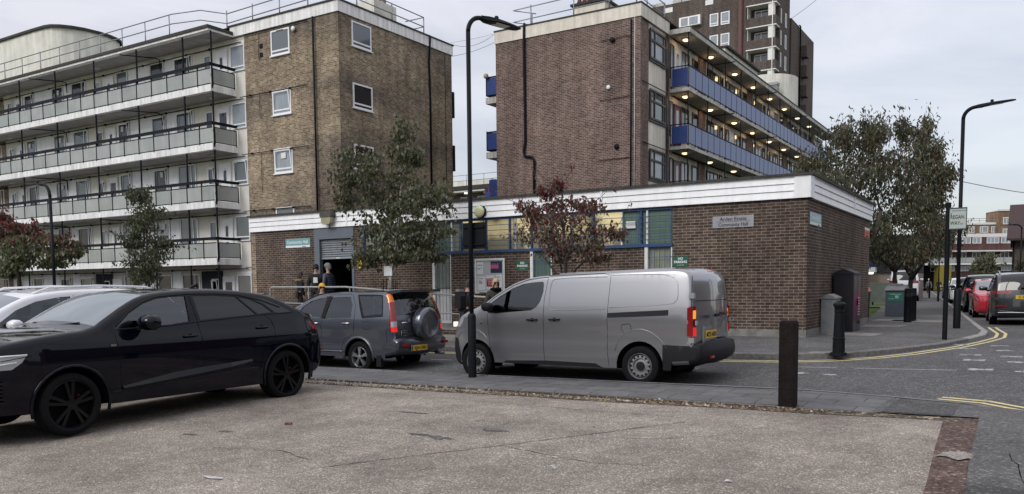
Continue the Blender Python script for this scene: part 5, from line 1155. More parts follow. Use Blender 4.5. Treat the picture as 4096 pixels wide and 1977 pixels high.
b=MB(); b.fbox(FR,-.10,.10,-.16,-.06,1.905,1.935); b.build('high_stop_lamp','tailon',van)
def rx(y,z): return (.925 if z<1.4 else .925-.05*(z-1.4)/.3)+.078*(1-(y/.86)**2)+.001
b=MB(); b.tube([(rx(y,1.44),y,1.44) for y in [-.80+.1*i for i in range(17)]],.006,5); b.tube([(rx(0,z),0,z) for z in (1.84,1.7,1.44,1.2,.95,.75)],.006,5); b.tube([(rx(y,.745)+.01,y,.745) for y in [-.8+.1*i for i in range(17)]],.01,5); b.build('door_gap','black',van)
b=MB()
for s_ in (-1,1):
    q=[(s_*.05,1.50),(s_*.05,1.80),(s_*.55,1.80),(s_*.66,1.74),(s_*.72,1.50)]
    o_=[(rx(y,z)+.001,y,z) for y,z in q]; b.raw(o_,[tuple(range(5))[::s_]])
b.build('blank_window_pressing',mat('recess_shade_silver',(.20,.205,.215),.2,metal=.7,coat=1),van)  # the recess's darker reflection is put into a darker copy of the van paint
b=MB(); b.prism([(-.62,.74),(.02,.74),(.05,1.02),(-.60,1.02)],(V3(.975,0,0),V3(0,1,0),V3(1,0,0)),0,.032); b.build('plate_recess','pvan',van)
plate(van,1.012,-.30,.88,.52,.125,'MT25 NXH',eu=False)
b=MB(); b.fbox((V3(1.0,0,0),V3(0,1,0),V3(1,0,0)),-.09,.11,.0,.03,1.16,1.21); b.build('rear_handle','blackpl',van)
F_=(V3(1.002,0,0),V3(0,1,0),V3(1,0,0)); text('EXPERT',.075,F_,-.66,1.15,.006,'ink',van,sx=1.3); text('PEUGEOT',.085,F_,.16,1.17,.006,'ink',van,sx=1.3)
b=MB(); b.box(1.10,1.145,-.62,-.48,.50,.54); b.build('reflector','taillens',van)
b=MB(); b.lathe([(.022,0),(.02,-.008),(.001,-.009)],(-3.17,-VY(-3.17,1.03),1.03),'y',10); b.build('side_badge','chrome',van)
b=MB(); b.tube([(-1.62,-.3,1.97),(-1.45,-.3,2.17)],.006,5); b.build('aerial','blackpl',van)
b=MB(); b.box(-3.935,-3.90,-.80,-.70,.94,1.03); b.build('lit_headlamp','headon',van)
for y in (-.75,.75): b=MB(); b.tube([(-1.6,y,1.915),(.55,y,1.975)],.012,5); b.build('roof_rib','pvan',van)

# ---- gloss black coupe suv
sq,QY=car('parked_suv','large gloss black coupe-roofed SUV with black wheels parked nose to the camera side','car',(-10.79,8.95,0),PI/2,dict(W=.99,r=.075,belt=1.20,tum=.12,nose=.30,tail=.16,shoulder=.0,tilt=(.93,.085),
 out=[(-4.18,.16),(-4.30,.22),(-4.36,.45),(-4.36,.75),(-4.33,.95),(-4.22,1.04),(-3.9,1.125),(-3.5,1.185),(-3.02,1.225),(-2.78,1.37),(-2.52,1.52),(-2.30,1.62),(-2.05,1.675),(-1.69,1.70),(-1.21,1.71),(-.8,1.695),(-.36,1.655),(-.05,1.60),(.29,1.46),(.53,1.345),(.74,1.25),(.84,1.10),(.89,.92),(.96,.78),(.97,.6),(.92,.46),(.82,.37),(.68,.34)],
 sill=.27,wf=(-3.35,.325),wr=(.09,.365),ra=.455,R=.385,rimr=.30,rim='black',ww=.28,paint='pblack',crown=.025,bow=.26,rbow=.14,
 seats=[(-2.05,1.0),(-1.1,1.0)],win=[('side_window','q8glass',[(-2.72,1.215),(-2.5,1.40),(-2.28,1.52),(-2.05,1.59),(-1.85,1.61),(-1.61,1.62),(-1.61,1.265),(-1.9,1.235)]),('side_window_rear','tint',[(-1.49,1.62),(-1.1,1.62),(-.75,1.60),(-.42,1.325),(-1.43,1.275)]),('quarter_window','tint',[(-.72,1.595),(-.5,1.56),(-.27,1.47),(-.10,1.35),(-.39,1.33)]),('rear_quarter_panel','darkglass',[(-.5,1.605),(-.25,1.57),(.01,1.47),(.27,1.345),(.02,1.33),(-.06,1.355),(-.25,1.49),(-.42,1.56)])],
 trim=[('headlamp','clearlens',[(-4.6,.95),(-3.84,.975),(-3.90,.88),(-4.0,.80),(-4.6,.78)]),('tail_lamp','taillens',[(.62,1.17),(.70,1.20),(1.0,1.24),(1.0,1.04),(.70,1.05)])],
 top=[('windscreen','screen',(-2.98,-2.22,1.25,1.64),.985),('rear_window','tint',(-.02,.62,1.28,1.58),.86),('headlamp','clearlens',(-4.6,-4.1,.80,.93),1.3),('grille','blackpl',(-4.6,-4.2,.40,.80),.55),('tail_lamp','taillens',(.7,1.1,1.02,1.16),1.3)],
 lines=[[(-2.75,1.17),(-2.73,.97),(-2.72,.68),(-2.71,.40)],[(-1.48,1.26),(-1.46,.92),(-1.47,.65),(-1.46,.46)],[(-.29,1.31),(-.16,1.23),(-.13,1.1),(-.15,.98),(-.40,.75),(-.46,.56)],[(-1.48,1.26),(-1.55,1.62)],[(-3.8,.95),(-4.1,.9)]],
 beads=[('waist_trim','blackpl',.011,[(-2.7,1.205),(-1.9,1.222),(-1.46,1.258),(-.4,1.315),(.28,1.335)]),('sill_trim','chrome' if 0 else 'blackpl',.012,[(-2.84,.42),(-1.95,.455),(-1.46,.485),(-.5,.535)]),('roof_trim','blackpl',.012,[(-2.7,1.25),(-2.5,1.425),(-2.28,1.545),(-2.05,1.615),(-1.6,1.645),(-1.1,1.645),(-.7,1.62),(-.3,1.54),(.05,1.42)])],
 handles=[(-1.65,1.065),(-.37,1.125)],mirror=(-2.38,1.285,'pblack',1.25)))
for (cx,cz) in ((-3.35,.325),(.09,.365)):
    q=[(cx+.475*math.cos(a),cz+.475*math.sin(a)) for a in [PI*(-.08+1.16*k/16) for k in range(17)]]
    for s in (-1,1): b=MB(); b.tube([(x,s*(QY(x,z)+.004),z) for x,z in q],.022,6); b.build('arch_trim','pblack',sq,smooth=True)
# sculpted lower door crease and shoulder line
for s in (-1,1):
    b=MB()
    l=[(-2.7,.47),(-2.3,.53),(-1.95,.58),(-1.46,.615),(-1.0,.635),(-.62,.655)]
    for i in range(len(l)-1):
        (x,z),(x2,z2)=l[i],l[i+1]; h=.0+.07*math.sin(PI*(i+.3)/5.6); h2=.0+.07*math.sin(PI*(i+1.3)/5.6)
        b.quad((x,s*(QY(x,z)+.004),z+.01),(x2,s*(QY(x2,z2)+.004),z2+.01),(x2,s*(QY(x2,z2)+.032),z2-h2),(x,s*(QY(x,z)+.032),z-h)); b.quad((x,s*(QY(x,z)+.032),z-h),(x2,s*(QY(x2,z2)+.032),z2-h2),(x2,s*(QY(x2,z2)+.002),z2-h2-.05),(x,s*(QY(x,z)+.002),z-h-.05))
    b.build('door_crease','pblack',sq,smooth=True)
b=MB(); b.fbox((V3(0,-QY(-2.8,1.0)-.002,0),V3(1,0,0),V3(0,-1,0)),-2.84,-2.765,0,.006,1.0,1.025); b.build('wing_badge','chrome',sq)
b=MB(); b.prism([(-.15,1.62),(.0,1.64),(-.02,1.60)],(V3(0,-.0,0),V3(1,0,0),V3(0,-1,0)),-.62,.62); b.build('roof_spoiler','pblack',sq)
b=MB(); b.prism([(-.95,1.735),(-.80,1.80),(-.76,1.735)],(V3(0,0,0),V3(1,0,0),V3(0,-1,0)),-.02,.02); b.build('fin_aerial','blackpl',sq)
b=MB(); b.tube([(-4.33,-.5,.90),(-4.12,-.84,.955),(-3.86,-.965,.965)],.010,5); b.tube([(-4.36,-.5,.82),(-4.14,-.86,.86),(-3.97,-.945,.885)],.008,5); b.build('daylight_strip',mat('pale_light_guide',(.7,.72,.75),.2),sq,smooth=True)
b=MB(); b.box(.90,.985,-(QY(.93,.69)+.006),-.60,.685,.715); b.build('reflector','taillens',sq)
b=MB()
for k in range(6): b.box(-4.34,-4.12,-.90,-.55,.42+k*.045,.435+k*.045)
b.build('intake_slats','blackpl',sq)
for y in (-.55,-.1): b=MB(); b.tube([(-3.10,y+.35,1.26),(-2.98,y,1.30)],.008,5); b.build('wiper','blackpl',sq)

# ---- grey-blue boxy suv with spare wheel
cv,CY_=car('suv_with_spare_wheel','blue-grey boxy SUV with a covered spare wheel on its back door','car',(-12.0,13.89,-.05),0,dict(W=.89,r=.06,belt=1.08,tum=.13,nose=.2,tail=.05,
 out=[(-3.2,.22),(-3.36,.28),(-3.42,.5),(-3.40,.8),(-3.30,.95),(-2.9,1.05),(-2.45,1.12),(-2.1,1.27),(-1.77,1.42),(-1.51,1.53),(-1.24,1.61),(-.89,1.66),(-.2,1.68),(.4,1.68),(.68,1.66),(.78,1.58),(.86,1.35),(.93,1.12),(.95,.9),(.96,.70),(1.05,.66),(1.06,.5),(1.0,.40),(.75,.34)],keep=(19,20),
 sill=.30,wf=(-2.62,.29),wr=(0,.30),ra=.40,R=.335,rimr=.222,rim='alloy',ww=.21,paint='pcrv',crown=.03,rbow=.05,
 seats=[(-1.25,1.0),(-.45,.98)],win=[('side_window','carglass',[(-1.86,1.16),(-1.66,1.36),(-1.44,1.48),(-1.16,1.54),(-.98,1.55),(-1.08,1.13)]),('side_window_rear','carglass',[(-.84,1.56),(-.29,1.57),(-.21,1.40),(-.21,1.135),(-1.0,1.10)]),('quarter_window','carglass',[(-.05,1.585),(.56,1.585),(.60,1.39),(.62,1.21),(.14,1.175),(.05,1.36)])],
 trim=[('door_pillar','blackpl',[(-1.0,1.58),(-.82,1.59),(-.96,1.09),(-1.12,1.12)]),('window_surround','blackpl',[(-.09,1.62),(.60,1.62),(.645,1.38),(.665,1.16),(.10,1.12),(.0,1.35)]),('cladding','pcrv',[(-1.9,.67),(-.55,.67),(-.55,.59),(-1.9,.59)]),('indicator','amber',[(.72,1.64),(1.2,1.64),(1.2,1.45),(.745,1.45)]),('tail_lamp','taillens',[(.74,1.46),(1.2,1.46),(1.2,.885),(.84,.885),(.82,1.3)])],
 top=[('windscreen','screen',(-2.35,-1.55,1.15,1.56),.97),('indicator','amber',(.6,1.1,1.44,1.63),-.92),('stop_lamp','tailon',(.6,1.2,.89,.965),-.95),('reversing_lamp','clearlens',(.6,1.2,.965,1.06),-.95),('tail_lamp','taillens',(.6,1.2,.89,1.45),-.92),('rear_window','carglass',(.66,.98,1.19,1.60),.90),('rear_bumper','pcrv',(.9,1.3,.3,.67),1.3)],
 lines=[[(-.88,1.61),(-1.04,1.17),(-1.08,.9),(-1.06,.45)],[(-.23,1.62),(-.12,1.39),(-.11,1.07),(-.14,.79),(-.42,.66),(-.5,.42)],[(.13,1.03),(.14,1.05),(.33,1.05),(.335,.9),(.15,.89),(.13,1.03)],[(-.86,1.615),(-.25,1.63)],[(.78,.88),(.77,.62)]],
 beads=[('roof_gutter','blackpl',.010,[(-1.7,1.46),(-1.24,1.63),(-.5,1.68),(.65,1.68)]),('sill_trim','pcrv',.02,[(-2.2,.40),(-.45,.41)])],
 handles=[(-.335,1.01),(-1.25,1.0)],hm='chrome',mirror=(-1.72,1.2,'pcrv',.9)))
for (cx,cz) in ((-2.62,.29),(0,.30)):
    q=[(cx+.41*math.cos(a),cz+.42*math.sin(a)) for a in [PI*(-.05+1.1*k/16) for k in range(17)]]
    for s in (-1,1): b=MB(); b.tube([(x,s*(CY_(x,z)+.006),z) for x,z in q],.028,6); b.build('arch_trim','pcrv',cv,smooth=True)
b=MB(); b.box(-.02+.78,.80+.02,.0,.0,.0,.0) if 0 else None
b=MB(); b.prism([(.62,1.69),(1.02,1.72),(1.02,1.67),(.78,1.63)],(V3(0,0,0),V3(1,0,0),V3(0,-1,0)),-.68,.68); b.build('roof_spoiler','pcrv',cv)
b=MB(); b.lathe([(.30,.03),(.335,.05),(.345,.10),(.345,.22),(.325,.26),(.27,.275),(.255,.262),(.001,.268)],(1.0,-.02,1.0),'x',36,caps=False); b.build('spare_wheel_cover','pcrv',cv,smooth=True,angle=50)
plate(cv,1.135,-.24,.50,.52,.115,'RJ54 OAH')
b=MB()
for q in range(3): b.tube([(1.01,-.62,.82-.06*q),(1.01,-.30,.82-.06*q)],.007,5)
b.tube([(1.005,-.66,.86),(1.005,-.26,.86),(1.005,-.26,.66),(1.005,-.66,.66),(1.005,-.66,.86)],.007,5); b.build('tailgate_pressing','pcrv',cv,smooth=True)
b=MB(); b.tube([(1.0,-.64,1.03),(1.03,-.62,1.035),(1.03,-.42,1.035),(1.0,-.40,1.03)],.014,6); b.build('tailgate_handle','chrome',cv,smooth=True)
for y in (-.62,.70): b=MB(); b.box(1.07,1.125,y-.08,y+.08,.545,.60); b.build('reflector','taillens',cv)
b=MB(); b.tube([(.9,.62,.33),(1.12,.64,.33)],.035,10); b.build('exhaust','steelw',cv,smooth=True)
b=MB(); b.tube([(.985,-.1,1.20),(1.0,-.42,1.22)],.014,5); b.tube([(.985,-.1,1.20),(1.0,.0,1.25)],.02,5); b.build('rear_wiper','blackpl',cv)
b=MB(); b.box(.5,.62,-.88,-.80,.12,.36); b.build('mudflap','blackpl',cv)

# ---- white suv behind the black one, dark estate beyond it
GEN=dict(W=.92,r=.07,belt=1.05,tum=.15,nose=.22,tail=.10,
 out=[(-3.35,.22),(-3.55,.28),(-3.62,.5),(-3.60,.8),(-3.45,.95),(-3.1,1.05),(-2.48,1.12),(-2.15,1.29),(-1.88,1.44),(-1.6,1.56),(-1.2,1.63),(-.6,1.66),(0,1.655),(.5,1.62),(.72,1.56),(.85,1.40),(.93,1.15),(.97,.95),(.99,.75),(1.0,.5),(.93,.36),(.75,.30)],
 sill=.27,wf=(-2.70,.33),wr=(0,.33),ra=.40,R=.345,rimr=.235,ww=.22,paint='pwhite',crown=.03,
 seats=[(-1.35,.98),(-.5,.96)],win=[('side_window','carglass',[(-2.15,1.12),(-1.8,1.36),(-1.5,1.48),(-1.15,1.54),(-.98,1.55),(-.98,1.12)]),('side_window_rear','carglass',[(-.88,1.55),(-.2,1.55),(.02,1.50),(.0,1.14),(-.88,1.12)]),('quarter_window','carglass',[(.1,1.50),(.45,1.46),(.62,1.30),(.5,1.20),(.1,1.15)])],
 top=[('windscreen','screen',(-2.55,-1.65,1.18,1.55),.97),('tail_lamp','taillens',(.8,1.2,.95,1.10),-.55),('rear_window','tint',(.70,.97,1.12,1.56),.85),('grille','blackpl',(-3.8,-3.4,.5,.82),.6)],
 trim=[('headlamp','clearlens',[(-3.8,.88),(-3.35,.96),(-3.2,.90),(-3.45,.76),(-3.8,.74)]),('tail_lamp','taillens',[(.72,1.12),(1.2,1.14),(1.2,.90),(.78,.94)])],
 lines=[[(-.93,1.57),(-.93,.8),(-.9,.35)],[(.08,1.52),(.1,1.05),(-.02,.8),(-.35,.6)],[(-2.12,1.1),(-2.1,.7),(-2.12,.38)]],
 handles=[(-1.15,.97),(-.15,.98)],mirror=(-1.93,1.16,'pwhite',1.0))
def gen(**k): d=dict(GEN); d.update(k); return d
def scale_gen(k,kz,**kw):
    d=gen(**kw); S2=lambda l:[(x*k,z*kz) for x,z in l]
    d['out']=S2(d['out']); d['win']=[(a,b,S2(c)) for a,b,c in d['win']]; d['trim']=[(a,b,S2(c)) for a,b,c in d['trim']]; d['top']=[(a,b,(c[0]*k,c[1]*k,c[2]*kz,c[3]*kz),t) for a,b,c,t in d['top']]; d['lines']=[S2(l) for l in d['lines']]; d['handles']=S2(d['handles']); d['belt']*=kz; d['wf']=(d['wf'][0]*k,d['wf'][1]); m=d['mirror']; d['mirror']=(m[0]*k,m[1]*kz)+tuple([kw.get('paint','pwhite')])+tuple(m[3:]); return d
ws,_=car('parked_suv','white SUV with roof rails parked behind the gloss black SUV','car',(-13.55,8.35,0),PI/2,scale_gen(1.05,1.045,paint='pwhite'))
for s in (-1,1): b=MB(); b.tube([(-1.55,s*.66,1.66),(-1.3,s*.66,1.755),(-.5,s*.66,1.785),(.35,s*.66,1.76),(.55,s*.66,1.70)],.02,6); b.build('roof_rail','pwhite',ws,smooth=True)
es,_=car('parked_suv','dark car with silver roof rails half out of frame beyond the white SUV','car',(-19.3,9.6,0),PI/2,scale_gen(1.0,1.0,paint='pgrey'))
for s in (-1,1): b=MB(); b.tube([(-1.45,s*.66,1.60),(-1.2,s*.66,1.70),(-.5,s*.66,1.73),(.35,s*.66,1.70),(.55,s*.66,1.63)],.02,6); b.build('roof_rail','alloy',es,smooth=True)
# ---- cars along the side street
zst=.35; ang=math.radians(-84.3); ang2=math.radians(95.7)
kx=lambda y:-1.5-.1*(y-31)
q5,_=car('parked_suv','dark grey SUV with amber plate parked nearest on the side street','car',(-.19,31.0,zst),math.radians(-86),scale_gen(1.03,1.0,paint='pgrey',W=.94,tail=.16))
FQ=(V3(1.13,0,0),V3(0,1,0),V3(1,0,0))
for s in (-1,1):
    b=MB(); b.tube([(-1.4,s*.68,1.62),(-1.2,s*.68,1.70),(-.5,s*.68,1.73),(.4,s*.68,1.70),(.6,s*.68,1.62)],.02,6); b.build('roof_rail','alloy',q5,smooth=True)
    b=MB(); b.box(1.02,1.08,s*.45,s*.80,.60,.64); b.build('reflector','taillens',q5)
plate(q5,1.135,.0,.90,.52,.12,'D18 LNV',eu=False)
b=MB(); b.tube([(1.10,y,.42) for y in (-.72,0,.72)],.014,6); b.build('bumper_trim','chrome',q5)
for i in range(4): b=MB(); b.lathe([(.045,0),(.045,.008),(.032,.008),(.032,0)],(1.135,-.105+.07*i,1.08),'x',14,caps=False); b.build('ring_badge','chrome',q5)
text('Q5',.09,FQ,-.82,.83,.04,'chrome',q5)
b=MB(); b.box(1.0,1.12,-.12,.3,1.17,1.20); b.build('rear_wiper','blackpl',q5)
rc,_=car('parked_car','bright red hatchback tucked behind the dark grey SUV','car',(kx(39)+.98,39.7,zst),ang2,scale_gen(.92,.90,paint='pred',W=.86),group=None)
k1,_=car('parked_suv','black SUV with red rear lamp parked beyond the red hatchback','car',(kx(44)+1.05,44.2,zst),ang,scale_gen(1.0,1.03,paint='pblack'))
bc,_=car('parked_car','plum-brown saloon facing the camera along the kerb','car',(kx(57.5)+.95,59.5,zst),ang2,scale_gen(.97,.86,paint='pbrown',W=.88))
k2,_=car('parked_suv','black SUV between the plum saloon and the bigger black SUV','car',(kx(51)+1.0,51.0,zst),ang,scale_gen(1.0,1.0,paint='pblack'))
w2,_=car('parked_suv','white SUV seen beyond the plum saloon','car',(kx(66)+1.0,66,zst),ang2,scale_gen(1.0,1.02,paint='pwhite'))
k3,_=car('parked_car','small black car next to the far white SUV on its far side','car',(kx(73)+.9,73,zst),ang2,scale_gen(.95,.92,paint='pgrey'))
k4,_=car('parked_car','pale silver car last in the row by the yellow wall','car',(kx(81)+.9,81,zst),ang2,scale_gen(.95,.92,paint='psilver'))
wv,_=car('parked_van','white van roof showing behind the lawn between the tree trunks','van',(-7.75,66,.42),ang,scale_gen(1.2,1.35,paint='pwhite',W=1.0))
WORLD[0]=True
# crown clumps of each tree: (x, z, half width, half height)
BIRCH=[(-14.82,5.9,0.44,0.38),(-15.04,5.34,0.4,0.42),(-14.44,5.33,0.29,0.23),(-16.61,5.48,0.59,0.28),(-16.08,5.12,0.63,0.35),(-16.73,4.86,0.49,0.36),(-16.75,4.29,0.49,0.4),(-15.83,4.55,0.72,0.47),(-14.91,4.64,0.69,0.5),(-14.12,4.35,0.57,0.34),(-13.74,4.25,0.38,0.23),(-15.85,3.92,0.83,0.43),(-14.82,3.94,0.79,0.42),(-14.08,3.9,0.53,0.27),(-15.86,3.44,0.62,0.32),(-14.94,3.32,0.79,0.39),(-14.05,3.36,0.53,0.23),(-13.52,3.19,0.38,0.15),(-15.26,2.87,0.76,0.35),(-14.55,2.92,0.59,0.31),(-14.16,2.6,0.39,0.15),(-15.84,2.57,0.31,0.28),(-14.96,2.62,0.5,0.2)]
CHERRY=[(-9.43,3.56,0.4,0.21),(-10,3.41,0.27,0.21),(-8.98,3.63,0.41,0.16),(-8.6,3.51,0.28,0.14),(-10.22,3.61,0.19,0.16),(-9.57,3.24,0.53,0.26),(-8.85,3.21,0.51,0.25),(-9.92,3.03,0.41,0.26),(-9.25,2.88,0.68,0.3),(-8.47,2.96,0.45,0.25),(-7.97,2.9,0.24,0.13),(-9.57,2.66,0.45,0.26),(-8.86,2.62,0.49,0.21),(-8.35,2.62,0.3,0.16),(-9.38,2.42,0.32,0.14),(-8.4,2.37,0.15,0.09),(-9.51,3.89,0.21,0.16),(-9.24,4.03,0.13,0.11)]
COLUMN=[(-30.4,5.49,0.28,0.28),(-29.89,5.4,0.27,0.33),(-30.54,4.87,0.65,0.34),(-29.71,4.77,0.63,0.33),(-30.95,4.44,0.57,0.34),(-30.11,4.29,0.91,0.45),(-31,3.75,0.57,0.4),(-29.96,3.71,0.82,0.45),(-30.37,3.22,0.83,0.4),(-29.54,3.14,0.63,0.34),(-29.24,3.63,0.36,0.11),(-30.22,2.7,0.83,0.34),(-29.48,2.69,0.54,0.22),(-30.35,2.25,0.47,0.29),(-29.79,2.18,0.46,0.28),(-31.01,3.58,0.29,0.17)]
REDTREE=[(-38.08,4.45,0.73,0.38),(-37.16,4.34,0.84,0.31),(-36.18,4.33,0.82,0.27),(-38.02,3.75,0.99,0.38),(-36.76,3.77,1.08,0.34),(-35.59,3.9,0.8,0.23),(-34.3,3.95,0.65,0.1),(-33.02,3.67,0.52,0.13),(-33.39,3.43,1.04,0.23),(-32.66,3.24,0.34,0.1),(-34,3.28,0.71,0.26),(-35.71,3.33,1.11,0.37),(-37.82,3.04,0.86,0.42),(-36.82,3.16,0.83,0.27),(-36.33,2.87,0.95,0.24),(-35.13,2.91,0.61,0.2),(-38.21,2.63,0.6,0.21),(-37.89,4.93,0.4,0.21),(-36.74,4.56,0.39,0.14)]
BIG1=[(-7.55,7.22,0.7,0.63),(-8.15,6.86,0.61,0.52),(-6.76,7.67,0.49,0.61),(-6.17,7.51,0.58,0.61),(-5.69,7.67,0.57,0.6),(-6.64,6.63,0.97,0.83),(-7.23,6.15,1.08,0.83),(-5.85,6.46,1.05,0.92),(-5.19,6.71,0.75,0.81),(-6.12,5.46,1.15,0.92),(-5.08,5.69,1.02,0.91),(-5.43,4.5,1.03,0.92),(-4.68,4.45,1.01,0.81),(-5.6,3.69,0.76,0.61),(-4.84,3.45,1.01,0.61),(-4.09,3.22,0.55,0.6),(-7.83,6.2,0.6,0.52),(-5.51,8.15,0.38,0.5),(-7.07,8.11,0.3,0.41),(-6.09,8.21,0.19,0.41),(-4.76,7.97,0.32,0.44),(-3.81,7.77,0.18,0.59),(-5.6,3.0,.9,.5),(-4.6,2.9,.9,.45),(-3.7,3.1,.7,.5),(-6.4,3.3,.8,.5),(-4.3,6.2,.8,.8),(-4.0,5.2,.8,.7),(-3.7,4.2,.7,.6)]
BIG2=[(-4.91,7.48,0.85,0.94),(-4.26,7.19,0.73,1.04),(-3.82,6.34,0.52,1.03),(-4.87,6.31,1.06,1.06),(-4.0,5.55,0.73,0.92),(-4.84,4.9,1.06,0.94),(-3.98,4.5,0.73,0.81),(-4.17,3.7,0.74,0.7),(-4.81,3.48,0.85,0.59),(-3.45,4.13,0.52,0.69),(-4.5,8.25,0.63,0.69),(-3.96,7.74,0.52,0.69),(-3.52,6.67,0.36,0.69)]
FAR1=[(-4.97,3.84,0.91,1.04),(-4.38,4.4,0.9,0.81),(-5.15,3.03,0.91,0.46),(-3.95,3.47,0.6,0.92)]
FAR2=[(-0.62,3.17,0.46,0.54),(-0.67,2.79,0.4,0.31)]
TWIGS=[(-11.39,4.19),(-10.63,4.75),(-10.16,4.64),(-8.77,4.4),(-8.0,3.99),(-7.39,3.57),(-10.64,4.01),(-10.68,3.01),(-7.68,2.97),(-9.19,4.26)]
# SCALED
# ================================================================== trees
for k,c in dict(lg1=(.095,.108,.056),lg2=(.135,.148,.076),lg3=(.066,.074,.042),lgo=(.14,.118,.062),lred=(.19,.030,.042),lred2=(.12,.032,.034),lbr=(.11,.072,.052),lbr2=(.14,.09,.058),lor=(.28,.11,.03),lgr=(.055,.085,.030)).items(): M[k]=leafmat('leaf_'+k,c)
M['bark']=mat('dark_bark',(.045,.038,.032),.9,nz=(8,.4),bump=(14,.8)); M['birchbark']=mat('white_birch_bark',(.42,.39,.36),.8,nz=(5,.35),bump=(20,.4)); M['twig']=mat('grey_brown_twig',(.09,.06,.052),.9)
def tree(name,label,cat,base,trunk,clumps,nleaf,size,mats,pick,bark='bark',r0=.12,seed=1,group=None,ydep=1.,lim=3,twigs=(),long=1.7,fill=.5,spread=1.):
    rr=random.Random(seed); e=empty(name,base,0,label,cat,group); y0=base[1]
    T=[Vector(p) for p in trunk]; tb=MB(); tb.tube([tuple(p) for p in T],[r0*(1-.72*i/(len(T)-1)) for i in range(len(T))],9)
    nodes=[]; 
    for i in range(len(T)-1):
        for k in range(6): nodes.append((T[i].lerp(T[i+1],k/6),r0*(1-.72*(i+k/6)/(len(T)-1))))
    nodes=nodes[int(len(nodes)*.45):]+[(T[-1],r0*.28)]
    cl=[]; sites=[]; br=MB()
    for (x,z,rx,rz) in sorted(clumps,key=lambda c:c[1]):
        for rep in range(lim):
            yy=y0+rr.uniform(-ydep,ydep)*(.35 if rep==0 else 1); c=Vector((x+rr.gauss(0,rx*.2),yy,z+rr.gauss(0,rz*.15))); ry=max(rx,.3)*ydep
            cl.append((c,rx,ry*.7,rz))
            best=min(nodes,key=lambda q:(q[0]-c).length+(3 if q[0].z>c.z-.05 else 0)+ (c.z-q[0].z)*.15); s=best[0]; L_=(c-s).length
            if L_<.1: continue
            mid=s.lerp(c,.5)+Vector((rr.gauss(0,.06),rr.gauss(0,.06),-.06*L_)); r1=min(best[1]*.62,.012+.018*L_)
            pts=[s,s.lerp(mid,.6),mid.lerp(c,.4),c]; br.tube([tuple(p) for p in pts],[r1,r1*.75,r1*.55,r1*.3],5,caps=False)
            nodes+= [(pts[2],r1*.6),(c,r1*.4)]
            for k in range(5):
                a=Vector((rr.gauss(0,1)*rx,rr.gauss(0,1)*ry*.6,rr.gauss(.3,.8)*rz))*.75; t=c+a; m2=c.lerp(t,.5)+Vector((0,0,-.03)); br.tube([tuple(c),tuple(m2),tuple(t)],[r1*.28+.002,.004,.0025],3,caps=False)
                for q in range(4): sites.append(c.lerp(t,.35+.22*q))
    for tw in twigs:
        p=Vector(tw); best=min(nodes,key=lambda q:(q[0]-p).length+(.5 if q[0].z>p.z-.3 else 0)); s=best[0]; m=s.lerp(p,.5)+Vector((0,0,-.08)); br.tube([tuple(s),tuple(m),tuple(p)],[.009,.006,.003],4,caps=False)
        for q in range(2): sites.append(p+Vector((rr.gauss(0,.03),0,rr.gauss(-.03,.03))))
        sites.append(s.lerp(p,rr.uniform(.5,.9)))
    t=tb.build('trunk',bark,e,smooth=True); br.build('branches','twig' if bark!='birchbark' else 'twig',t,smooth=True)
    mb=MB(); zs=[c[0].z for c in cl]; zl,zh=min(zs),max(zs)
    for i in range(nleaf):
        if rr.random()<fill:
            c,rx,ry,rz=rr.choice(cl)
            while True:
                u=Vector((rr.uniform(-1,1),rr.uniform(-1,1),rr.uniform(-1,1)))
                if u.length<=1: break
            p=c+Vector((u.x*rx,u.y*ry,u.z*rz))*1.05
        else: s=rr.choice(sites); p=s+Vector((rr.gauss(0,.055*spread),rr.gauss(0,.055*spread),rr.gauss(-.02,.05*spread)))
        d=Vector((rr.gauss(0,.5),rr.gauss(0,.5),-1+rr.gauss(0,.45))).normalized(); w=d.cross(Vector((rr.gauss(0,1),rr.gauss(0,1),rr.gauss(0,.4)))); 
        if w.length<.1: continue
        w.normalize(); h=size*rr.uniform(.6,1.25); n_=d.cross(w)*h*.12; ww=w*(h/long/2)
        mb.mi(pick(rr,(p.z-zl)/(zh-zl+.01),p)); a=p; b=p+d*h*.45+ww+n_; c2=p+d*h; e2=p+d*h*.45-ww+n_
        mb.raw([a,b,c2,e2],[(0,1,2),(0,2,3)])
    mb.build('crown',mats,e)
    return e
def P1(ws):
    def f(rr,h,p):
        r=rr.random(); 
        for i,w in enumerate(ws):
            r-=w
            if r<0: return i
        return 0
    return f
gp=Gpav(-15.3,18)
tree('birch_tree','leafy green birch with a white forked trunk by the hall windows','tree',(-15.35,18,gp),[(-15.35,18,gp),(-15.38,18,1.2),(-15.33,18,1.9),(-15.22,18.02,2.4),(-15.05,18.05,3.3),(-14.92,18,4.1),(-14.87,18,4.6)],BIRCH,8200,.12,['lg1','lg2','lg3','lgo'],P1([.35,.2,.3,.15]),'birchbark',.065,11,long=1.3,lim=3,ydep=.7)
b=MB(); b.tube([(-15.33,18,1.9),(-15.5,18.05,2.3),(-15.75,18,3.0)],[.035,.025,.015],6); b.tube([(-15.28,18,2.0),(-15.0,17.95,2.4),(-14.85,17.95,2.8)],[.03,.02,.012],6); o=b.build('birch_limbs','birchbark',bpy.data.objects['birch_tree'],smooth=True)
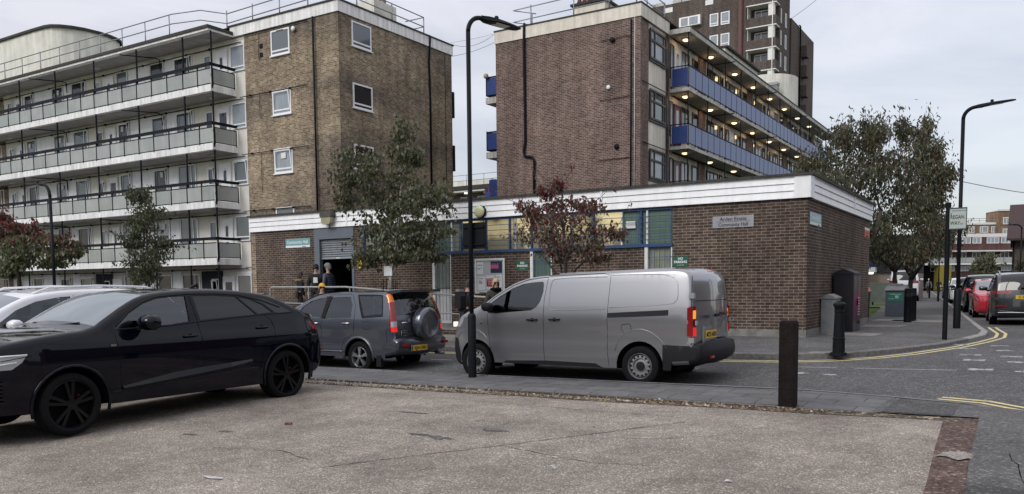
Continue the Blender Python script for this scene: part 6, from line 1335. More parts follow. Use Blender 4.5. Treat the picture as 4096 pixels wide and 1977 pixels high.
def treeguard(x,y,z0,z1,label):
    e=empty('tree_guard',(x,y,z0),0,label,'tree guard'); b=MB()
    for i in range(14):
        a=2*PI*i/14; b.tube([(x+.22*math.cos(a),y+.22*math.sin(a),z0),(x+.22*math.cos(a),y+.22*math.sin(a),z1-.05),(x+.19*math.cos(a),y+.19*math.sin(a),z1)],.008,4)
    b.build('bars','iron',e); b=MB(); 
    for z in (z0+.3,z1-.25): b.tube([(x+.22*math.cos(2*PI*i/16),y+.22*math.sin(2*PI*i/16),z) for i in range(16)],.009,4,close=True)
    b.build('hoops','iron',e); return e
treeguard(-15.36,18,gp,1.95,'black hooped tree guard round the birch trunk'); treeguard(-30.1,20.5,.2,1.85,'black hooped tree guard under the narrow columnar tree'); treeguard(-37.0,19,.1,1.85,'black hooped tree guard round the red-leaved tree at the left')
b=MB(); b.box(-15.5,-15.2,17.93,17.94,2.05,2.32); o=b.build('tree_label','signwhite'); tag(o,'white card tied to the birch trunk','card')
gp=Gpav(-9.1,16.9)
tree('cherry_tree','sparse cherry with dark red and bronze leaves rising behind the silver van','tree',(-9.15,16.9,gp),[(-9.15,16.9,gp),(-9.15,16.9,1.2),(-9.12,16.9,2.0),(-9.1,16.9,2.5),(-9.22,16.92,3.2),(-9.2,16.9,4.0)],CHERRY,3400,.11,['lbr','lbr2','lred','lg3','lgo','lred2','lor'],
 lambda rr,h,p: rr.choices(range(7),[3,2.2,.4+3*h*h,2.6*(1-h),2.8*(1-h),.8+2*h,.08])[0],'bark',.055,5,long=1.9,lim=3,ydep=.6,twigs=[(x,16.9+(-1)**i*.2,z) for i,(x,z) in enumerate(TWIGS)],fill=.35)
b=MB(); b.tube([(-9.15,16.9,1.5),(-9.4,16.9,2.05),(-9.8,16.9,2.5)],[.035,.028,.015],6); b.tube([(-9.13,16.9,1.6),(-8.85,16.9,2.1),(-8.2,16.9,2.6)],[.035,.025,.012],6); b.tube([(-9.14,16.9,1.7),(-9.25,16.85,2.3),(-9.5,16.8,3.0)],[.03,.022,.012],6); b.build('cherry_limbs','bark',bpy.data.objects['cherry_tree'],smooth=True)
tree('columnar_tree','narrow dark green columnar tree in front of the white balconies','tree',(-30.1,20.5,.2),[(-30.1,20.5,.2),(-30.1,20.5,1.8),(-30.15,20.5,2.8),(-30.1,20.5,4.0),(-30.15,20.5,5.5)],COLUMN,7500,.125,['lg1','lg3','lgr','lbr'],P1([.35,.4,.15,.1]),'bark',.07,7,long=1.8,ydep=.8,lim=2)
b=MB(); b.tube([(-29.75,20.6,.2),(-29.7,20.6,2.2),(-29.75,20.6,4.6)],[.05,.04,.015],6); b.build('second_stem','bark',bpy.data.objects['columnar_tree'],smooth=True)
tree('red_topped_tree','tree at the left edge, crimson on top and green below','tree',(-37.0,19,.1),[(-37.0,19,.1),(-37.0,19,1.4),(-37.0,19,2.4),(-37.05,19,3.2),(-37.3,19,4.3)],REDTREE,6500,.19,['lred','lred2','lgo','lgr','lg2','lbr2'],
 lambda rr,h,p: rr.choices(range(6),[3*max(0,h-.45)+(.6 if p.x>-34.5 and p.z>3.4 else 0),3.5*max(0,h-.40)+(.5 if p.x>-34.5 else 0),1.0,2.6*(1-h),1.6*(1-h),.6*h])[0],'bark',.13,9,long=1.8,ydep=.9,lim=2)
tree('street_tree','big dark green cherry tree overhanging the footway behind the hall','tree',(-4.8,37.5,.42),[(-4.75,37.5,.42),(-4.72,37.5,1.4),(-4.8,37.5,2.4),(-5.1,37.5,3.6),(-5.6,37.5,5.5),(-5.7,37.5,7.4)],BIG1,14500,.20,['lg3','lg1','lgo','lbr'],P1([.40,.25,.22,.13]),'bark',.10,21,'dark cherry trees beside the side street',ydep=1.6,lim=3,long=2.6,fill=.40,spread=2.6,twigs=[(-7.85,37,8.2),(-7.05,37,8.8),(-6.0,37.2,8.95),(-4.7,37,8.95),(-3.75,37.2,8.75),(-8.5,37,7.6),(-6.5,37,8.6),(-5.4,37,8.7)])
tree('street_tree','second dark green tree further down the side street, paler twigs at its right','tree',(-4.95,44,.42),[(-4.95,44,.42),(-4.9,44,1.6),(-4.85,44,2.7),(-4.6,44,4.1),(-4.5,44,6.0),(-4.5,44,8)],BIG2,9500,.20,['lg3','lg1','lgo','lbr'],P1([.35,.25,.25,.15]),'bark',.13,22,'dark cherry trees beside the side street',ydep=1.6,lim=3,long=2.6,fill=.35,spread=2.6)
b=MB(); b.tube([(-4.9,44,1.9),(-4.3,43.9,2.8),(-3.7,43.8,3.8)],[.12,.09,.05],8); b.tube([(-4.9,44,2.1),(-5.5,44,3.1),(-5.8,44,4.2)],[.10,.08,.05],8); b.build('limbs','bark',bpy.data.objects['street_tree.001'],smooth=True)
b=MB(); b.tube([(-4.75,37.5,2.2),(-4.3,37.5,3.0),(-4.0,37.5,3.8)],[.07,.055,.03],8); b.tube([(-4.75,37.5,2.2),(-5.6,37.4,3.1),(-6.4,37.3,4.2)],[.09,.07,.04],8); b.build('limbs','bark',bpy.data.objects['street_tree'],smooth=True)
tree('street_tree','dark trunked tree half hidden at the back corner of the hall','tree',(-6.0,33.5,.42),[(-6.0,33.5,.42),(-6.0,33.5,1.4),(-5.7,33.5,2.4),(-5.0,33.5,3.4),(-4.8,33.5,4.4)],[(-6.3,4.4,1.2,.8),(-5.6,3.7,.8,.6),(-7.2,4.9,1.0,.8),(-6.7,5.6,.9,.7)],4200,.18,['lg3','lg1','lgo'],P1([.5,.3,.2]),'bark',.16,23,'dark cherry trees beside the side street',ydep=1.3,lim=2,long=2.4,spread=2.)
tree('far_tree','small rounded tree in front of the street-end block','tree',(-4.7,110,.4),[(-4.7,110,.4),(-4.7,110,2),(-4.7,110,3.4)],FAR1,2600,.30,['lg2','lg1','lgo'],P1([.4,.3,.3]),'bark',.14,31,lim=2,ydep=1.,long=1.6)
tree('far_tree','dark bushy tree at the right edge below the tiled house','tree',(-.3,66,.4),[(-.3,66,.4),(-.3,66,1.6),(-.35,66,2.6)],[(-.45,2.7,.45,.55),(-.2,2.2,.5,.4),(.3,2.6,.6,.6)],2200,.16,['lg3','lg1'],P1([.6,.4]),'bark',.12,32,lim=2,ydep=.8,long=1.8)
tree('bush','low dark bush on the lawn in front of the low grey block','bush',(-9.9,58,.42),[(-9.9,58,.42),(-9.9,58,.9),(-9.9,58,1.4)],[(-10.3,1.5,.6,.5),(-9.6,1.7,.6,.6),(-9.0,1.2,.4,.3)],1800,.16,['lg3','lg1'],P1([.6,.4]),'bark',.05,33,lim=2,ydep=.8,long=1.8)

pl=empty('balcony_plant',(-32.2,25.75,5.95),0,'spiky potted plant at the corner of the second white balcony up','plant'); b=MB(); rr=random.Random(2)
b.lathe([(.10,5.95),(.13,6.25)],(-32.35,25.8,0),'z',10); b.build('pot','soffit',pl); b=MB()
for i in range(60):
    a=rr.random()*6.28; t=rr.uniform(.25,.6); p=V3(-32.35,25.8,6.6); q=p+V3(math.cos(a)*t,math.sin(a)*t,rr.uniform(-.3,.35)); w=V3(-math.sin(a),math.cos(a),0)*.02; b.quad(p-w,p+w,q)
b.build('leaves','lg1',pl)
# ================================================================== street lamps, posts, signs
def lamp(label,x,y,z0,zb,d,L_=.92,sleeve=1.2,r=.040,group='black curved street lamps',fall=0.,rise=.3):
    e=empty('street_lamp',(x,y,z0),0,label,'street lamp',group); d=Vector((d[0],d[1],0)).normalized(); P=Vector((x,y,zb))
    b=MB(); b.tube([(x,y,z0),(x,y,zb)],r,12); pts=[P]
    for k in range(1,9): a=PI/2*k/8*.92; pts.append(P+d*(rise*(1-math.cos(a)))+V3(0,0,rise*math.sin(a)))
    pts.append(pts[-1]+d*.12+V3(0,0,.012)); b.tube([tuple(p) for p in pts],r,12); b.build('column','iron',e,smooth=True)
    b=MB(); b.lathe([(r*1.9,0),(r*1.9,sleeve-.06),(r*1.5,sleeve-.02),(r,sleeve)],(x,y,z0),'z',14); b.build('base_sleeve','iron',e,smooth=True,angle=40)
    s=pts[-1]-d*.06; w=V3(-d.y,d.x,0); b=MB(); up=V3(0,0,1); st=[(0,.045,.05,-.055),(.12,.10,.055,-.06),(.32,.14,.05,-.03),(.6,.145,.035,-.012),(.85,.12,.02,-.005),(L_,.07,.008,-.004)]
    vs=[];fs=[]
    for (t,hw,h1,h0) in st:
        c=s+d*t-up*(fall*t)
        for (a,zz) in ((-hw,h0*.6),(-hw*.8,h1*.7),(0,h1),(hw*.8,h1*.7),(hw,h0*.6),(0,h0)): vs.append(tuple(c+w*a+up*zz))
    for i in range(len(st)-1):
        for k in range(6): fs.append((i*6+k,i*6+(k+1)%6,(i+1)*6+(k+1)%6,(i+1)*6+k))
    fs+=[tuple(range(6)),tuple(range(30,36))]; b.raw(vs,fs); b.build('luminaire','iron',e)
    c=s+d*.36-up*fall*.36; b=MB(); b.lathe([(.035,.045),(.04,.05),(.04,.10),(.03,.115)],tuple(c),'z',12); b.build('photocell','blackpl',e,smooth=True,angle=50)
    b=MB(); q=[tuple(s+d*a+w*bb+up*(-.028-fall*a)) for a,bb in ((.30,-.09),(.30,.09),(.62,.09),(.62,-.09))]; b.quad(*q); b.build('lens','clearlens',e)
    return e
lp=lamp('tall black street lamp in front of the silver van bonnet',-8.53,12.24,.04,6.18,(.25,.97),fall=.02)
b=MB(); b.box(-8.74,-8.26,12.30,12.33,2.39,2.86); 
for z in (2.47,2.78): b.box(-8.72,-8.28,12.27,12.30,z-.015,z+.015)
b.build('sign_back','iron',lp)
lamp('tall black street lamp at the side-street corner behind the street-name post',-1.72,26.3,.4,6.2,(1,-.1),r=.050,sleeve=1.15,fall=-.06)
lamp('shorter black street lamp at the left in front of the white balconies',-30.3,16.8,.1,5.1,(-1,.05),L_=1.45,rise=.5,r=.055,fall=-.1)
lamp('distant black street lamp first beyond the recycling bin on the footway',-5.5,65.6,.42,6.4,(1,0)); lamp('most distant black street lamp on the side-street footway',-7.4,80,.42,6.4,(1,0)); lamp('street lamp by the tiled house on the far side of the side street',-.6,64.2,.4,5.2,(-1,0),r=.05)
sp=empty('street_name_sign',(-1.6,20.9,.38),0,'black post carrying the REGAN WAY street name plate','street sign')
b=MB(); b.tube([(-1.6,20.9,.36),(-1.6,20.9,3.46)],.052,12); b.tube([(-1.6,20.9,3.46),(-1.6,20.9,3.48)],.058,12); b.build('post','iron',sp,smooth=True,angle=40)
b=MB(); b.box(-1.57,-1.24,20.86,20.88,2.90,3.35); pp_=b.build('name_plate',mat('name_plate_face',(.40,.45,.42),.5),sp)
b=MB()
for q in ((-1.58,-1.23,3.345,3.365),(-1.58,-1.23,2.885,2.905),(-1.245,-1.23,2.9,3.35)): b.box(q[0],q[1],20.85,20.885,q[2],q[3])
b.build('plate_frame','inkgreen',pp_)
FSN=FY(20.86); text('LONDON BOROUGH OF HACKNEY',.019,FSN,-1.53,3.29,.003,'inkgreen',pp_); text('REGAN',.115,FSN,-1.555,3.12,.003,'inkgreen',pp_,sx=.72,bold=.001); text('WAY',.115,FSN,-1.555,2.99,.003,'inkgreen',pp_,sx=.72,bold=.001); text('N1',.05,FSN,-1.36,2.99,.003,'inkgreen',pp_)
b=MB(); b.tube([(-1.54,20.86,3.20),(-1.54,20.86,3.25)],.008,5); b.build('small_crest','inkgreen',pp_)
# wooden post, iron bollard, plain bollards
b=MB(); b.raw([(x,y,z) for z in (.0,1.20) for x,y in ((-2.75,10.93),(-2.55,10.93),(-2.55,11.13),(-2.75,11.13))]+[(-2.74,10.94,1.23),(-2.56,10.94,1.23),(-2.56,11.12,1.23),(-2.74,11.12,1.23)],[(0,1,5,4),(1,2,6,5),(2,3,7,6),(3,0,4,7),(4,5,9,8),(5,6,10,9),(6,7,11,10),(7,4,8,11),(8,9,10,11)]); o=b.build('timber_post','timber'); tag(o,'square dark timber post at the edge of the parking lot','post')
b=MB(); b.lathe([(.16,0),(.155,.05),(.115,.06),(.110,.30),(.118,.31),(.118,.33),(.105,.34),(.088,.82),(.096,.83),(.096,.85),(.088,.86),(.10,.93),(.118,.955),(.115,.985),(.09,1.01),(.05,1.02),(.04,1.045),(.0,1.05)],(-3.08,16.72,Gpav(-3.08,16.72)-.02),'z',20); o=b.build('iron_bollard','iron',smooth=True,angle=35); tag(o,'black cast iron bollard with a ringed domed top by the kerb','bollard')
for i,(x,y) in enumerate(((-3.39,29.9),(-3.44,31.75))):
    b=MB(); b.lathe([(.125,0),(.12,.02),(.115,.85),(.12,.86),(.12,.88),(.115,.89),(.112,1.12),(.09,1.14),(0,1.145)],(x,y,.40),'z',16); o=b.build('plain_bollard','iron',smooth=True,angle=35); tag(o,('plain black bollard nearer the camera beside the recycling bin','plain black bollard just behind the nearer one by the recycling bin')[i],'bollard','plain black bollards by the bin')
# utility cabinets
def cabinet(name,label,x0,x1,y0,y1,z0,z1,pk,m):
    e=empty(name,((x0+x1)/2,y0,z0),0,label,'utility cabinet'); b=MB(); b.box(x0,x1,y0,y1,z0,z1); b.build('body',m,e)
    xm=(x0+x1)/2; b=MB(); o=.03; v=[(x0-o,y0-o,z1),(x1+o,y0-o,z1),(xm,y0-o,pk),(x0-o,y1+o,z1),(x1+o,y1+o,z1),(xm,y1+o,pk)]; v2=[(p[0],p[1],p[2]+.035) for p in v]
    b.raw(v2+v,[(0,1,2),(5,4,3),(0,2,5,3),(1,4,5,2),(6,7,1,0),(7,10,4,1),(10,9,3,4),(9,6,0,3),(6,9,10,7)]); b.build('lid',m,e); return e
gc=cabinet('utility_cabinet','short pale grey utility cabinet with a sloped lid against the side wall',-4.50,-4.17,22.0,22.75,.40,1.33,1.42,'grey')
b=MB(); b.fbox(FX(-4.17),22.06,22.7,0,.006,.45,1.30); b.tube([(-4.16,22.4,1.22),(-4.15,22.4,1.22)],.012,6); b.build('door','grey',gc)
bc2=cabinet('utility_cabinet','tall black utility cabinet with magenta printed doors against the side wall',-4.47,-3.98,23.4,24.5,.40,1.96,2.08,mat('black_cabinet_paint',(.008,.008,.014),.45))
FXc=FX(-3.98); b=MB(); b.fbox(FXc,23.44,23.94,0,.015,.45,1.92); b.fbox(FXc,23.96,24.46,0,.015,.45,1.92); dd=b.build('doors',mat('dark_grey_door_wrap',(.06,.06,.065),.4),bc2)
def gradm():
    m,t,bb=_mat('magenta_door_print'); tc=N(t,'ShaderNodeTexCoord'); s=N(t,'ShaderNodeSeparateXYZ'); L(t,tc.outputs['Object'],s.inputs[0]); r=N(t,'ShaderNodeValToRGB'); mr_=N(t,'ShaderNodeMapRange'); mr_.inputs[1].default_value=.7; mr_.inputs[2].default_value=1.5; L(t,s.outputs[2],mr_.inputs[0]); L(t,mr_.outputs[0],r.inputs[0])
    r.color_ramp.elements[0].color=(.03,.012,.03,1); r.color_ramp.elements[1].color=(.06,.06,.065,1); k=r.color_ramp.elements.new(.8); k.color=(.22,.02,.10,1); k=r.color_ramp.elements.new(.45); k.color=(.12,.012,.06,1); L(t,r.outputs[0],bb.inputs['Base Color']); bb.inputs['Roughness'].default_value=.4; return m
b=MB(); b.fbox(FXc,23.46,23.92,.016,.018,.7,1.5); b.fbox(FXc,23.98,24.44,.016,.018,.7,1.5); b.build('door_print',gradm(),dd)
b=MB()
for i in range(7):
    for j in range(3): b.fbox(FXc,24.05+j*.11,24.11+j*.11,.019,.021,.86+i*.075,.885+i*.075)
b.build('dot_pattern','signwhite',dd)
for (y,z) in ((23.55,1.6),(24.15,1.6),(24.2,1.48)): b=MB(); b.prism([(y,z),(y+.05,z),(y+.025,z+.16)],FXc,.019,.021); b.build('arrow_mark','orange',dd)
b=MB(); b.tube([(-3.95,23.9,1.3),(-3.95,23.9,1.12)],.02,6); b.box(-3.985,-3.95,24.0,24.4,.62,.70); b.build('handle','blackpl',dd)
# recycling bin, wheelie bins, knee rail
rbn=empty('recycling_bin',(-4.33,34.5,.42),0,'dark slate food waste recycling bin with grey domed lid and green panel','bin')
b=MB(); b.box(-4.70,-3.98,34.5,35.2,.42,1.44); b.build('body','slate',rbn)
b=MB(); b.raw([(-4.74,34.44,1.44),(-3.94,34.44,1.44),(-3.94,35.26,1.44),(-4.74,35.26,1.44),(-4.68,34.5,1.60),(-4.0,34.5,1.60),(-4.0,35.2,1.66),(-4.68,35.2,1.66)],[(0,1,5,4),(1,2,6,5),(2,3,7,6),(3,0,4,7),(4,5,6,7)]); b.box(-4.5,-4.15,34.6,35.0,1.62,1.70); b.build('lid','slatelid',rbn)
FB=FY(34.5); b=MB(); b.fbox(FB,-4.61,-4.09,0,.01,1.03,1.36); s=b.build('green_panel','green',rbn); text('Food waste recycling',.045,FB,-4.55,1.29,.012,'signwhite',s); 
b=MB(); b.fbox(FB,-4.36,-4.24,.011,.014,1.14,1.25); b.build('picture','teal',s); text('All food accepted',.025,FB,-4.58,1.12,.012,'signwhite',s)
wb=empty('wheelie_bin',(-4.95,30.6,.42),0,'black wheelie bin with orange-red lid just past the hall corner','bin')
b=MB(); b.raw([(x,y,z) for z,k in ((.45,.85),(1.42,1.0)) for x,y in ((-4.95-.27*k,30.6-.27*k),(-4.95+.27*k,30.6-.27*k),(-4.95+.27*k,30.6+.27*k),(-4.95-.27*k,30.6+.27*k))],[(0,1,5,4),(1,2,6,5),(2,3,7,6),(3,0,4,7),(4,5,6,7)])
for z in (.8,1.0,1.2,1.34): b.box(-5.22,-4.68,30.32,30.34,z,z+.02)
b.build('body','blackpl',wb); b=MB(); b.raw([(-5.24,30.3,1.43),(-4.66,30.3,1.43),(-4.66,30.9,1.47),(-5.24,30.9,1.47),(-5.15,30.4,1.56),(-4.75,30.4,1.56),(-4.75,30.85,1.60),(-5.15,30.85,1.60)],[(0,1,5,4),(1,2,6,5),(2,3,7,6),(3,0,4,7),(4,5,6,7)]); b.build('lid','redsign',wb)
b=MB(); b.tube([(-5.15,30.95,.5),(-4.75,30.95,.5)],.08,10); b.build('wheels','rubber',wb)
cb_=empty('communal_bin',(-7.6,54,.42),0,'large grey-green communal bin behind the slate recycling bin','bin')
b=MB(); b.raw([(x,y,z) for z,k in ((.6,.85),(1.75,1.0)) for x,y in ((-7.6-.6*k,54-.5*k),(-7.6+.6*k,54-.5*k),(-7.6+.6*k,54+.5*k),(-7.6-.6*k,54+.5*k))],[(0,1,5,4),(1,2,6,5),(2,3,7,6),(3,0,4,7),(4,5,6,7)]); b.build('body',mat('grey_green_bin',(.12,.14,.13),.6,nz=(4,.2)),cb_); b=MB()
for x in (-8.0,-7.2): b=MB(); b.lathe([(.1,-.04),(.1,.04)],(x,53.6,.52),'x',10); b.build('wheel','rubber',cb_)
kr=empty('knee_rail',(-6.5,33.9,.42),0,'low black rail edging the lawn behind the bins','rail'); b=MB(); b.tube([(-9,33.9,.80),(-4.8,33.9,.80)],.03,6); b.build('bar','iron',kr); 
for x in (-8.8,-7,-5.2): b=MB(); b.tube([(x,33.9,.4),(x,33.9,.80)],.03,6); b.build('post','iron',kr)
# ramp and handrails before the hall door
rp=empty('access_ramp',(-18,19.6,.2),0,'raised brick-edged access ramp with grey handrails before the hall door','ramp')
b=MB(); b.box(-23.6,-18.2,19.0,20.44,.1,.72); b.raw([(-18.2,19.0,.1),(-11.8,19.0,.1),(-11.8,20.44,.1),(-18.2,20.44,.1),(-18.2,19.0,.72),(-11.8,19.0,.38),(-11.8,20.44,.38),(-18.2,20.44,.72)],[(0,1,5,4),(1,2,6,5),(4,5,6,7)]); b.build('ramp_body','plinth',rp)
b=MB(); b.box(-23.6,-11.8,18.9,18.99,.1,.50); b.build('brick_edge','hallbrick',rp)
b=MB(); b.box(-24,-9,18.2,18.89,.1,.36); b.build('step_slab','slab2',rp)
hr=[(-21.63,19.25,.72),(-21.63,19.25,1.74),(-21.55,19.25,1.77),(-18.2,19.25,1.75),(-15.2,19.05,1.56),(-12.6,19.0,1.42),(-12.5,19.0,1.30),(-12.5,19.0,.4)]
b=MB(); b.tube(hr,.028,8); b.tube([(-21.6,19.25,1.25),(-18.2,19.25,1.2),(-12.55,19.0,.88)],.022,6); b.build('handrail','greyrail',rp,smooth=True)
b=MB(); b.tube([(-18.3,20.38,1.66),(-16.0,20.38,1.63),(-15.9,20.38,1.63)],.024,6); b.tube([(-13.9,20.38,1.55),(-11.9,20.38,1.47)],.024,6); b.build('wall_handrail','greyrail',rp,smooth=True)
for x,z0,z1 in ((-19.8,.72,1.76),(-18.0,.7,1.74),(-16.3,.6,1.63),(-14.5,.5,1.52)): b=MB(); b.tube([(x,19.2,z0),(x,19.2,z1)],.022,6); b.build('rail_post','greyrail',rp)
# dark fence before the left block
fe=empty('metal_fence',(-40,22.5,.2),0,'low dark metal fence before the ground floor of the white block','fence'); b=MB()
for z in (.95,1.25,1.48): b.box(-62,-31.5,22.48,22.52,z,z+.07)
b.build('rails','iron',fe)
for i in range(16): x=-61+i*1.9; b=MB(); b.box(x,x+.07,22.46,22.54,.2,1.58); b.build('post','iron',fe)
b=MB()
for i in range(9): a=i*2.4; b.lathe([(.001,-.03),(.05,0),(.001,.03)],(-38.6+.12*math.cos(a),22.3+.1*math.sin(a),1.50+.06*math.sin(a*1.7)),'z',7)
o=b.build('yellow_flowers',mat('yellow_petals',(.6,.45,.03),.7)); tag(o,'small clump of yellow flowers on the dark fence at the left','flowers')
# overhead cables
def cable(label,a,c,sag,r=.012):
    A,C=Vector(a),Vector(c); b=MB(); b.tube([tuple(A.lerp(C,t/12)-V3(0,0,sag*4*(t/12)*(1-t/12))) for t in range(13)],r,4); o=b.build('overhead_cable','greyrail'); tag(o,label,'cable')
cable('sagging cable between the tan block and the red-brown block',(-25.35,34.9,14.05),(-22.44,34.5,14.0),.32); cable('straight upper cable between the two big blocks',(-25.35,34.8,14.1),(-22.44,34.5,14.0),.04,.008); cable('lower cable joining the tops of the two brick ends',(-25.4,34.9,13.45),(-22.42,34.5,13.6),.10)
cable('cable rising to the right in front of the tower block',(-25.0,103,33.2),(-9.0,80,34.0),.6,.03); cable('thin cable leaving the corner street lamp to the right',(-1.8,27,4.6),(6,40,5.2),.5)
# litter
b=MB(); b.tube([(-7.92,7.22,.018+Gpark(-7.9,7.2)),(-7.88,7.235,.022+Gpark(-7.9,7.2)),(-7.84,7.25,.016+Gpark(-7.9,7.2))],[.020,.013,.019],8); o=b.build('crushed_can',mat('red_can',(.14,.02,.03),.4,nz=(40,.7))); tag(o,'crushed red drink can on the parking lot','can')
def scrap(name,label,cat,x,y,pts,m,h=.02,zf=Gpark):
    z=zf(x,y)+.008; b=MB(); rr=random.Random(len(label)); n=len(pts); v=[(x+a,y+c,z+rr.uniform(0,h)) for a,c in pts]+[(x,y,z+h)]; b.raw(v,[(i,(i+1)%n,n) for i in range(n)]+[((i+1)%n,i,n) for i in range(n)]); o=b.build(name,m); tag(o,label,cat)
scrap('paper_strip','long flat white paper strip lying on the parking lot','paper',-6.42,4.95,[(-.13,-.02),(-.02,-.03),(.11,-.02),(.13,.01),(.10,.03),(-.12,.02)],'stone',.012)
scrap('tissue','crumpled white tissue on the parking lot','tissue',-3.67,6.53,[(-.03,-.02),(0,-.03),(.035,-.01),(.03,.025),(0,.03),(-.03,.015)],'stone',.04)
scrap('paper_scrap','small flat white scrap just beyond the crumpled tissue','paper',-3.88,6.95,[(-.03,-.012),(.02,-.015),(.03,.01),(-.02,.015)],'stone',.008)
scrap('paper_scrap','white oval scrap near the bottom right of the parking lot','paper',-2.1,6.75,[(-.03,-.02),(.02,-.025),(.035,0),(.02,.02),(-.02,.02)],'stone',.012)
scrap('fallen_leaf','dry yellow leaf in the gutter left of the timber post','leaf',-4.0,10.62,[(-.05,-.02),(0,-.03),(.05,-.01),(.04,.02),(-.02,.03)],'lor',.04)
scrap('fallen_leaf','dark red leaf flat on the parking lot near the long seam','leaf',-4.2,8.45,[(-.04,-.01),(0,-.015),(.04,0),(.0,.012)],'lred2',.01)
scrap('paper_scrap','white scrap in the gutter below the van sills','paper',-6.3,10.66,[(-.03,-.02),(.02,-.025),(.035,0),(.02,.02)],'stone',.03)

# ================================================================== people
def skinmesh(verts,edges,radii,name,m,parent,root=0,sub=1):
    me=bpy.data.meshes.new(name); bm=bmesh.new(); ly=bm.verts.layers.skin.verify(); vs=[bm.verts.new(v) for v in verts]
    for i,v in enumerate(vs): r=radii[i]; v[ly].radius=(r if isinstance(r,tuple) else (r,r)); v[ly].use_root=(i==root)
    for a,b in edges: bm.edges.new((vs[a],vs[b]))
    bm.to_mesh(me); bm.free(); t=bpy.data.objects.new('t',me); COL.objects.link(t); t.modifiers.new('s','SKIN').use_smooth_shade=True; q=t.modifiers.new('u','SUBSURF'); q.levels=sub; q.render_levels=sub
    dg=bpy.context.evaluated_depsgraph_get(); m2=bpy.data.meshes.new_from_object(t.evaluated_get(dg)); bpy.data.objects.remove(t); m2.name=name; m2.materials.clear(); m2.materials.append(M[m] if isinstance(m,str) else m)
    for p in m2.polygons: p.use_smooth=True
    o=bpy.data.objects.new(name,m2); COL.objects.link(o)
    if parent: o.parent=parent
    return o
def person(label,loc,rz,h,coat,trous,hair='hairdark',hat=None,long=False,armL=None,armR=None,stride=.0,lean=0.,skin='skin',bulk=1.,fur=False,pack=False,scarf=False,group=None,turn=0):
    """local: faces -y; armL/armR = (elbow, hand) positions scaled by height"""
    s=h/1.75; J=lambda x,y,z:(x*s,(y-lean*max(0,z-.9))*s,z*s)
    aL=armL or ((.27,.03,1.12),(.27,-.05,.86)); aR=armR or ((-.27,.03,1.12),(-.27,-.05,.86))
    V=[J(0,0,.95),J(0,.0,1.15),J(0,.0,1.36),J(0,.01,1.47),J(0,0,1.55),J(0,-.01,1.66), J(.19,0,1.40),J(*aL[0]),J(*aL[1]), J(-.19,0,1.40),J(*aR[0]),J(*aR[1]), J(.10,0,.90),J(.11,-stride,.50),J(.11,stride*.6-stride,.08),J(.11,-.13-stride*.4,.04), J(-.10,0,.90),J(-.11,stride*.5,.50),J(-.11,stride*1.3,.08),J(-.11,-.13+stride*1.3,.04)]
    R=[.13,.12,.13,.06,.055,.095,.06,.042,.03,.06,.042,.03,.085,.06,.045,.04,.085,.06,.045,.04]; E=[(0,1),(1,2),(2,3),(3,4),(4,5),(2,6),(6,7),(7,8),(2,9),(9,10),(10,11),(0,12),(12,13),(13,14),(14,15),(0,16),(16,17),(17,18),(18,19)]
    R=[(r*s if i in(3,4) else r*s*(bulk if i<3 else 1)) for i,r in enumerate(R)]; R[5]=(.078*s,.098*s)
    for hi,sg in ((8,1),(11,-1)):
        w=Vector(V[hi]); e_=Vector(V[hi-1]); d=(w-e_).normalized(); sd_=Vector((0,-1,0)); sd_=(sd_-d*sd_.dot(d)).normalized(); pi_=len(V); V.append(tuple(w+d*.06*s)); R.append((.035*s,.018*s)); E.append((hi,pi_))
        for k in range(4):
            o_=sd_*(.027-.018*k)*s; Lf=(.05,.062,.057,.043)[k]*s; a=len(V); V+= [tuple(w+d*.085*s+o_),tuple(w+d*(.085*s+Lf)+o_*1.1-Vector((sg*.012*s,0,0)))]; R+= [.010*s,.008*s]; E+=[(pi_,a),(a,a+1)]
        a=len(V); V+= [tuple(w+d*.05*s+sd_*.045*s),tuple(w+d*.085*s+sd_*.055*s)]; R+=[.011*s,.009*s]; E+=[(pi_,a),(a,a+1)]
    e=empty('person',loc,rz,label,'person',group)
    skinmesh(V,E,R,'body',skin,e)
    # clothes
    Vc=[J(0,.0,.88 if not long else .72),J(0,0,1.0),J(0,0,1.18),J(0,0,1.38),J(0,.012,1.46),V[6],V[7],tuple(Vector(V[7]).lerp(Vector(V[8]),.93)),V[9],V[10],tuple(Vector(V[10]).lerp(Vector(V[11]),.93))]
    Rc=[.165*bulk,.155*bulk,.15*bulk,.155*bulk,.085,.085,.068,.05,.085,.068,.05]; skinmesh(Vc,[(0,1),(1,2),(2,3),(3,4),(3,5),(5,6),(6,7),(3,8),(8,9),(9,10)],[r*s for r in Rc],'jacket',coat,e,root=2)
    skinmesh([V[0],V[12],V[13],tuple(Vector(V[13]).lerp(Vector(V[14]),.9)),V[16],V[17],tuple(Vector(V[17]).lerp(Vector(V[18]),.9))],[(0,1),(1,2),(2,3),(0,4),(4,5),(5,6)],[r*s for r in (.14,.10,.078,.062,.10,.078,.062)],'trousers',trous,e)
    for a_ in (14,18): skinmesh([tuple(Vector(V[a_])+Vector((0,.03*s,-.03*s))),tuple(Vector(V[a_+1])+Vector((0,-.03*s,0)))],[(0,1)],[.055*s,.045*s],'shoe','black',e)
    hc=Vector(V[5]); ct,st=math.cos(turn),math.sin(turn)
    hd=lambda x,y,z:(hc.x+(x*ct-y*st)*s,hc.y+(x*st+y*ct)*s,hc.z+z*s)
    # face
    for sx_ in (-1,1):
        b=MB(); b.lathe([(.0,-.006),(.012,0),(.0,.006)],hd(sx_*.032,-.088,.005),'y',8,caps=False); b.build('eye','black',e,world=False)
        b=MB(); b.lathe([(.0,-.012),(.026,0),(.0,.012)],hd(sx_*.082,.0,-.005),'x',8,caps=False); b.build('ear',skin,e,world=False)
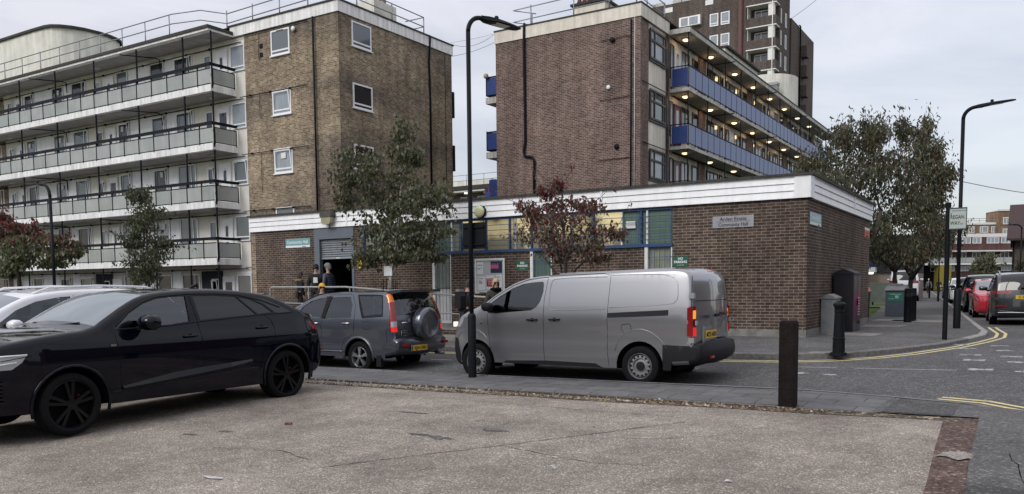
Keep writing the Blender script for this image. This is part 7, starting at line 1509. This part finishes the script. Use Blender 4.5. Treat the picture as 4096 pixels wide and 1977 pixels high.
    b=MB(); b.raw([hd(-.016,-.085,-.03),hd(.016,-.085,-.03),hd(0,-.118,-.03),hd(0,-.09,.02)],[(0,1,2),(0,2,3),(1,3,2)]); b.build('nose',skin,e,world=False)
    b=MB(); b.tube([hd(-.025,-.086,-.055),hd(0,-.095,-.057),hd(.025,-.086,-.055)],.005,5); b.build('mouth',mat('lips',(.25,.08,.07),.5) if 'lips' not in M else M['lips'],e,world=False)
    # hair / hat
    def cap(name,m,z0,k=1.10,long_=0):
        b=MB(); vs=[];n=14; rows=6
        for i in range(rows+1):
            ph=PI/2*i/rows
            for j in range(n):
                a=2*PI*j/n; x,y=.086*k*math.cos(ph)*math.cos(a),.108*k*math.cos(ph)*math.sin(a); zz=z0+.095*k*math.sin(ph)
                if i==0 and y>0: zz-=.085+long_*(y/.1)
                if i==0 and abs(x)>.06 : zz-=long_*.6
                vs.append(hd(x,y,zz))
        fs=[(i*n+j,i*n+(j+1)%n,(i+1)*n+(j+1)%n,(i+1)*n+j) for i in range(rows) for j in range(n)]; b.raw(vs,fs); b.build(name,m,e,smooth=True,world=False)
    if hair: cap('hair',hair,.02,1.08,.16 if hair=='hairblonde' else (.05 if long else 0))
    if hat:
        cap('cap',hat,.035,1.16); b=MB(); b.raw([hd(-.07,-.10,.05),hd(.07,-.10,.05),hd(.05,-.17,.035),hd(-.05,-.17,.035),hd(-.07,-.10,.06),hd(.07,-.10,.06)],[(0,1,2,3),(4,3,2,5)]); b.build('cap_peak',hat,e,world=False)
    if fur: b=MB(); b.tube([J(.17*math.cos(a),.04+.13*math.sin(a),1.46) for a in [PI*2*i/14 for i in range(14)]],.05*s,7,close=True); b.build('fur_trim',mat('tan_fur',(.26,.17,.10),.95,nz=(40,.5),bump=(60,1)),e,smooth=True,world=False)
    if scarf: b=MB(); b.tube([J(.10*math.cos(a),-.01+.10*math.sin(a),1.49) for a in [PI*2*i/12 for i in range(12)]],.05*s,7,close=True); b.build('scarf','black',e,smooth=True,world=False)
    if pack: b=MB(); x,y,z=J(0,.2,1.25); b.prism([(x-.15*s,z-.22*s),(x+.15*s,z-.22*s),(x+.16*s,z+.10*s),(x+.09*s,z+.22*s),(x-.09*s,z+.22*s),(x-.16*s,z+.10*s)],(V3(0,y,0),V3(1,0,0),V3(0,-1,0)),-.09*s,.07*s); p=b.build('backpack','blackpl',e,world=False); b=MB(); b.box(x-.10*s,x+.10*s,y-.05*s,y+.09*s,z+.22*s,z+.28*s); b.build('backpack_top',mat('grey_flap',(.18,.18,.19),.6),p,world=False)
    return e
M['hairdark']=mat('dark_hair',(.015,.011,.009),.6); M['hairblonde']=mat('blonde_hair',(.42,.28,.17),.5,streak=(40,.3)); M['hairgrey']=mat('grey_hair',(.25,.24,.23),.6)
M['cnavy']=mat('navy_cloth',(.012,.013,.02),.85,nz=(12,.3)); M['cblack']=mat('black_cloth',(.014,.014,.016),.9,nz=(12,.3)); M['colive']=mat('olive_cloth',(.045,.042,.03),.9,nz=(12,.3)); M['cdenim']=mat('dark_trousers',(.02,.022,.03),.9); M['cgrey']=mat('grey_cloth',(.12,.12,.13),.9); M['silvercap']=mat('grey_cap',(.16,.17,.17),.7,nz=(30,.3)); M['yellowcap']=mat('yellow_hat',(.65,.36,.04),.8); M['puffer']=mat('navy_puffer',(.030,.036,.058),.5,nz=(3,.2))
person('woman in a long navy coat with tan fur hood, back turned, by the hall door',(-20.75,19.75,.72),math.radians(150),1.52,'cnavy','cblack',long=True,fur=True,bulk=1.05)
m1=person('man in flat cap and open black jacket smiling beside the doorway',(-20.25,20.0,.72),math.radians(35),1.76,'cblack','cdenim',hair='hairgrey',hat='cblack')
b=MB(); b.box(-.07,.07,-.165,-.158,1.18,1.36); b.build('shirt_print','signwhite',m1,world=False)
m2=person('man in navy quilted jacket and grey cap facing the door step',(-19.6,19.9,.72),math.radians(-80),1.78,'puffer','cdenim',hair='hairgrey',hat='silvercap',bulk=1.12)
b=MB()
for i in range(8): z=.92+i*.065; b.tube([(.19*math.cos(a),.185*math.sin(a),z) for a in [PI*2*k/16 for k in range(16)]],.016,5,close=True)
b.build('quilting','puffer',m2,smooth=True,world=False)
person('man in a yellow beanie whose head shows above the grey SUV roof',(-17.3,17.3,.16),math.radians(60),1.66,'colive','cdenim',hair=None,hat='yellowcap')
person('walker in black with a backpack reaching out an arm left of the van',(-12.3,17.4,.17),math.radians(155),1.70,'cblack','cdenim',pack=True,bulk=1.2,armL=((.44,-.05,1.14),(.68,-.2,.84)),stride=.12,lean=.1)
person('woman with long blonde hair, olive coat and black scarf behind the van bonnet',(-11.45,17.5,.18),math.radians(60),1.72,'colive','cdenim',hair='hairblonde',long=True,scarf=True,skin='skin2',turn=-.2)
person('pedestrian in a dark coat walking nearest on the far footway',(-9.7,96,.42),math.radians(10),1.72,'cblack','cdenim',stride=.15); person('pedestrian in a white cap behind the nearest distant walker',(-9.6,103,.42),0,1.75,'cgrey','cdenim',hat='signwhite'); person('pedestrian in dark clothes furthest down the side street',(-9.2,110,.42),0,1.75,'cnavy','cdenim',stride=.15)
